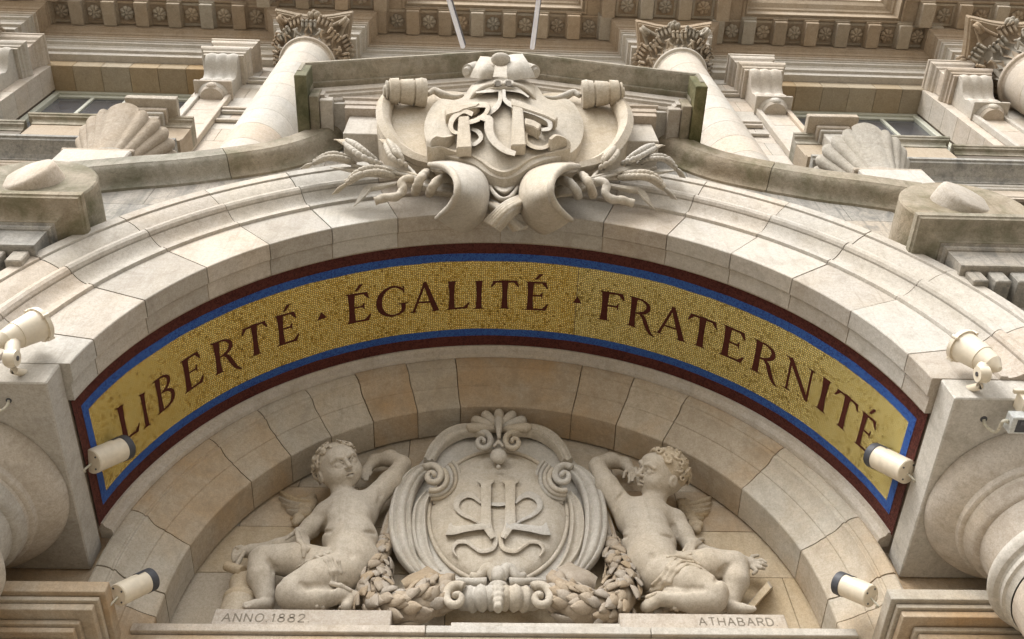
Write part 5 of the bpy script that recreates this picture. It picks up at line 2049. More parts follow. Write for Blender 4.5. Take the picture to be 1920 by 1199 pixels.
# raised rims of the ear shield, thick rolled edge both sides
rimp = [(0.0, 0.02), (-0.035, -0.05), (0.0, -0.085), (0.035, -0.06), (0.05, 0.0), (0.04, 0.06)]
path = [(*CX(440, 262, 0.03), 1.0), (*CX(408, 320, 0.05), 1.1), (*CX(403, 390, 0.06), 1.1), (*CX(430, 460, 0.06), 1.1), (*CX(480, 525, 0.05), 1.05), (*CX(560, 577, 0.05), 1.0), (*CX(640, 600, 0.04), 0.9)]
rv_ = band(path, [(a * 1.35, b) for a, b in rimp], 40)
mesh('shield_rim', *rv_, CARVE, coa, smooth=True, angle=55)
mesh('shield_rim', [(2 * 0.022 - v[0], v[1], v[2]) for v in rv_[0]], [tuple(reversed(f)) for f in rv_[1]], CARVE, coa, smooth=True, angle=55)

# scroll rolls at the top corners of the ears: horizontal fluted cylinders with a boss
for sx in (1, -1):
    q = lambda x, y, l: CX(x if sx == 1 else 1970 - x, y + (0 if sx == 1 else 8), l)
    a, b = q(425, 232, 0.12), q(610, 242, 0.10)
    d = (b - a)
    parts = []
    for f0, f1, r0_, r1_ in ((0.0, 0.06, 0.065, 0.098), (0.06, 0.28, 0.104, 0.112), (0.28, 0.33, 0.092, 0.092), (0.33, 0.66, 0.100, 0.112), (0.66, 0.71, 0.096, 0.096), (0.71, 0.86, 0.112, 0.122), (0.86, 1.0, 0.126, 0.118)):
        parts.append(ringed(a + d * f0, a + d * f1, r0_, r1_, 32))
    v, f = join(parts)
    mesh('scroll_roll', v, f, CARVE, coa, smooth=True, angle=40)
    v, f = join([ringed(a - d * 0.10, a + d * 0.02, 0.042, 0.055, 20), ringed(a - d * 0.04, a + d * 0.01, 0.085, 0.085, 24)])
    mesh('scroll_boss', v, f, CARVE, coa, smooth=True, angle=40)
    # little tail curl beside the roll
    pts = [(*q(620, 250, 0.08), 0.02), (*q(650, 232, 0.08), 0.03), (*q(690, 250, 0.07), 0.035), (*q(740, 262, 0.06), 0.025), (*q(790, 255, 0.05), 0.015)]
    v, f = tube(pts, 24, 10)
    mesh('scroll_tail', v, f, CARVE, coa, smooth=True)

# inner shield, bowed out, with notched shoulders and pointed foot
half = [(985, 182), (900, 182), (815, 208), (806, 250), (780, 275), (735, 280), (682, 262), (640, 300), (608, 360), (598, 420), (612, 480), (640, 520), (700, 545), (780, 560), (850, 585), (905, 630), (945, 652), (985, 658)]
def shield(name, lift, drop, grow=0.0):
    full = half + [(1970 - x, y) for x, y in reversed(half[1:-1])]
    return full


full = shield('x', 0, 0)
n = 96
O = []
for a_, b_ in zip(full, full[1:] + full[:1]):
    m_ = max(1, int(math.hypot(b_[0] - a_[0], b_[1] - a_[1]) / 18))
    for i in range(m_):
        O.append((a_[0] + (b_[0] - a_[0]) * i / m_, a_[1] + (b_[1] - a_[1]) * i / m_))
# soften
for _ in range(3):
    O = [((O[i - 1][0] + 2 * O[i][0] + O[(i + 1) % len(O)][0]) / 4, (O[i - 1][1] + 2 * O[i][1] + O[(i + 1) % len(O)][1]) / 4) for i in range(len(O))]


def lift_at(x, y):
    u = (x - 985) / 390
    v = (y - 420) / 260
    return 0.06 + 0.085 * math.sqrt(max(0, 1 - min(1, u * u))) - 0.025 * v * v


V, F = [], []
rings = 9
n = len(O)
for k in range(rings + 1):
    f = (k / rings)
    for x, y in O:
        X_, Y_ = 985 + (x - 985) * f, 430 + (y - 430) * f
        V.append(tuple(CX(X_, Y_, lift_at(X_, Y_))))
for k in range(rings):
    for i in range(n):
        j = (i + 1) % n
        F.append((k * n + i, k * n + j, (k + 1) * n + j, (k + 1) * n + i))
o = len(V)
for i in range(n):
    p = Vector(V[rings * n + i])
    V.append((p.x * 0.985, p.y + 0.15, p.z - 0.0))
for i in range(n):
    j = (i + 1) % n
    F.append((rings * n + i, rings * n + j, o + j, o + i))
mesh('inner_shield', V, F, CARVE, coa, smooth=True, angle=40, merge=True)
# raised ribbon edge along the foot of the shield, curling round at its ends
foot = [(745, 470, 0.13), (690, 480, 0.16), (655, 475, 0.18), (625, 498, 0.18), (632, 530, 0.16), (680, 525, 0.13), (740, 545, 0.11), (820, 562, 0.11), (880, 592, 0.115), (930, 628, 0.12), (985, 645, 0.12), (1040, 625, 0.12), (1090, 590, 0.115), (1150, 566, 0.11), (1230, 548, 0.11), (1290, 530, 0.12), (1285, 490, 0.15), (1235, 470, 0.18), (1205, 490, 0.17)]
mesh('foot_ribbon', *band([(*CX(x, y, l), 1.0) for x, y, l in foot], [(-0.016, 0.10), (-0.016, -0.045), (0.016, -0.045), (0.016, 0.10)], 90), CARVE, coa, smooth=True, angle=40)
# brow of the shield: helmet-like top, two dark discs painting the shade of holes
brow = loft([C3([(806, 262, 0.10), (830, 205, 0.12), (900, 172, 0.13), (985, 164, 0.14), (1070, 174, 0.13), (1130, 208, 0.12), (1150, 268, 0.10)]),
             C3([(812, 285, 0.12), (850, 232, 0.16), (910, 200, 0.175), (985, 194, 0.18), (1060, 202, 0.175), (1110, 236, 0.16), (1150, 290, 0.12)]),
             C3([(835, 285, 0.10), (870, 250, 0.13), (915, 228, 0.145), (985, 220, 0.15), (1055, 228, 0.145), (1095, 250, 0.13), (1130, 290, 0.10)])], 40, 12)
mesh('brow', *brow, CARVE, coa, smooth=True)
for x in (957, 1008):
    p = CX(x, 200, 0.185)
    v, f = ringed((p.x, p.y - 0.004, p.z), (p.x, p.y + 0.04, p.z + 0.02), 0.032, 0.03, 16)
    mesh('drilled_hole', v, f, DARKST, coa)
    v, f = tube([(p.x - 0.04, p.y, p.z - 0.02, 0.012), (p.x - 0.025, p.y - 0.01, p.z + 0.04, 0.014), (p.x + 0.025, p.y - 0.01, p.z + 0.04, 0.014), (p.x + 0.04, p.y, p.z - 0.02, 0.012)], 14, 8)
    mesh('hole_lip', v, f, CARVE, coa, smooth=True)
v, f = tube([(*CX(850, 262, 0.12), 0.012), (*CX(900, 232, 0.15), 0.018), (*CX(985, 218, 0.17), 0.02), (*CX(1060, 232, 0.15), 0.018), (*CX(1110, 262, 0.12), 0.012)], 30, 8)
mesh('brow_moulding', v, f, CARVE, coa, smooth=True)
# crest: two back-curling straps with side rolls
for sx in (1, -1):
    q = lambda x, y, l: tuple(CX(x if sx == 1 else 1944 - x, y + (0 if sx == 1 else 4), l))
    v, f = loft([[q(872, 66, 0.14), q(856, 95, 0.19), q(838, 130, 0.19), q(820, 168, 0.15)],
                 [q(908, 68, 0.16), q(896, 98, 0.22), q(886, 135, 0.215), q(876, 175, 0.18)],
                 [q(945, 74, 0.15), q(942, 103, 0.20), q(938, 138, 0.20), q(930, 175, 0.16)]], 18, 14, thick=-0.03)
    mesh('crest_strap', v, f, CARVE, coa, smooth=True, angle=50)
    a, b = Vector(q(812, 138, 0.16)), Vector(q(850, 130, 0.14))
    v, f = join([ringed(a, b, 0.06, 0.07, 20), ringed(a - (b - a) * 0.2, a, 0.03, 0.045, 16)])
    mesh('crest_roll', v, f, CARVE, coa, smooth=True, angle=40)
p = CX(970, 82, 0.24)
B = Blob((p.x - 0.2, p.y - 0.15, p.z - 0.2), (p.x + 0.2, p.y + 0.15, p.z + 0.2), 0.01)
B.ell(tuple(p), (0.085, 0.06, 0.05), 0.02)
B.obj('crest_bead', CARVE, coa)
bx = [CX(928, 75, 0.03), CX(1016, 78, 0.03), CX(1000, 170, 0.05), CX(935, 170, 0.05)]
mesh('crest_core', [tuple(p) for p in bx] + [(p.x, p.y + 0.2, p.z) for p in bx], [(0, 1, 2, 3), (4, 5, 6, 7), (0, 1, 5, 4), (1, 2, 6, 5), (2, 3, 7, 6), (3, 0, 4, 7)], CARVE, coa)

# ---- the letters R and F, cut proud of the shield
def slab_letter(name, polys, base=0.0, th=0.075):
    parts = []
    for P_ in polys:
        n_ = len(P_)
        fr = [tuple(CX(x, y, lift_at(x, y) + th + base)) for x, y in P_]
        bk = [tuple(CX(x, y, lift_at(x, y) + th + base) + Vector((0, th + base + 0.02, 0.0))) for x, y in P_]
        V_ = fr + bk
        F_ = [tuple(range(n_)), tuple(range(n_, 2 * n_))] + [(i, (i + 1) % n_, n_ + (i + 1) % n_, n_ + i) for i in range(n_)]
        parts.append((V_, F_))
    v, f = join(parts)
    bm = bmesh.new()
    vs = [bm.verts.new(p) for p in v]
    for q in f:
        try:
            bm.faces.new([vs[i] for i in q])
        except ValueError:
            pass
    bmesh.ops.recalc_face_normals(bm, faces=bm.faces)
    sharp = [e for e in bm.edges if len(e.link_faces) == 2 and e.calc_face_angle(0) > 0.6]
    bmesh.ops.bevel(bm, geom=sharp, offset=0.006, segments=2, affect='EDGES')
    return from_bm(name, bm, CARVE, coa, smooth=True, angle=35)


def stroke_polys(pts, n=24):
    return [[tuple(v) for v in q] for q in curve_stroke(pts, n)]


def ribbon(pts, n=40, base=0.0, th=0.07, name='letter_stroke'):
    """flat-topped stroke following a curve given as (x, y, width) on the enlargement"""
    P_ = catmull([(x, y, 0, w) for x, y, w in pts], n)
    rows = []
    for i in range(n):
        t = P_[min(i + 1, n - 1), :2] - P_[max(i - 1, 0), :2]
        t /= np.linalg.norm(t) + 1e-9
        nr = np.array([-t[1], t[0]])
        l = P_[i, :2] + nr * P_[i, 3] / 2
        r = P_[i, :2] - nr * P_[i, 3] / 2
        m2 = P_[i, :2]
        hl = lambda q, k: tuple(CX(q[0], q[1], lift_at(q[0], q[1]) + base + k))
        rows.append([hl(l, -0.03), hl(l, th * 0.85), hl(m2 + (l - m2) * 0.8, th), hl(m2 + (r - m2) * 0.8, th), hl(r, th * 0.85), hl(r, -0.03)])
    V_, F_ = [], []
    for rr in rows:
        V_ += rr
    for i in range(n - 1):
        for k in range(5):
            F_.append((i * 6 + k, i * 6 + k + 1, (i + 1) * 6 + k + 1, (i + 1) * 6 + k))
    F_ += [tuple(range(6)), tuple((n - 1) * 6 + k for k in range(6))]
    return mesh(name, V_, F_, CARVE, coa, smooth=True, angle=38)


LR = slab_letter('letter_R', [[(768, 355), (818, 350), (830, 500), (757, 505)], [(700, 322), (780, 298), (872, 290), (850, 305), (790, 320), (775, 330), (707, 348)]], th=0.06)
ribbon([(790, 312, 34), (850, 300, 30), (905, 305, 26), (898, 340, 20), (860, 370, 24), (815, 385, 22)], base=0.005, th=0.05, name='letter_bowl')
ribbon([(870, 362, 18), (912, 372, 44), (915, 420, 46), (935, 470, 42), (985, 515, 32), (1040, 535, 26)], base=0.005, th=0.055, name='letter_leg')
LF = slab_letter('letter_F', [[(1028, 285), (1075, 290), (1090, 490), (1020, 492)], [(1020, 268), (1090, 290), (1245, 355), (1232, 375), (1180, 350), (1075, 315), (1022, 300)], [(1085, 360), (1130, 372), (1165, 392), (1150, 418), (1125, 402), (1088, 392)]], th=0.065)
# knotted ribbon running through the letters
ribbon([(965, 225, 16), (968, 270, 22), (950, 310, 26), (905, 345, 22), (860, 365, 18)], th=0.035, name='knot_ribbon')
ribbon([(985, 225, 16), (990, 275, 22), (1030, 305, 26), (1090, 325, 24), (1150, 345, 26), (1200, 375, 26), (1205, 412, 22), (1165, 420, 16)], base=0.02, th=0.035, name='knot_ribbon')
ribbon([(835, 345, 24), (790, 330, 26), (745, 360, 28), (730, 400, 24), (745, 430, 20), (790, 435, 12)], base=0.02, th=0.035, name='knot_ribbon')
ribbon([(830, 415, 14), (862, 430, 24), (875, 460, 22), (840, 490, 18), (815, 470, 10)], th=0.03, name='knot_ribbon')
ribbon([(1115, 415, 18), (1090, 440, 22), (1095, 480, 22), (1140, 505, 20), (1190, 500, 18), (1225, 465, 18), (1265, 465, 14)], th=0.03, name='knot_ribbon')
ribbon([(850, 240, 8), (920, 232, 18), (985, 225, 20), (1060, 235, 16), (1105, 262, 8)], th=0.035, name='knot_ribbon')

# ---- lower trumpets: rolled sheets curling forward either side of the neck
for sx in (1, -1):
    q = lambda x, y, l: tuple(CX(x if sx == 1 else 1972 - x, y + (0 if sx == 1 else 8), l))
    A_ = [q(628, 585, 0.16), q(690, 590, 0.26), q(738, 625, 0.32), q(762, 680, 0.36), q(757, 735, 0.34), q(725, 790, 0.26), q(662, 845, 0.14)]
    B_ = [q(650, 568, 0.10), q(720, 578, 0.20), q(790, 615, 0.27), q(830, 680, 0.30), q(835, 745, 0.29), q(805, 820, 0.21), q(720, 885, 0.09)]
    C_ = [q(690, 560, 0.03), q(770, 572, 0.10), q(850, 605, 0.16), q(893, 660, 0.18), q(905, 740, 0.17), q(880, 840, 0.12), q(790, 915, 0.02)]
    D_ = [q(740, 560, -0.08), q(820, 575, -0.02), q(880, 610, 0.02), q(914, 670, 0.03), q(918, 740, 0.02), q(895, 840, -0.02), q(830, 905, -0.08)]
    v, f = loft([D_, C_, B_, A_], 40, 26, thick=0.035 * sx)
    mesh('trumpet_scroll', v, f, CARVE, coa, smooth=True, angle=60)
    # rolled lip
    v, f = tube([(*p, 0.026 if 0 < i < 6 else 0.018) for i, p in enumerate(A_)], 40, 10)
    mesh('trumpet_lip', v, f, CARVE, coa, smooth=True)
# neck between them
v, f = loft([C3([(740, 585, 0.02), (880, 625, 0.04), (985, 675, 0.05), (1090, 630, 0.04), (1230, 590, 0.02)]),
             C3([(830, 630, 0.03), (920, 662, 0.07), (985, 698, 0.09), (1052, 667, 0.07), (1140, 635, 0.03)]),
             C3([(912, 680, -0.02), (940, 700, 0.08), (985, 720, 0.12), (1030, 705, 0.08), (1058, 688, -0.02)]),
             C3([(935, 690, -0.10), (950, 725, 0.0), (985, 750, 0.04), (1022, 730, 0.0), (1042, 695, -0.10)])], 36, 22)
mesh('neck', v, f, CARVE, coa, smooth=True)
v, f = join([tube([(*CX(918, 690, 0.08), 0.012), (*CX(935, 720, 0.10), 0.016), (*CX(960, 745, 0.11), 0.018), (*CX(985, 752, 0.12), 0.018), (*CX(1012, 745, 0.11), 0.018), (*CX(1035, 720, 0.10), 0.016), (*CX(1052, 692, 0.08), 0.012)], 30, 8)])
mesh('neck_lip', v, f, CARVE, coa, smooth=True)

# ================================================================== WHEAT SHEAVES
def wheat(sx, label):
    t = thing('wheat_sheaf', label, 'wheat', tuple(CX(600 if sx == 1 else 1370, 690, 0)), 'wheat sheaves beside the coat of arms')
    q = lambda x, y, l: Vector(CX(x if sx == 1 else 1972 - x, y + (0 if sx == 1 else 12), l))

    def ear(pts, r, n=12, name='wheat_ear', beard=True):
        P_ = catmull([tuple(q(*p)) for p in pts], 30)
        parts = []
        for i in range(n):
            f_ = i / (n - 1)
            k = int(f_ * 25)
            c0 = Vector(P_[k])
            d = (Vector(P_[min(29, k + 4)]) - c0).normalized()
            side = d.cross(Vector((0, -1, 0.3))).normalized()
            rr = r * (0.62 + 0.38 * math.sin(PI * min(1, f_ * 0.75 + 0.2)))
            for s_, fw_ in ((-0.75, -0.2), (0.75, -0.2), (0, -0.75)):
                if fw_ < -0.5 and i % 2:
                    pass
                c = c0 + side * s_ * rr + Vector((0, fw_ * rr, 0)) + d * (rr * 0.5 if fw_ < -0.5 else 0)
                bm = bmesh.new()
                bmesh.ops.create_icosphere(bm, subdivisions=2, radius=1)
                zd = (d + side * s_ * 0.35 + Vector((0, fw_ * 0.3, 0))).normalized()
                xd = zd.orthogonal().normalized()
                yd = zd.cross(xd)
                M = Matrix((xd, yd, zd)).transposed()
                parts.append(([tuple(c + M @ Vector((v.co.x * rr * 0.50, v.co.y * rr * 0.46, v.co.z * rr * (0.72 - 0.25 * v.co.z * 0.5)))) for v in bm.verts], [tuple(v.index for v in fc.verts) for fc in bm.faces]))
                bm.free()
        parts.append(tube([(*P_[0], r * 0.4), (*P_[15], r * 0.55), (*P_[27], r * 0.3)], 12, 8))
        v, f = join(parts)
        o = mesh(name, v, f, CARVE, t, smooth=True)
        if beard:
            bp = []
            e = Vector(P_[-1])
            d = (e - Vector(P_[-6])).normalized()
            side = d.cross(Vector((0, -1, 0.3))).normalized()
            for k in range(7):
                s_ = -1 + k / 3
                a0 = e - d * r * 0.9 + side * s_ * r * 0.7
                a1 = e + d * r * 1.6 + side * s_ * r * 1.1
                bp.append(tube([(*a0, 0.010), (*(a0 + (a1 - a0) * 0.5 + Vector((0, -0.012, 0))), 0.009), (*a1, 0.003)], 6, 6))
            v, f = join(bp)
            mesh('beard', v, f, CARVE, o, smooth=True)
        return o

    if sx == 1:
        ears = [([(375, 590, 0.06), (330, 560, 0.10), (280, 520, 0.11), (225, 480, 0.07)], 0.058),
                ([(500, 590, 0.09), (470, 560, 0.12), (450, 520, 0.12), (425, 480, 0.08)], 0.052),
                ([(255, 580, 0.04), (200, 558, 0.08), (140, 556, 0.09), (60, 590, 0.04)], 0.046),
                ([(440, 640, 0.05), (370, 625, 0.08), (290, 640, 0.09), (215, 695, 0.04)], 0.055)]
    else:
        ears = [([(400, 570, 0.07), (360, 545, 0.11), (310, 515, 0.11), (262, 490, 0.07)], 0.052),
                ([(510, 590, 0.09), (490, 560, 0.12), (470, 530, 0.12), (452, 500, 0.08)], 0.050),
                ([(330, 570, 0.05), (270, 548, 0.10), (200, 556, 0.10), (150, 610, 0.05)], 0.040),
                ([(420, 640, 0.05), (345, 635, 0.09), (270, 645, 0.10), (205, 705, 0.05)], 0.055)]
    for pts, r in ears:
        ear(pts, r)
    # stalks gathered into the binding
    for k, (x, y) in enumerate(((375, 590), (500, 590), (255, 590), (440, 645), (340, 610), (470, 560), (400, 630))):
        pts = [q(x, y, 0.05), q((x + 590) / 2, (y + 650) / 2 - 4, 0.07), q(570 + k * 3, 640 + k * 6, 0.10), q(660, 672 + k * 7, 0.12), q(742, 690 + k * 6, 0.10)]
        v, f = tube([(*p, 0.013) for p in pts], 24, 7)
        mesh('stalk', v, f, CARVE, t, smooth=True)
    # long leaves
    for pts, w in (([(520, 665, 0.06), (400, 690, 0.07), (340, 700, 0.06), (300, 745, 0.05), (262, 790, 0.03)], 0.03), ([(560, 640, 0.06), (400, 600, 0.08), (280, 610, 0.05), (150, 600, 0.03)], 0.035)):
        P_ = [(*q(*p), s_) for p, s_ in zip(pts, [0.5, 1.0, 1.1, 0.9, 0.15][:len(pts) - 1] + [0.12])]
        v, f = band(P_, [(-w, 0.0), (-w * 0.9, -0.012), (0, 0.004), (w * 0.9, -0.014), (w, 0.0), (0, 0.03)], 28)
        mesh('leaf_blade', v, f, CARVE, t, smooth=True, angle=60)
    # twisted rope binding with a loose end
    def rope(pts, r, name):
        P_ = catmull([tuple(q(*p)) for p in pts], 60)
        parts = []
        L_ = np.concatenate([[0], np.cumsum(np.linalg.norm(np.diff(P_, axis=0), axis=1))])
        V_, F_ = [], []
        k_ = 16
        for i in range(60):
            d = Vector(P_[min(59, i + 1)] - P_[max(0, i - 1)]).normalized()
            a = d.cross(Vector((0, 1, 0))).normalized()
            b = a.cross(d)
            for j in range(k_):
                g = 2 * PI * j / k_
                rr = r * (0.86 + 0.16 * abs(math.cos((g + L_[i] / r * 1.25) * 1.0)))
                V_.append(tuple(Vector(P_[i]) + a * math.cos(g) * rr + b * math.sin(g) * rr))
        for i in range(59):
            for j in range(k_):
                F_.append((i * k_ + j, i * k_ + (j + 1) % k_, (i + 1) * k_ + (j + 1) % k_, (i + 1) * k_ + j))
        F_ += [tuple(range(k_)), tuple(59 * k_ + j for j in range(k_))]
        mesh(name, V_, F_, CARVE, t, smooth=True)
    rope([(560, 720, 0.08), (568, 690, 0.16), (585, 655, 0.18), (612, 628, 0.14), (636, 640, 0.08)], 0.036, 'rope')
    rope([(630, 725, 0.08), (640, 700, 0.18), (665, 668, 0.2), (700, 650, 0.16), (722, 662, 0.1)], 0.036, 'rope')
    rope([(560, 665, 0.07), (520, 655, 0.10), (495, 675, 0.10), (500, 710, 0.09), (470, 740, 0.08), (420, 745, 0.07), (365, 762, 0.06)], 0.034, 'rope')
    return t


wheat(1, 'carved wheat ears and rope tied behind the left side of the RF shield')
wheat(-1, 'carved wheat ears and rope tied behind the right side of the RF shield')
# crossed stalk ends under the neck
t = thing('stalk_bundle', 'crossed ends of the two wheat bundles hanging under the RF shield', 'wheat', tuple(CX(1000, 820, 0)))
for (x0, y0, x1, y1, l0, l1, lab) in ((1085, 760, 930, 880, 0.10, 0.13, 'a'), (905, 775, 1060, 895, 0.03, 0.05, 'b')):
    for k in range(7):
        g = -PI * 0.5 + (k - 3) * 0.42
        off_ = (k - 3) * 10
        p0 = CX(x0 + (off_ * 0.35), y0 + off_ * 0.8, l0 + 0.05 * math.cos(k - 3))
        pm = CX((x0 + x1) / 2 + off_ * 0.55, (y0 + y1) / 2 - 18 + off_ * 0.8, (l0 + l1) / 2 + 0.06 + 0.03 * math.cos((k - 3) * 0.5))
        p1 = CX(x1 + off_ * 1.0 * (1 if x1 < x0 else 1), y1 + off_ * (0.55 if x1 < x0 else -0.35), l1 + 0.04 * math.cos((k - 3) * 0.5))
        v, f = tube([(*p0, 0.020), (*pm, 0.024), (*p1, 0.026)], 16, 8)
        mesh('stalk', v, f, CARVE, t, smooth=True, angle=60)

# ================================================================== RELIEF IN THE TYMPANUM
def make_zoom(ox, oy, s, y0=1.82):
    def f(x, y, d=0.0):
        return at(ox + x / s, oy + y / s, y0 - d)
    return f


ZL = make_zoom(400, 760, 2.7304)
ZR = make_zoom(900, 760, 2.7317)
ZC_ = make_zoom(660, 760, 2.731)


def img_axes(p):
    c = (CP - p).normalized()
    r = (CR - c * CR.dot(c)).normalized()
    u = c.cross(r)
    return r, u, c


def cherub(Z, spec, label, loc):
    t = thing('cherub', label, 'cherub', tuple(loc), 'reclining cherubs either side of the monogram shield')
    hc = Z(*spec['head'])
    ir, iu, ic = img_axes(hc)
    Fw = (ir * spec['fw'][0] + iu * spec['fw'][1] + ic * spec['fw'][2]).normalized()
    Up = ir * spec['up'][0] + iu * spec['up'][1]
    Up = (Up - Fw * Up.dot(Fw)).normalized()
    Rt = Up.cross(Fw).normalized()
    ax = (Rt, Up, Fw)
    HS = 1.10
    P = lambda r_, u_, f_: tuple(hc + (Rt * r_ + Up * u_ + Fw * f_) * HS)
    allp = [Z(p[0], p[1], p[2]) for ch in spec['chains'] for p in ch] + [hc]
    lo = [min(p[i] for p in allp) - 0.22 for i in range(3)]
    hi = [max(p[i] for p in allp) + 0.22 for i in range(3)]
    hi[1] = min(hi[1], 1.90)
    B = Blob(lo, hi, 0.0068)
    for ci, ch in enumerate(spec['chains']):
        B.chain([(*Z(p[0], p[1], p[2]), p[3]) for p in ch], 0.035 if ci < 7 else 0.012)
    for x, y, d, rr in spec['ells']:
        B.ell(tuple(Z(x, y, d)), rr, 0.05)
    def S(x, y, l):
        p_ = Z(x, y, 0.0)
        h_ = B.surf(CP, p_ - CP)
        if h_ is None or h_.y > 1.81:
            h_ = Z(x, y, 0.02)
        return h_ + (CP - h_).normalized() * l
    # creases: thin cuts at the joints and folds of a chubby body
    for ch in spec['cuts']:
        B.chain([(*S(p[0], p[1], p[2] + 0.55 * p[3]), p[3] * 1.25) for p in ch], 0.022, sub=True)
    # head, a little larger than life for a small child
    _ell = B.ell
    B_ell = lambda c, r, k=0.03, ax=None, sub=False: _ell(c, tuple(q * HS for q in r), k, ax, sub)
    B_ell(P(0, 0.02, -0.015), (0.138, 0.150, 0.158), 0.02, ax)
    B_ell(P(0, -0.055, 0.03), (0.118, 0.085, 0.105), 0.05, ax)
    B_ell(P(0.055, -0.045, 0.085), (0.050, 0.048, 0.045), 0.04, ax)
    B_ell(P(-0.055, -0.045, 0.085), (0.050, 0.048, 0.045), 0.04, ax)
    B_ell(P(0, -0.105, 0.085), (0.042, 0.032, 0.036), 0.035, ax)
    B_ell(P(0, 0.07, 0.10), (0.085, 0.05, 0.045), 0.05, ax)
    for s in (-1, 1):
        B_ell(P(s * 0.052, 0.010, 0.150), (0.036, 0.030, 0.036), 0.010, ax, sub=True)
        B_ell(P(s * 0.052, 0.006, 0.126), (0.026, 0.019, 0.019), 0.002, ax)
        B.chain([(*P(s * 0.022, 0.012, 0.140), 0.0055), (*P(s * 0.050, 0.031, 0.142), 0.0075), (*P(s * 0.084, 0.010, 0.120), 0.006)], 0.003)
        B.chain([(*P(s * 0.026, -0.004, 0.138), 0.005), (*P(s * 0.052, -0.017, 0.137), 0.0055), (*P(s * 0.080, -0.002, 0.120), 0.005)], 0.003)
        B.chain([(*P(s * 0.02, 0.044, 0.150), 0.012), (*P(s * 0.055, 0.056, 0.144), 0.013), (*P(s * 0.09, 0.040, 0.120), 0.009)], 0.012)
        B_ell(P(s * 0.018, -0.028, 0.156), (0.012, 0.010, 0.012), 0.008, ax)
        # ears
        B_ell(P(s * 0.142, -0.015, -0.015), (0.014, 0.042, 0.030), 0.012, ax)
        B_ell(P(s * 0.156, -0.010, -0.008), (0.010, 0.024, 0.016), 0.006, ax, sub=True)
    B.chain([(*P(0, 0.03, 0.142), 0.012), (*P(0, -0.008, 0.164), 0.014), (*P(0, -0.026, 0.176), 0.019)], 0.010)
    B_ell(P(0, -0.078, 0.148), (0.042, 0.006, 0.028), 0.004, ax, sub=True)
    B.chain([(*P(-0.034, -0.074, 0.134), 0.005), (*P(-0.010, -0.063, 0.149), 0.010), (*P(0, -0.066, 0.151), 0.008), (*P(0.010, -0.063, 0.149), 0.010), (*P(0.034, -0.074, 0.134), 0.005)], 0.004)
    B.chain([(*P(-0.024, -0.086, 0.137), 0.006), (*P(0, -0.091, 0.148), 0.013), (*P(0.024, -0.086, 0.137), 0.006)], 0.006)
    B.chain([(*P(-0.09, -0.12, 0.05), 0.008), (*P(0, -0.145, 0.085), 0.008), (*P(0.09, -0.12, 0.05), 0.008)], 0.015, sub=True)
    # fingers of both hands and the toes
    for ch in spec['digits']:
        B.chain([(*Z(p[0], p[1], p[2]), p[3]) for p in ch], 0.006)
    B.obj('body', FIGURE, t)
    # hair: overlapping locks over crown, temples and back
    rnd = random.Random(spec['seed'])
    H = Blob([hc[i] - 0.27 for i in range(3)], [hc[i] + 0.27 for i in range(3)], 0.0068)
    H.ell(P(0, 0.045, -0.035), (0.157, 0.160, 0.170), 0.01, ax)
    H.ell(P(0, -0.03, 0.14), (0.134, 0.138, 0.143), 0.01, ax, sub=True)
    for i in range(120):
        u = rnd.uniform(-0.35, 1)
        ph = rnd.uniform(0, 2 * PI)
        s_ = math.sqrt(max(0, 1 - u * u))
        d = Vector((s_ * math.cos(ph), u, s_ * math.sin(ph)))
        if d.z > 0.42 + 0.25 * d.y and d.y < 0.86:
            continue
        if d.z > 0.25 and d.y < 0.35:
            continue
        if abs(d.x) > 0.8 and d.y < 0.1 and d.z > -0.2:
            continue
        c = Vector((d.x * 0.150, 0.03 + d.y * 0.152, -0.025 + d.z * 0.162))
        tn = d.cross(Vector((rnd.uniform(-1, 1), rnd.uniform(-1, 1), rnd.uniform(-1, 1)))).normalized()
        bn = d.cross(tn)
        R_ = rnd.uniform(0.016, 0.027)
        pts = []
        for k in range(6):
            g = k / 5 * 1.45 * PI
            q = c + (tn * math.cos(g) + bn * math.sin(g)) * R_ * (1 - 0.09 * k) + d * (0.004 + 0.003 * k)
            pts.append((*P(q.x, q.y, q.z), 0.0105 - 0.0007 * k))
        H.chain(pts, 0.004)
    H.obj('hair', FIGURE, t)
    # wing: shoulder pad and layered feathers, low relief
    wb_ = spec['wing']
    for k, fe in enumerate(wb_['feathers']):
        pts = [(*Z(x, y, d), s_) for (x, y, d), s_ in zip(fe, (0.9, 1.15, 1.1, 0.35))]
        w = wb_.get('w', 0.026)
        v, f = band(pts, [(-w, 0.05), (-w, -0.004), (-w * 0.6, -0.016), (-0.003, -0.012), (0, -0.006), (0.003, -0.012), (w * 0.6, -0.016), (w, -0.004), (w, 0.05)], 22)
        mesh('feather', v, f, FIGURE, t, smooth=True, angle=60)
    Wb = Blob([min(Z(x, y, 0)[i] for x, y in wb_['pad']) - 0.2 for i in range(3)], [max(Z(x, y, 0)[i] for x, y in wb_['pad']) + 0.2 for i in range(3)], 0.008)
    for x, y in wb_['pad']:
        Wb.ell(tuple(Z(x + rnd.uniform(-6, 6), y + rnd.uniform(-6, 6), 0.03)), (0.034, 0.03, 0.038), 0.004)
    Wb.obj('wing_down', FIGURE, t)
    # drapery ridges
    D = Blob(lo, hi, 0.0085)
    for ch in spec['drape']:
        D.chain([(*S(p[0], p[1], p[3] * 0.1), p[3]) for p in ch], 0.016)
    D.obj('drapery', FIGURE, t)
    return t


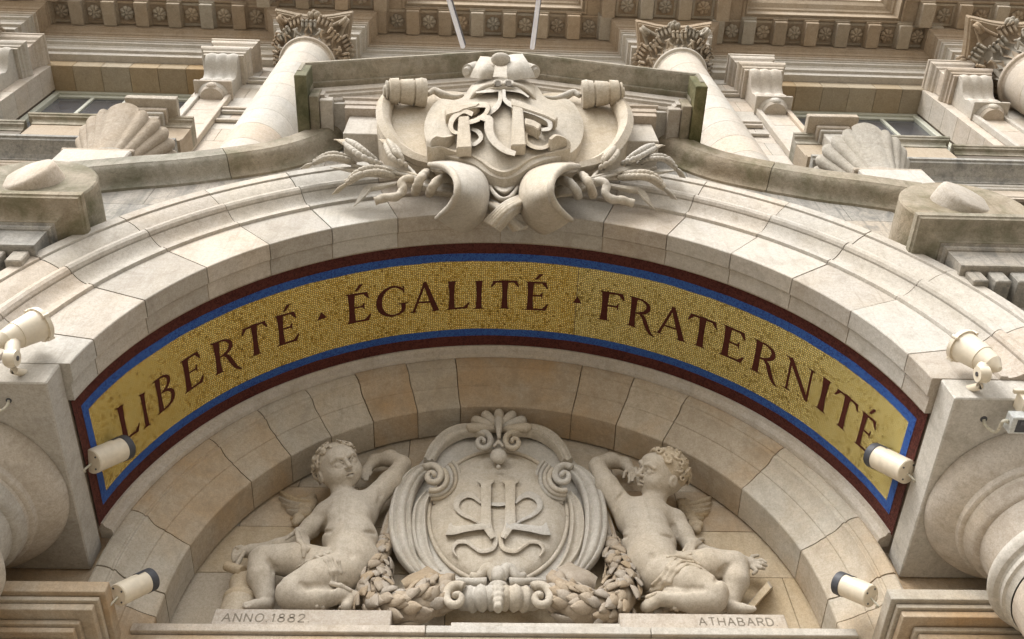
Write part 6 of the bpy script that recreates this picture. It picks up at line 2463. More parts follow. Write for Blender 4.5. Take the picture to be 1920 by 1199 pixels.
LEFT = dict(
    head=(648, 328, 0.28), fw=(0.30, 0.26, 0.92), up=(-0.28, 0.95), seed=3,
    chains=[
        [(660, 440, 0.20, 0.082), (680, 500, 0.17, 0.095)],
        [(690, 560, 0.16, 0.150), (705, 690, 0.17, 0.140), (690, 820, 0.16, 0.165)],
        [(580, 560, 0.14, 0.085), (690, 540, 0.15, 0.13), (800, 500, 0.16, 0.085)],
        [(815, 480, 0.18, 0.085), (905, 395, 0.21, 0.078), (968, 308, 0.19, 0.060)],
        [(968, 300, 0.19, 0.060), (905, 272, 0.15, 0.058), (825, 285, 0.12, 0.045), (785, 330, 0.13, 0.036)],
        [(570, 565, 0.14, 0.080), (505, 625, 0.13, 0.068), (425, 695, 0.12, 0.058)],
        [(425, 695, 0.12, 0.058), (330, 725, 0.13, 0.050), (200, 748, 0.13, 0.042), (150, 752, 0.14, 0.038)],
        [(600, 850, 0.15, 0.145), (430, 795, 0.20, 0.118), (262, 785, 0.22, 0.088)],
        [(245, 790, 0.21, 0.086), (243, 880, 0.20, 0.088), (268, 980, 0.16, 0.060), (272, 1015, 0.15, 0.050)],
        [(272, 1022, 0.16, 0.045), (215, 1025, 0.20, 0.036), (170, 1028, 0.22, 0.026)],
        [(670, 860, 0.18, 0.150), (530, 895, 0.24, 0.128), (400, 955, 0.26, 0.100)],
        [(395, 975, 0.25, 0.090), (520, 990, 0.24, 0.078), (640, 970, 0.22, 0.060), (720, 985, 0.19, 0.044)],
        [(700, 1000, 0.19, 0.046), (680, 1030, 0.20, 0.036)],
    ],
    ells=[(695, 560, 0.14, (0.205, 0.15, 0.17)), (700, 690, 0.15, (0.19, 0.15, 0.17)), (715, 810, 0.15, (0.185, 0.16, 0.18)), (640, 565, 0.24, (0.07, 0.05, 0.06)), (750, 550, 0.24, (0.07, 0.05, 0.06)), (700, 745, 0.24, (0.12, 0.08, 0.12))],
    cuts=[[(540, 655, 0, 0.008), (600, 645, 0, 0.006)], [(780, 650, 0, 0.006), (830, 655, 0, 0.008)],
          [(285, 800, 0, 0.010), (310, 840, 0, 0.014), (335, 905, 0, 0.014)],
          [(450, 915, 0, 0.008), (480, 930, 0, 0.014), (600, 930, 0, 0.014), (680, 925, 0, 0.010)], [(845, 500, 0, 0.008), (860, 460, 0, 0.012), (850, 430, 0, 0.006)],
          [(575, 600, 0, 0.008), (560, 640, 0, 0.012), (540, 690, 0, 0.010)],
          
          [(703, 762, 0, 0.012), (705, 770, 0, 0.012)], [(640, 590, -0.004, 0.004), (641, 592, -0.004, 0.004)]],
    digits=[[(150, 745, 0.15, 0.018), (112, 738, 0.16, 0.014), (100, 765, 0.17, 0.012)], [(150, 755, 0.15, 0.018), (105, 757, 0.17, 0.014), (98, 783, 0.17, 0.012)],
            [(150, 765, 0.15, 0.018), (108, 775, 0.17, 0.014), (104, 798, 0.16, 0.012)], [(145, 770, 0.14, 0.016), (120, 795, 0.15, 0.013), (122, 812, 0.14, 0.011)],
            [(165, 740, 0.15, 0.016), (140, 725, 0.17, 0.013), (118, 728, 0.18, 0.011)],
            [(785, 330, 0.14, 0.018), (765, 350, 0.16, 0.014), (762, 375, 0.17, 0.012)], [(790, 335, 0.14, 0.018), (778, 360, 0.16, 0.013), (775, 385, 0.17, 0.011)],
            [(795, 335, 0.14, 0.018), (790, 362, 0.15, 0.013), (788, 384, 0.16, 0.011)], [(780, 325, 0.14, 0.017), (756, 335, 0.17, 0.013), (752, 358, 0.18, 0.011)],
            [(800, 320, 0.14, 0.016), (806, 345, 0.14, 0.012), (800, 362, 0.14, 0.010)],
            [(175, 1025, 0.22, 0.014), (158, 1030, 0.23, 0.012)], [(175, 1018, 0.21, 0.013), (160, 1020, 0.22, 0.011)], [(180, 1034, 0.23, 0.012), (166, 1036, 0.24, 0.010)]],
    wing=dict(w=0.019, feathers=[[(500, 500, 0.04), (440, 495, 0.045), (380, 470, 0.04), (338, 436, 0.02)], [(500, 515, 0.035), (440, 512, 0.04), (385, 495, 0.035), (338, 470, 0.02)],
                         [(500, 530, 0.03), (440, 530, 0.035), (395, 520, 0.03), (350, 503, 0.02)], [(500, 545, 0.03), (450, 548, 0.03), (410, 545, 0.025), (375, 538, 0.015)],
                         [(505, 555, 0.03), (470, 570, 0.03), (430, 580, 0.025), (395, 575, 0.015)]],
              pad=[(515, 500), (490, 490), (465, 498), (500, 525), (478, 522), (455, 525), (485, 550), (460, 555), (435, 575), (450, 590), (425, 600), (505, 480)]),
    drape=[[(440, 640, 0.17, 0.020), (455, 690, 0.19, 0.024), (465, 740, 0.2, 0.020), (462, 775, 0.2, 0.012)], [(425, 640, 0.17, 0.016), (440, 700, 0.19, 0.018), (480, 745, 0.2, 0.014)],
           [(455, 645, 0.17, 0.016), (480, 690, 0.18, 0.018), (490, 735, 0.18, 0.012)], [(435, 640, 0.17, 0.018), (400, 665, 0.12, 0.014), (370, 690, 0.08, 0.010)],
           [(560, 760, 0.28, 0.012), (600, 790, 0.33, 0.014), (625, 850, 0.33, 0.014), (630, 900, 0.28, 0.012)], [(520, 775, 0.27, 0.010), (575, 800, 0.335, 0.012), (600, 855, 0.335, 0.012), (608, 910, 0.3, 0.010)],
           [(600, 755, 0.27, 0.010), (640, 800, 0.30, 0.012), (655, 860, 0.30, 0.012)], [(430, 830, 0.32, 0.008), (480, 800, 0.33, 0.010), (540, 775, 0.30, 0.010), (600, 755, 0.27, 0.010)],
           [(600, 915, 0.33, 0.014), (650, 925, 0.31, 0.016), (700, 950, 0.27, 0.016)],
           [(530, 1030, 0.30, 0.014), (560, 1050, 0.32, 0.018), (600, 1062, 0.32, 0.018), (640, 1050, 0.3, 0.016), (650, 1035, 0.28, 0.012)], [(560, 1035, 0.3, 0.014), (600, 1045, 0.32, 0.016), (630, 1035, 0.3, 0.012)]])

RIGHT = dict(
    head=(925, 362, 0.28), fw=(-0.80, 0.20, 0.56), up=(0.30, 0.95), seed=8,
    chains=[
        [(905, 455, 0.20, 0.082), (880, 515, 0.17, 0.095)],
        [(845, 590, 0.16, 0.150), (865, 710, 0.17, 0.140), (905, 835, 0.16, 0.165)],
        [(985, 590, 0.14, 0.085), (860, 575, 0.15, 0.13), (745, 535, 0.16, 0.085)],
        [(725, 515, 0.18, 0.088), (650, 410, 0.21, 0.080), (602, 318, 0.19, 0.062)],
        [(605, 305, 0.19, 0.062), (670, 285, 0.15, 0.058), (745, 300, 0.13, 0.045), (778, 340, 0.15, 0.036)],
        [(1000, 595, 0.14, 0.078), (1040, 660, 0.13, 0.068), (1090, 735, 0.12, 0.058)],
        [(1090, 735, 0.12, 0.058), (1200, 775, 0.12, 0.050), (1330, 800, 0.12, 0.042), (1395, 812, 0.13, 0.038)],
        [(1020, 865, 0.15, 0.145), (1170, 825, 0.20, 0.118), (1300, 815, 0.22, 0.090)],
        [(1312, 825, 0.21, 0.088), (1312, 900, 0.20, 0.086), (1288, 990, 0.16, 0.060), (1285, 1025, 0.15, 0.050)],
        [(1285, 1035, 0.16, 0.042), (1345, 1042, 0.19, 0.032), (1390, 1045, 0.20, 0.022)],
        [(940, 880, 0.18, 0.150), (1080, 915, 0.24, 0.128), (1195, 965, 0.26, 0.100)],
        [(1195, 995, 0.25, 0.088), (1080, 1003, 0.24, 0.076), (960, 985, 0.22, 0.060), (880, 1000, 0.19, 0.044)],
        [(885, 1012, 0.19, 0.046), (850, 1035, 0.20, 0.036)],
    ],
    ells=[(840, 590, 0.14, (0.205, 0.15, 0.17)), (865, 710, 0.15, (0.19, 0.15, 0.17)), (880, 820, 0.15, (0.185, 0.16, 0.18)), (790, 600, 0.24, (0.07, 0.05, 0.06)), (900, 605, 0.24, (0.07, 0.05, 0.06)), (880, 755, 0.24, (0.12, 0.08, 0.12))],
    cuts=[[(700, 690, 0, 0.008), (750, 672, 0, 0.006)], [(930, 665, 0, 0.006), (985, 680, 0, 0.008)],
          [(1212, 900, 0, 0.012), (1235, 860, 0, 0.014), (1262, 825, 0, 0.010)],
          [(1135, 940, 0, 0.010), (1060, 945, 0, 0.014), (960, 945, 0, 0.014), (890, 945, 0, 0.010)], [(690, 530, 0, 0.008), (700, 490, 0, 0.012), (735, 450, 0, 0.008)],
          [(990, 620, 0, 0.012), (1000, 660, 0, 0.010)],
          [(878, 770, 0, 0.012), (880, 778, 0, 0.012)], [(795, 625, -0.004, 0.004), (796, 627, -0.004, 0.004)]],
    digits=[[(1400, 805, 0.14, 0.018), (1440, 795, 0.16, 0.014), (1462, 805, 0.16, 0.012)], [(1400, 815, 0.14, 0.018), (1445, 812, 0.17, 0.014), (1466, 822, 0.16, 0.012)],
            [(1400, 825, 0.14, 0.018), (1440, 832, 0.17, 0.014), (1455, 838, 0.16, 0.012)], [(1395, 830, 0.14, 0.016), (1415, 850, 0.15, 0.013), (1400, 865, 0.14, 0.011)],
            [(1385, 795, 0.14, 0.016), (1395, 775, 0.15, 0.013), (1425, 770, 0.15, 0.011)],
            [(778, 340, 0.16, 0.018), (800, 325, 0.18, 0.014), (806, 345, 0.19, 0.012)], [(775, 350, 0.16, 0.018), (797, 345, 0.18, 0.013), (797, 368, 0.19, 0.011)],
            [(770, 358, 0.16, 0.018), (785, 365, 0.18, 0.013), (783, 388, 0.18, 0.011)], [(765, 360, 0.16, 0.017), (768, 380, 0.17, 0.013), (762, 398, 0.17, 0.011)],
            [(755, 330, 0.14, 0.016), (740, 350, 0.15, 0.012), (735, 372, 0.15, 0.010)],
            [(1385, 1042, 0.20, 0.014), (1408, 1044, 0.21, 0.012)], [(1385, 1036, 0.19, 0.013), (1405, 1037, 0.20, 0.011)]],
    wing=dict(w=0.020, feathers=[[(1020, 520, 0.04), (1090, 510, 0.045), (1150, 490, 0.04), (1184, 470, 0.02)], [(1030, 535, 0.035), (1090, 530, 0.04), (1145, 518, 0.035), (1186, 498, 0.02)],
                         [(1040, 550, 0.03), (1090, 548, 0.035), (1140, 542, 0.03), (1180, 528, 0.02)], [(1050, 565, 0.03), (1095, 565, 0.03), (1130, 562, 0.025), (1168, 555, 0.015)],
                         [(1055, 580, 0.03), (1090, 582, 0.03), (1115, 582, 0.025), (1145, 578, 0.015)]],
              pad=[(1030, 500), (1055, 495), (1040, 525), (1065, 520), (1090, 515), (1060, 550), (1085, 560), (1075, 580), (1100, 595), (1090, 615), (1120, 610), (1108, 635)]),
    drape=[[(1140, 690, 0.16, 0.018), (1100, 700, 0.19, 0.022), (1070, 735, 0.2, 0.022), (1055, 775, 0.2, 0.012)], [(1130, 705, 0.16, 0.014), (1095, 725, 0.19, 0.018), (1078, 765, 0.19, 0.012)],
           [(1110, 695, 0.18, 0.014), (1060, 720, 0.19, 0.014), (1040, 750, 0.19, 0.010)],
           [(890, 940, 0.30, 0.012), (950, 900, 0.33, 0.016), (985, 840, 0.33, 0.016), (1030, 800, 0.30, 0.014), (1090, 805, 0.28, 0.012)], [(910, 945, 0.30, 0.010), (975, 905, 0.34, 0.013), (1010, 850, 0.335, 0.013), (1060, 815, 0.31, 0.012), (1130, 835, 0.28, 0.010)],
           [(960, 780, 0.28, 0.012), (1010, 775, 0.28, 0.014), (1080, 790, 0.27, 0.014), (1130, 820, 0.26, 0.010)], [(880, 920, 0.30, 0.010), (930, 880, 0.33, 0.013), (960, 830, 0.33, 0.013), (1000, 785, 0.30, 0.012)],
           [(930, 940, 0.31, 0.012), (880, 950, 0.29, 0.014), (830, 965, 0.25, 0.018), (805, 960, 0.22, 0.016)], [(900, 965, 0.3, 0.012), (860, 985, 0.27, 0.014), (815, 990, 0.24, 0.014)],
           [(900, 1060, 0.30, 0.014), (940, 1045, 0.32, 0.016), (1000, 1040, 0.32, 0.014), (1015, 1050, 0.30, 0.012)], [(905, 1070, 0.3, 0.016), (950, 1075, 0.33, 0.018), (990, 1065, 0.32, 0.014)]])

cherub(ZL, LEFT, 'reclining cherub on the ANNO.1882. block, face turned outwards, holding a mallet', ZL(650, 1030, 0.2))
cherub(ZR, RIGHT, 'reclining cherub on the ATHABARD. block, face turned up towards the shield', ZR(1000, 1040, 0.2))

# mallet and jar beside the left cherub, open book beside the right one
p0, p1 = ZL(158, 752, 0.17), ZL(110, 838, 0.17)
t = thing('mallet', 'small stone mallet gripped in the fist of the left cherub', 'mallet', tuple(p1))
v, f = tube([(*p0, 0.014), (*(p0.lerp(p1, 0.6)), 0.015), (*p1, 0.018)], 8, 12)
mesh('handle', v, f, FIGURE, t, smooth=True, angle=50)
a, b = ZL(68, 824, 0.15), ZL(150, 852, 0.19)
v, f = join([ringed(a, b, 0.032, 0.036, 18)])
mesh('mallet_head', v, f, FIGURE, t, smooth=True, angle=50)
bp = ZL(130, 1030, 0.10)
t = thing('stone_jar', 'banded round stone jar behind the shin of the left cherub', 'jar', (bp.x, bp.y, 5.9))
cxj, cyj = bp.x, 1.72
zt = ZL(130, 860, 0.12).z
h = zt - 5.90
lathe('jar_body', [(0.02, 5.90), (0.095, 5.90), (0.105, 5.93), (0.11, 5.90 + h * 0.35), (0.105, 5.90 + h * 0.5)], cxj, cyj, FIGURE, t, n=36)
lathe('jar_rim', [(0.105, 5.90 + h * 0.5), (0.112, 5.90 + h * 0.53), (0.112, 5.90 + h * 0.57), (0.10, 5.90 + h * 0.6), (0.085, 5.90 + h * 0.68), (0.10, 5.90 + h * 0.82), (0.103, 5.90 + h * 0.86), (0.085, 5.90 + h * 0.9), (0.07, 5.90 + h), (0.0, 5.90 + h)], cxj, cyj, FIGURE, t, n=36)
bk = thing('stone_book', 'thick open stone book leaning behind the foot of the right cherub', 'book', tuple(ZR(1430, 1030, 0.1)))
for k in range(5):
    d = 0.03 + k * 0.028
    q = [ZR(1345 + k * 3, 1040, d), ZR(1385 + k * 3, 1040, d), ZR(1500 - k * 3, 930 + k * 2, d), ZR(1482 - k * 3, 898 + k * 2, d)]
    V = [tuple(p) for p in q] + [(p.x, p.y + 0.022, p.z) for p in q]
    mesh('page_block', V, [(0, 1, 2, 3), (4, 5, 6, 7), (0, 1, 5, 4), (1, 2, 6, 5), (2, 3, 7, 6), (3, 0, 4, 7)], FIGURE, bk)

# ================================================================== MONOGRAM SHIELD
mg = thing('monogram_shield', 'oval scroll-framed stone shield with the monogram H L between the two cherubs', 'shield', tuple(ZC_(748, 1000, 0.1)))
K = ZC_


def MX(x):
    return 1496 - x


def klift(x, y):
    u, v = (x - 748) / 352, (y - 575) / 335
    q = max(0.0, 1 - u * u - v * v)
    return 0.13 + 0.09 * math.sqrt(q)


n = 96
V, F = [], []
rings = 12
for k in range(rings + 1):
    f = k / rings
    for i in range(n):
        a = 2 * PI * i / n
        x = 748 + 352 * f * math.cos(a)
        y = 575 - 335 * f * math.sin(a)
        V.append(tuple(K(x, y, klift(x, y))))
for k in range(rings):
    for i in range(n):
        j = (i + 1) % n
        F.append((k * n + i, k * n + j, (k + 1) * n + j, (k + 1) * n + i))
mesh('oval_field', V, F, CARVE, mg, smooth=True, merge=True)
# backing mass so that the frame has body
V, F = [], []
ol = [(748, 110), (560, 130), (430, 210), (330, 320), (235, 450), (215, 620), (260, 760), (340, 870), (480, 960), (620, 990), (748, 1000)]
ol = ol + [(MX(x), y) for x, y in reversed(ol[1:-1])]
OO = catmull([(x, y, 0) for x, y in ol + [ol[0]]], 73)[:-1]
for dd in (0.13, 0.10, -0.01):
    for x, y, _ in OO:
        s_ = 1.0 if dd < 0.12 else 0.95
        V.append(tuple(K(748 + (x - 748) * s_, 560 + (y - 560) * s_, dd)))
for l in range(2):
    for i in range(72):
        F.append((l * 72 + i, l * 72 + (i + 1) % 72, (l + 1) * 72 + (i + 1) % 72, (l + 1) * 72 + i))
F.append(tuple(range(72)))
mesh('frame_core', V, F, CARVE, mg, smooth=True, angle=40)
# raised bead round the field
pts = []
for i in range(97):
    a = 2 * PI * i / 96
    pts.append((*K(748 + 356 * math.cos(a), 575 - 340 * math.sin(a), 0.145), 0.016))
v, f = tube(pts, 150, 8)
mesh('field_bead', v, f, CARVE, mg, smooth=True)

groove3 = [(-0.075, 0.05), (-0.078, -0.01), (-0.068, -0.035), (-0.050, -0.040), (-0.036, -0.022), (-0.028, -0.018), (-0.012, -0.045), (0.012, -0.055), (0.032, -0.042), (0.040, -0.020), (0.048, -0.026), (0.058, -0.040), (0.072, -0.036), (0.080, -0.01), (0.078, 0.05)]
groove2 = [(-0.055, 0.05), (-0.058, -0.01), (-0.046, -0.034), (-0.030, -0.036), (-0.020, -0.014), (-0.006, -0.006), (0.016, -0.010), (0.028, -0.034), (0.046, -0.036), (0.058, -0.01), (0.055, 0.05)]


def spiral(Z, cx, cy, r0, turns, a0, d0, d1, t0, t1, n=40, sgn=1):
    pts = []
    for i in range(n + 1):
        f = i / n
        a = a0 + sgn * turns * 2 * PI * f
        r = r0 * (1 - 0.86 * f)
        pts.append((*Z(cx + r * math.cos(a), cy - r * math.sin(a), d0 + (d1 - d0) * f), t0 + (t1 - t0) * f))
    return pts


for mir in (False, True):
    m_ = (lambda x: MX(x)) if mir else (lambda x: x)
    sg = -1 if mir else 1
    kk = lambda x, y, d: K(m_(x), y, d)
    # outer C scroll
    pth = [(*kk(388, 322, 0.20), 0.62), (*kk(330, 355, 0.20), 0.80), (*kk(278, 430, 0.19), 0.95), (*kk(250, 530, 0.18), 1.0), (*kk(248, 640, 0.17), 1.0), (*kk(270, 740, 0.16), 0.85), (*kk(312, 820, 0.14), 0.6), (*kk(352, 872, 0.12), 0.4)]
    v, f = band(pth, groove3, 60)
    mesh('side_scroll', v, f, CARVE, mg, smooth=True, angle=65)
    # second, inner leaf of the scroll
    pth = [(*kk(390, 450, 0.18), 0.5), (*kk(352, 520, 0.17), 0.8), (*kk(342, 620, 0.16), 0.95), (*kk(356, 720, 0.15), 0.9), (*kk(392, 800, 0.13), 0.7), (*kk(440, 860, 0.12), 0.5)]
    v, f = band(pth, groove2, 50)
    mesh('side_scroll', v, f, CARVE, mg, smooth=True, angle=65)
    # side volute with its flared shell
    v, f = tube(spiral(kk, 412, 362, 56, 1.35, PI * 0.75, 0.24, 0.30, 0.030, 0.016, sgn=-1), 60, 10)
    mesh('side_volute', v, f, CARVE, mg, smooth=True)
    for k in range(4):
        r = 70 + k * 22
        a0, a1 = -1.9 + 0.1 * k, 0.75
        pts = [(*kk(418 + r * 0.98 * math.cos(a0 + (a1 - a0) * i / 10), 368 - r * 0.92 * math.sin(a0 + (a1 - a0) * i / 10) + 6, 0.25 - 0.03 * k), 0.020 - 0.001 * k) for i in range(11)]
        v, f = tube(pts, 24, 8)
        mesh('volute_flute', v, f, CARVE, mg, smooth=True)
    # top scroll
    pth = [(*kk(392, 285, 0.17), 0.75), (*kk(430, 215, 0.18), 0.85), (*kk(490, 160, 0.19), 0.95), (*kk(560, 130, 0.20), 0.95), (*kk(630, 128, 0.21), 0.8), (*kk(690, 150, 0.22), 0.55)]
    v, f = band(pth, groove2, 44)
    mesh('top_scroll', v, f, CARVE, mg, smooth=True, angle=65)
    v, f = tube(spiral(kk, 668, 188, 50, 1.3, PI * 0.55, 0.22, 0.27, 0.028, 0.014, sgn=-1), 50, 10)
    mesh('top_volute', v, f, CARVE, mg, smooth=True)
    # bottom scrolls: fluted roll and volute
    pth = [(*kk(738, 985, 0.17), 0.06), (*kk(712, 985, 0.19), 0.088), (*kk(690, 985, 0.19), 0.072), (*kk(664, 988, 0.19), 0.090), (*kk(640, 990, 0.18), 0.073), (*kk(612, 994, 0.17), 0.088), (*kk(588, 997, 0.16), 0.07), (*kk(560, 1000, 0.14), 0.065), (*kk(535, 1002, 0.12), 0.04)]
    v, f = tube(pth, 36, 16)
    mesh('bottom_roll', v, f, CARVE, mg, smooth=True, angle=70)
    v, f = tube(spiral(kk, 532, 985, 66, 1.2, PI * 0.3, 0.26, 0.32, 0.032, 0.020, sgn=1), 50, 10)
    mesh('bottom_volute', v, f, CARVE, mg, smooth=True)
    # curling leaf above the roll
    pth = [(*kk(735, 900, 0.20), 0.035), (*kk(715, 850, 0.21), 0.045), (*kk(690, 838, 0.21), 0.04), (*kk(665, 865, 0.2), 0.035), (*kk(640, 880, 0.19), 0.03), (*kk(612, 868, 0.18), 0.02)]
    v, f = tube(pth, 24, 10)
    mesh('curling_leaf', v, f, CARVE, mg, smooth=True)
    pth = [(*kk(500, 905, 0.15), 0.015), (*kk(560, 900, 0.17), 0.022), (*kk(620, 905, 0.19), 0.026), (*kk(690, 905, 0.2), 0.03)]
    v, f = tube(pth, 18, 10)
    mesh('curling_leaf', v, f, CARVE, mg, smooth=True)
# shell on top
for k in range(7):
    a = PI * (0.5 + (k - 3) * 0.152)
    r = 98
    x0, y0 = 752, 128
    pts = [(*K(x0 + 12 * math.cos(a), y0 - 8 * math.sin(a), 0.20), 0.020), (*K(x0 + r * 0.6 * math.cos(a) * 1.25, y0 - r * 0.52 * math.sin(a), 0.23), 0.036), (*K(x0 + r * 1.42 * math.cos(a), y0 - r * 0.84 * math.sin(a), 0.24), 0.042), (*K(x0 + r * 1.55 * math.cos(a), y0 - r * 0.92 * math.sin(a), 0.22), 0.028)]
    v, f = tube(pts, 16, 12)
    mesh('shell_lobe', v, f, CARVE, mg, smooth=True)
B = Blob([K(700, 360, 0.3)[i] - 0.3 for i in range(3)], [K(800, 60, 0.1)[i] + 0.3 for i in range(3)], 0.009)
B.chain([(*K(752, 80, 0.26), 0.035), (*K(752, 130, 0.25), 0.022), (*K(752, 165, 0.25), 0.016)], 0.015)
B.ell(tuple(K(750, 262, 0.25)), (0.064, 0.05, 0.075), 0.01)
B.ell(tuple(K(750, 318, 0.25)), (0.020, 0.02, 0.022), 0.004)
B.chain([(*K(728, 210, 0.25), 0.012), (*K(750, 186, 0.26), 0.014), (*K(772, 210, 0.25), 0.012)], 0.005)
B.obj('pendant', CARVE, mg)
B = Blob([K(700, 1060, 0.4)[i] - 0.3 for i in range(3)], [K(800, 880, 0.1)[i] + 0.3 for i in range(3)], 0.009)
for k in range(5):
    B.ell(tuple(K(748, 925 + k * 28, 0.25)), (0.062 - 0.008 * k, 0.04, 0.03), 0.004)
    for s in (-1, 1):
        B.cap(tuple(K(748 + s * (10), 920 + k * 26, 0.28)), tuple(K(748 + s * (30 - 4 * k), 935 + k * 26, 0.27)), 0.010, 0.006, 0.003)
B.ell(tuple(K(748, 870, 0.22)), (0.05, 0.05, 0.07), 0.02)
B.obj('centre_drop', CARVE, mg)


# monogram in low relief
def kslab(name, P_, th=0.024, bev=0.004):
    n_ = len(P_)
    fr = [tuple(K(x, y, klift(x, y) + th)) for x, y in P_]
    bk = [tuple(K(x, y, klift(x, y) - 0.01)) for x, y in P_]
    bm = bmesh.new()
    vs = [bm.verts.new(p) for p in fr + bk]
    bm.faces.new(vs[:n_])
    bm.faces.new(list(reversed(vs[n_:])))
    for i in range(n_):
        bm.faces.new((vs[i], vs[(i + 1) % n_], vs[n_ + (i + 1) % n_], vs[n_ + i]))
    bmesh.ops.recalc_face_normals(bm, faces=bm.faces)
    bmesh.ops.triangulate(bm, faces=[q for q in bm.faces if len(q.verts) > 4])
    return from_bm(name, bm, CARVE, mg)


def krib(pts, th=0.026, name='monogram_stroke', n=36):
    P_ = catmull([(x, y, 0, w) for x, y, w in pts], n)
    rows = []
    for i in range(n):
        t = P_[min(i + 1, n - 1), :2] - P_[max(i - 1, 0), :2]
        t /= np.linalg.norm(t) + 1e-9
        nr = np.array([-t[1], t[0]])
        l, r, m2 = P_[i, :2] + nr * P_[i, 3] / 2, P_[i, :2] - nr * P_[i, 3] / 2, P_[i, :2]
        hl = lambda q, k: tuple(K(q[0], q[1], klift(q[0], q[1]) + k))
        rows += [hl(l, -0.01), hl(l, th * 0.8), hl(m2, th), hl(r, th * 0.8), hl(r, -0.01)]
    F_ = []
    for i in range(n - 1):
        for k in range(4):
            F_.append((i * 5 + k, i * 5 + k + 1, (i + 1) * 5 + k + 1, (i + 1) * 5 + k))
    F_ += [tuple(range(5)), tuple((n - 1) * 5 + k for k in range(5))]
    return mesh(name, rows, F_, CARVE, mg, smooth=True, angle=45)


for mir in (False, True):
    m_ = (lambda x: MX(x)) if mir else (lambda x: x)
    krib([(m_(x), y, w) for x, y, w in ((686, 382, 84), (686, 394, 80), (686, 406, 54), (686, 450, 50), (686, 540, 50), (686, 600, 54), (702, 640, 40), (722, 680, 26))], th=0.046, name='monogram_stem', n=44)
    krib([(m_(x), y, w) for x, y, w in ((490, 632, 70), (520, 640, 46), (580, 632, 34), (650, 622, 32), (708, 618, 34))], th=0.05, name='monogram_foot')
    krib([(m_(x), y, w) for x, y, w in ((660, 500, 14), (625, 468, 24), (585, 458, 32), (543, 483, 34), (536, 525, 26), (570, 560, 20), (615, 582, 16), (656, 606, 12))])
    krib([(m_(x), y, w) for x, y, w in ((712, 640, 14), (735, 680, 22), (722, 730, 24), (665, 748, 20), (625, 728, 18), (585, 700, 20), (535, 705, 20), (515, 740, 18), (535, 775, 8))])
kslab('monogram_bar', [(712, 498), (784, 498), (784, 514), (748, 518), (712, 514)])

# ================================================================== LAUREL GARLANDS
def leaf_mesh():
    V, F = [], []
    n_, m_ = 7, 4
    for i in range(n_ + 1):
        u = i / n_
        w = 0.30 * math.sin(PI * min(1, u * 0.93 + 0.05)) ** 0.8
        for j in range(m_ + 1):
            v = -1 + 2 * j / m_
            V.append((w * v, -0.16 * math.sin(PI * u) - 0.10 * (1 - abs(v)) - 0.12 * u * u, u))
    for i in range(n_):
        for j in range(m_):
            q = i * (m_ + 1) + j
            F.append((q, q + 1, q + m_ + 2, q + m_ + 1))
    o = len(V)
    V += [(x * 0.96, y + 0.07, z) for x, y, z in V]
    F += [tuple(o + i for i in reversed(q)) for q in F]
    for i in range(n_):
        for j in (0, m_):
            q = i * (m_ + 1) + j
            F.append((q, q + m_ + 1, o + q + m_ + 1, o + q))
    return V, F


leaf0 = [None]


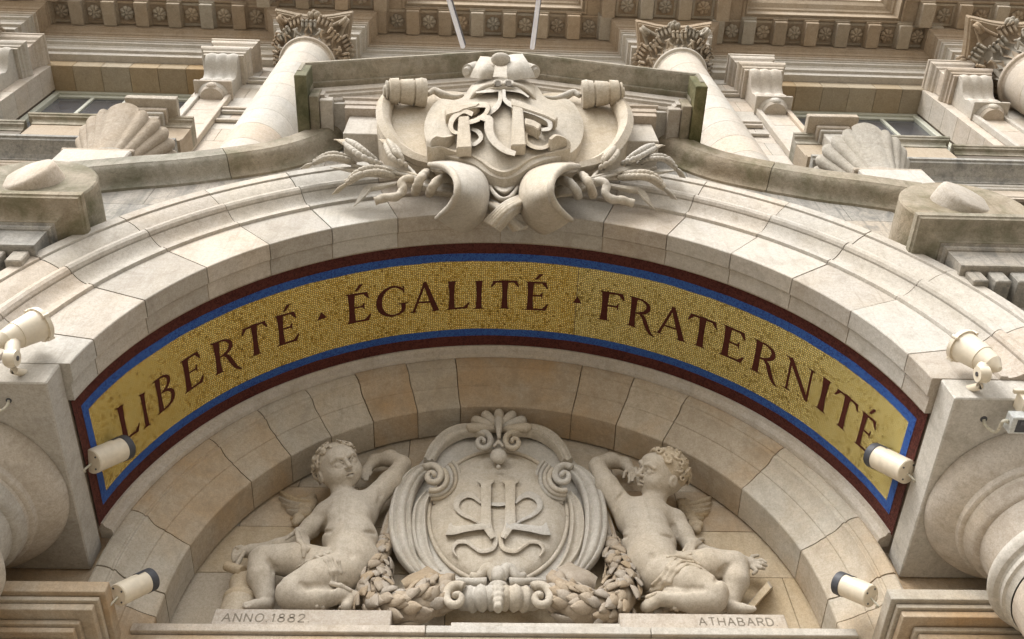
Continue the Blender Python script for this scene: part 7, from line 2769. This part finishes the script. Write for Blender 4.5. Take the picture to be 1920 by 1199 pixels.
def garland(mir, label, seed):
    rnd = random.Random(seed)
    g = lambda x, y, d: Vector(K(MX(x) if mir else x, y, d))
    t = thing('laurel_garland', label, 'garland', tuple(g(250, 1080, 0.2)), 'laurel garlands under the monogram shield')
    path = [(168, 690, 0.10, 0.030), (150, 770, 0.12, 0.058), (120, 860, 0.15, 0.082), (112, 950, 0.18, 0.098), (150, 1020, 0.20, 0.104), (228, 1048, 0.22, 0.106), (318, 1046, 0.23, 0.104), (395, 1008, 0.22, 0.094), (442, 950, 0.18, 0.072), (462, 900, 0.14, 0.05)]
    P_ = catmull([(*g(x, y, d), r) for x, y, d, r in path], 60)
    v, f = tube([tuple(p) for p in P_], 60, 14)
    mesh('garland_core', v, f, GARL, t, smooth=True)
    lv, lf = leaf_mesh()
    for i in range(148):
        f_ = 0.96 * (i + rnd.uniform(-0.3, 0.3)) / 148
        k = int(max(0, min(58, f_ * 59)))
        c, r = Vector(P_[k, :3]), P_[k, 3]
        d = Vector(P_[min(59, k + 1), :3] - P_[max(0, k - 1), :3]).normalized()
        a = rnd.uniform(-2.1, 2.1)
        front = Vector((0, -1, -0.35)).normalized()
        front = (front - d * front.dot(d)).normalized()
        side = d.cross(front)
        nrm = front * math.cos(a) + side * math.sin(a)
        tip = (d * (1 if f_ > 0.02 else 1) + nrm * rnd.uniform(0.05, 0.26) + side * rnd.uniform(-0.5, 0.5)).normalized()
        yv = -(nrm - tip * nrm.dot(tip)).normalized()
        xv = yv.cross(tip)
        L_ = rnd.uniform(0.095, 0.145) * (0.72 + 0.30 * r / 0.08)
        M = Matrix.Translation(c + nrm * r * 0.9 - tip * L_ * 0.35) @ Matrix((xv, yv, tip)).transposed().to_4x4() @ Matrix.Scale(L_, 4)
        if leaf0[0] is None:
            o = mesh('laurel_leaf', lv, lf, GARL, t, smooth=True)
            leaf0[0] = o
        else:
            o = leaf0[0].copy()
            SC.collection.objects.link(o)
            o.parent = t
        o.matrix_parent_inverse = Matrix()
        o.matrix_basis = Matrix.Translation(-t.location) @ M
    # berries
    for i in range(10):
        k = rnd.randint(14, 50)
        c = Vector(P_[k, :3]) + Vector((rnd.uniform(-0.05, 0.05), -P_[k, 3] * 1.1, rnd.uniform(-0.04, 0.05)))
        bm = bmesh.new()
        bmesh.ops.create_icosphere(bm, subdivisions=2, radius=0.017)
        for q in bm.verts:
            q.co += c
        from_bm('berry', bm, GARL, t, smooth=True)
    # gathered ribbon it hangs from
    for k in range(4):
        o_ = (k - 1.5) * 9
        v, f = tube([(*g(222 + o_ * 0.3, 500, 0.10), 0.008), (*g(195 + o_ * 0.8, 560, 0.11), 0.012), (*g(172 + o_, 640, 0.12), 0.014), (*g(165 + o_ * 1.2, 668, 0.12), 0.010)], 14, 8)
        mesh('ribbon_fold', v, f, GARL, t, smooth=True)
    v, f = tube([(*g(142, 678, 0.11), 0.014), (*g(165, 684, 0.15), 0.018), (*g(190, 676, 0.11), 0.014)], 10, 8)
    mesh('ribbon_tie', v, f, GARL, t, smooth=True)
    # broad leaf filling the top of the swag
    v, f = loft([[tuple(g(250, 900, 0.16)), tuple(g(290, 870, 0.18)), tuple(g(340, 850, 0.18)), tuple(g(385, 822, 0.15))],
                 [tuple(g(265, 925, 0.19)), tuple(g(320, 905, 0.24)), tuple(g(380, 880, 0.24)), tuple(g(430, 850, 0.18))],
                 [tuple(g(285, 960, 0.16)), tuple(g(350, 950, 0.21)), tuple(g(420, 920, 0.21)), tuple(g(480, 880, 0.15))]], 20, 12, thick=0.03)
    mesh('broad_leaf', v, f, GARL, t, smooth=True, angle=60)
    v, f = tube([(*g(375, 888, 0.235), 0.006), (*g(350, 905, 0.25), 0.012), (*g(325, 935, 0.24), 0.008)], 12, 8)
    mesh('leaf_slit', v, f, DARKST, t, smooth=True)  # dark raised stroke, its colour stands for the shade in a slit
    return t


garland(False, 'laurel leaf garland hanging in a loop beside the left cherub\'s hip', 21)
garland(True, 'laurel leaf garland hanging in a loop beside the right cherub\'s hip', 22)
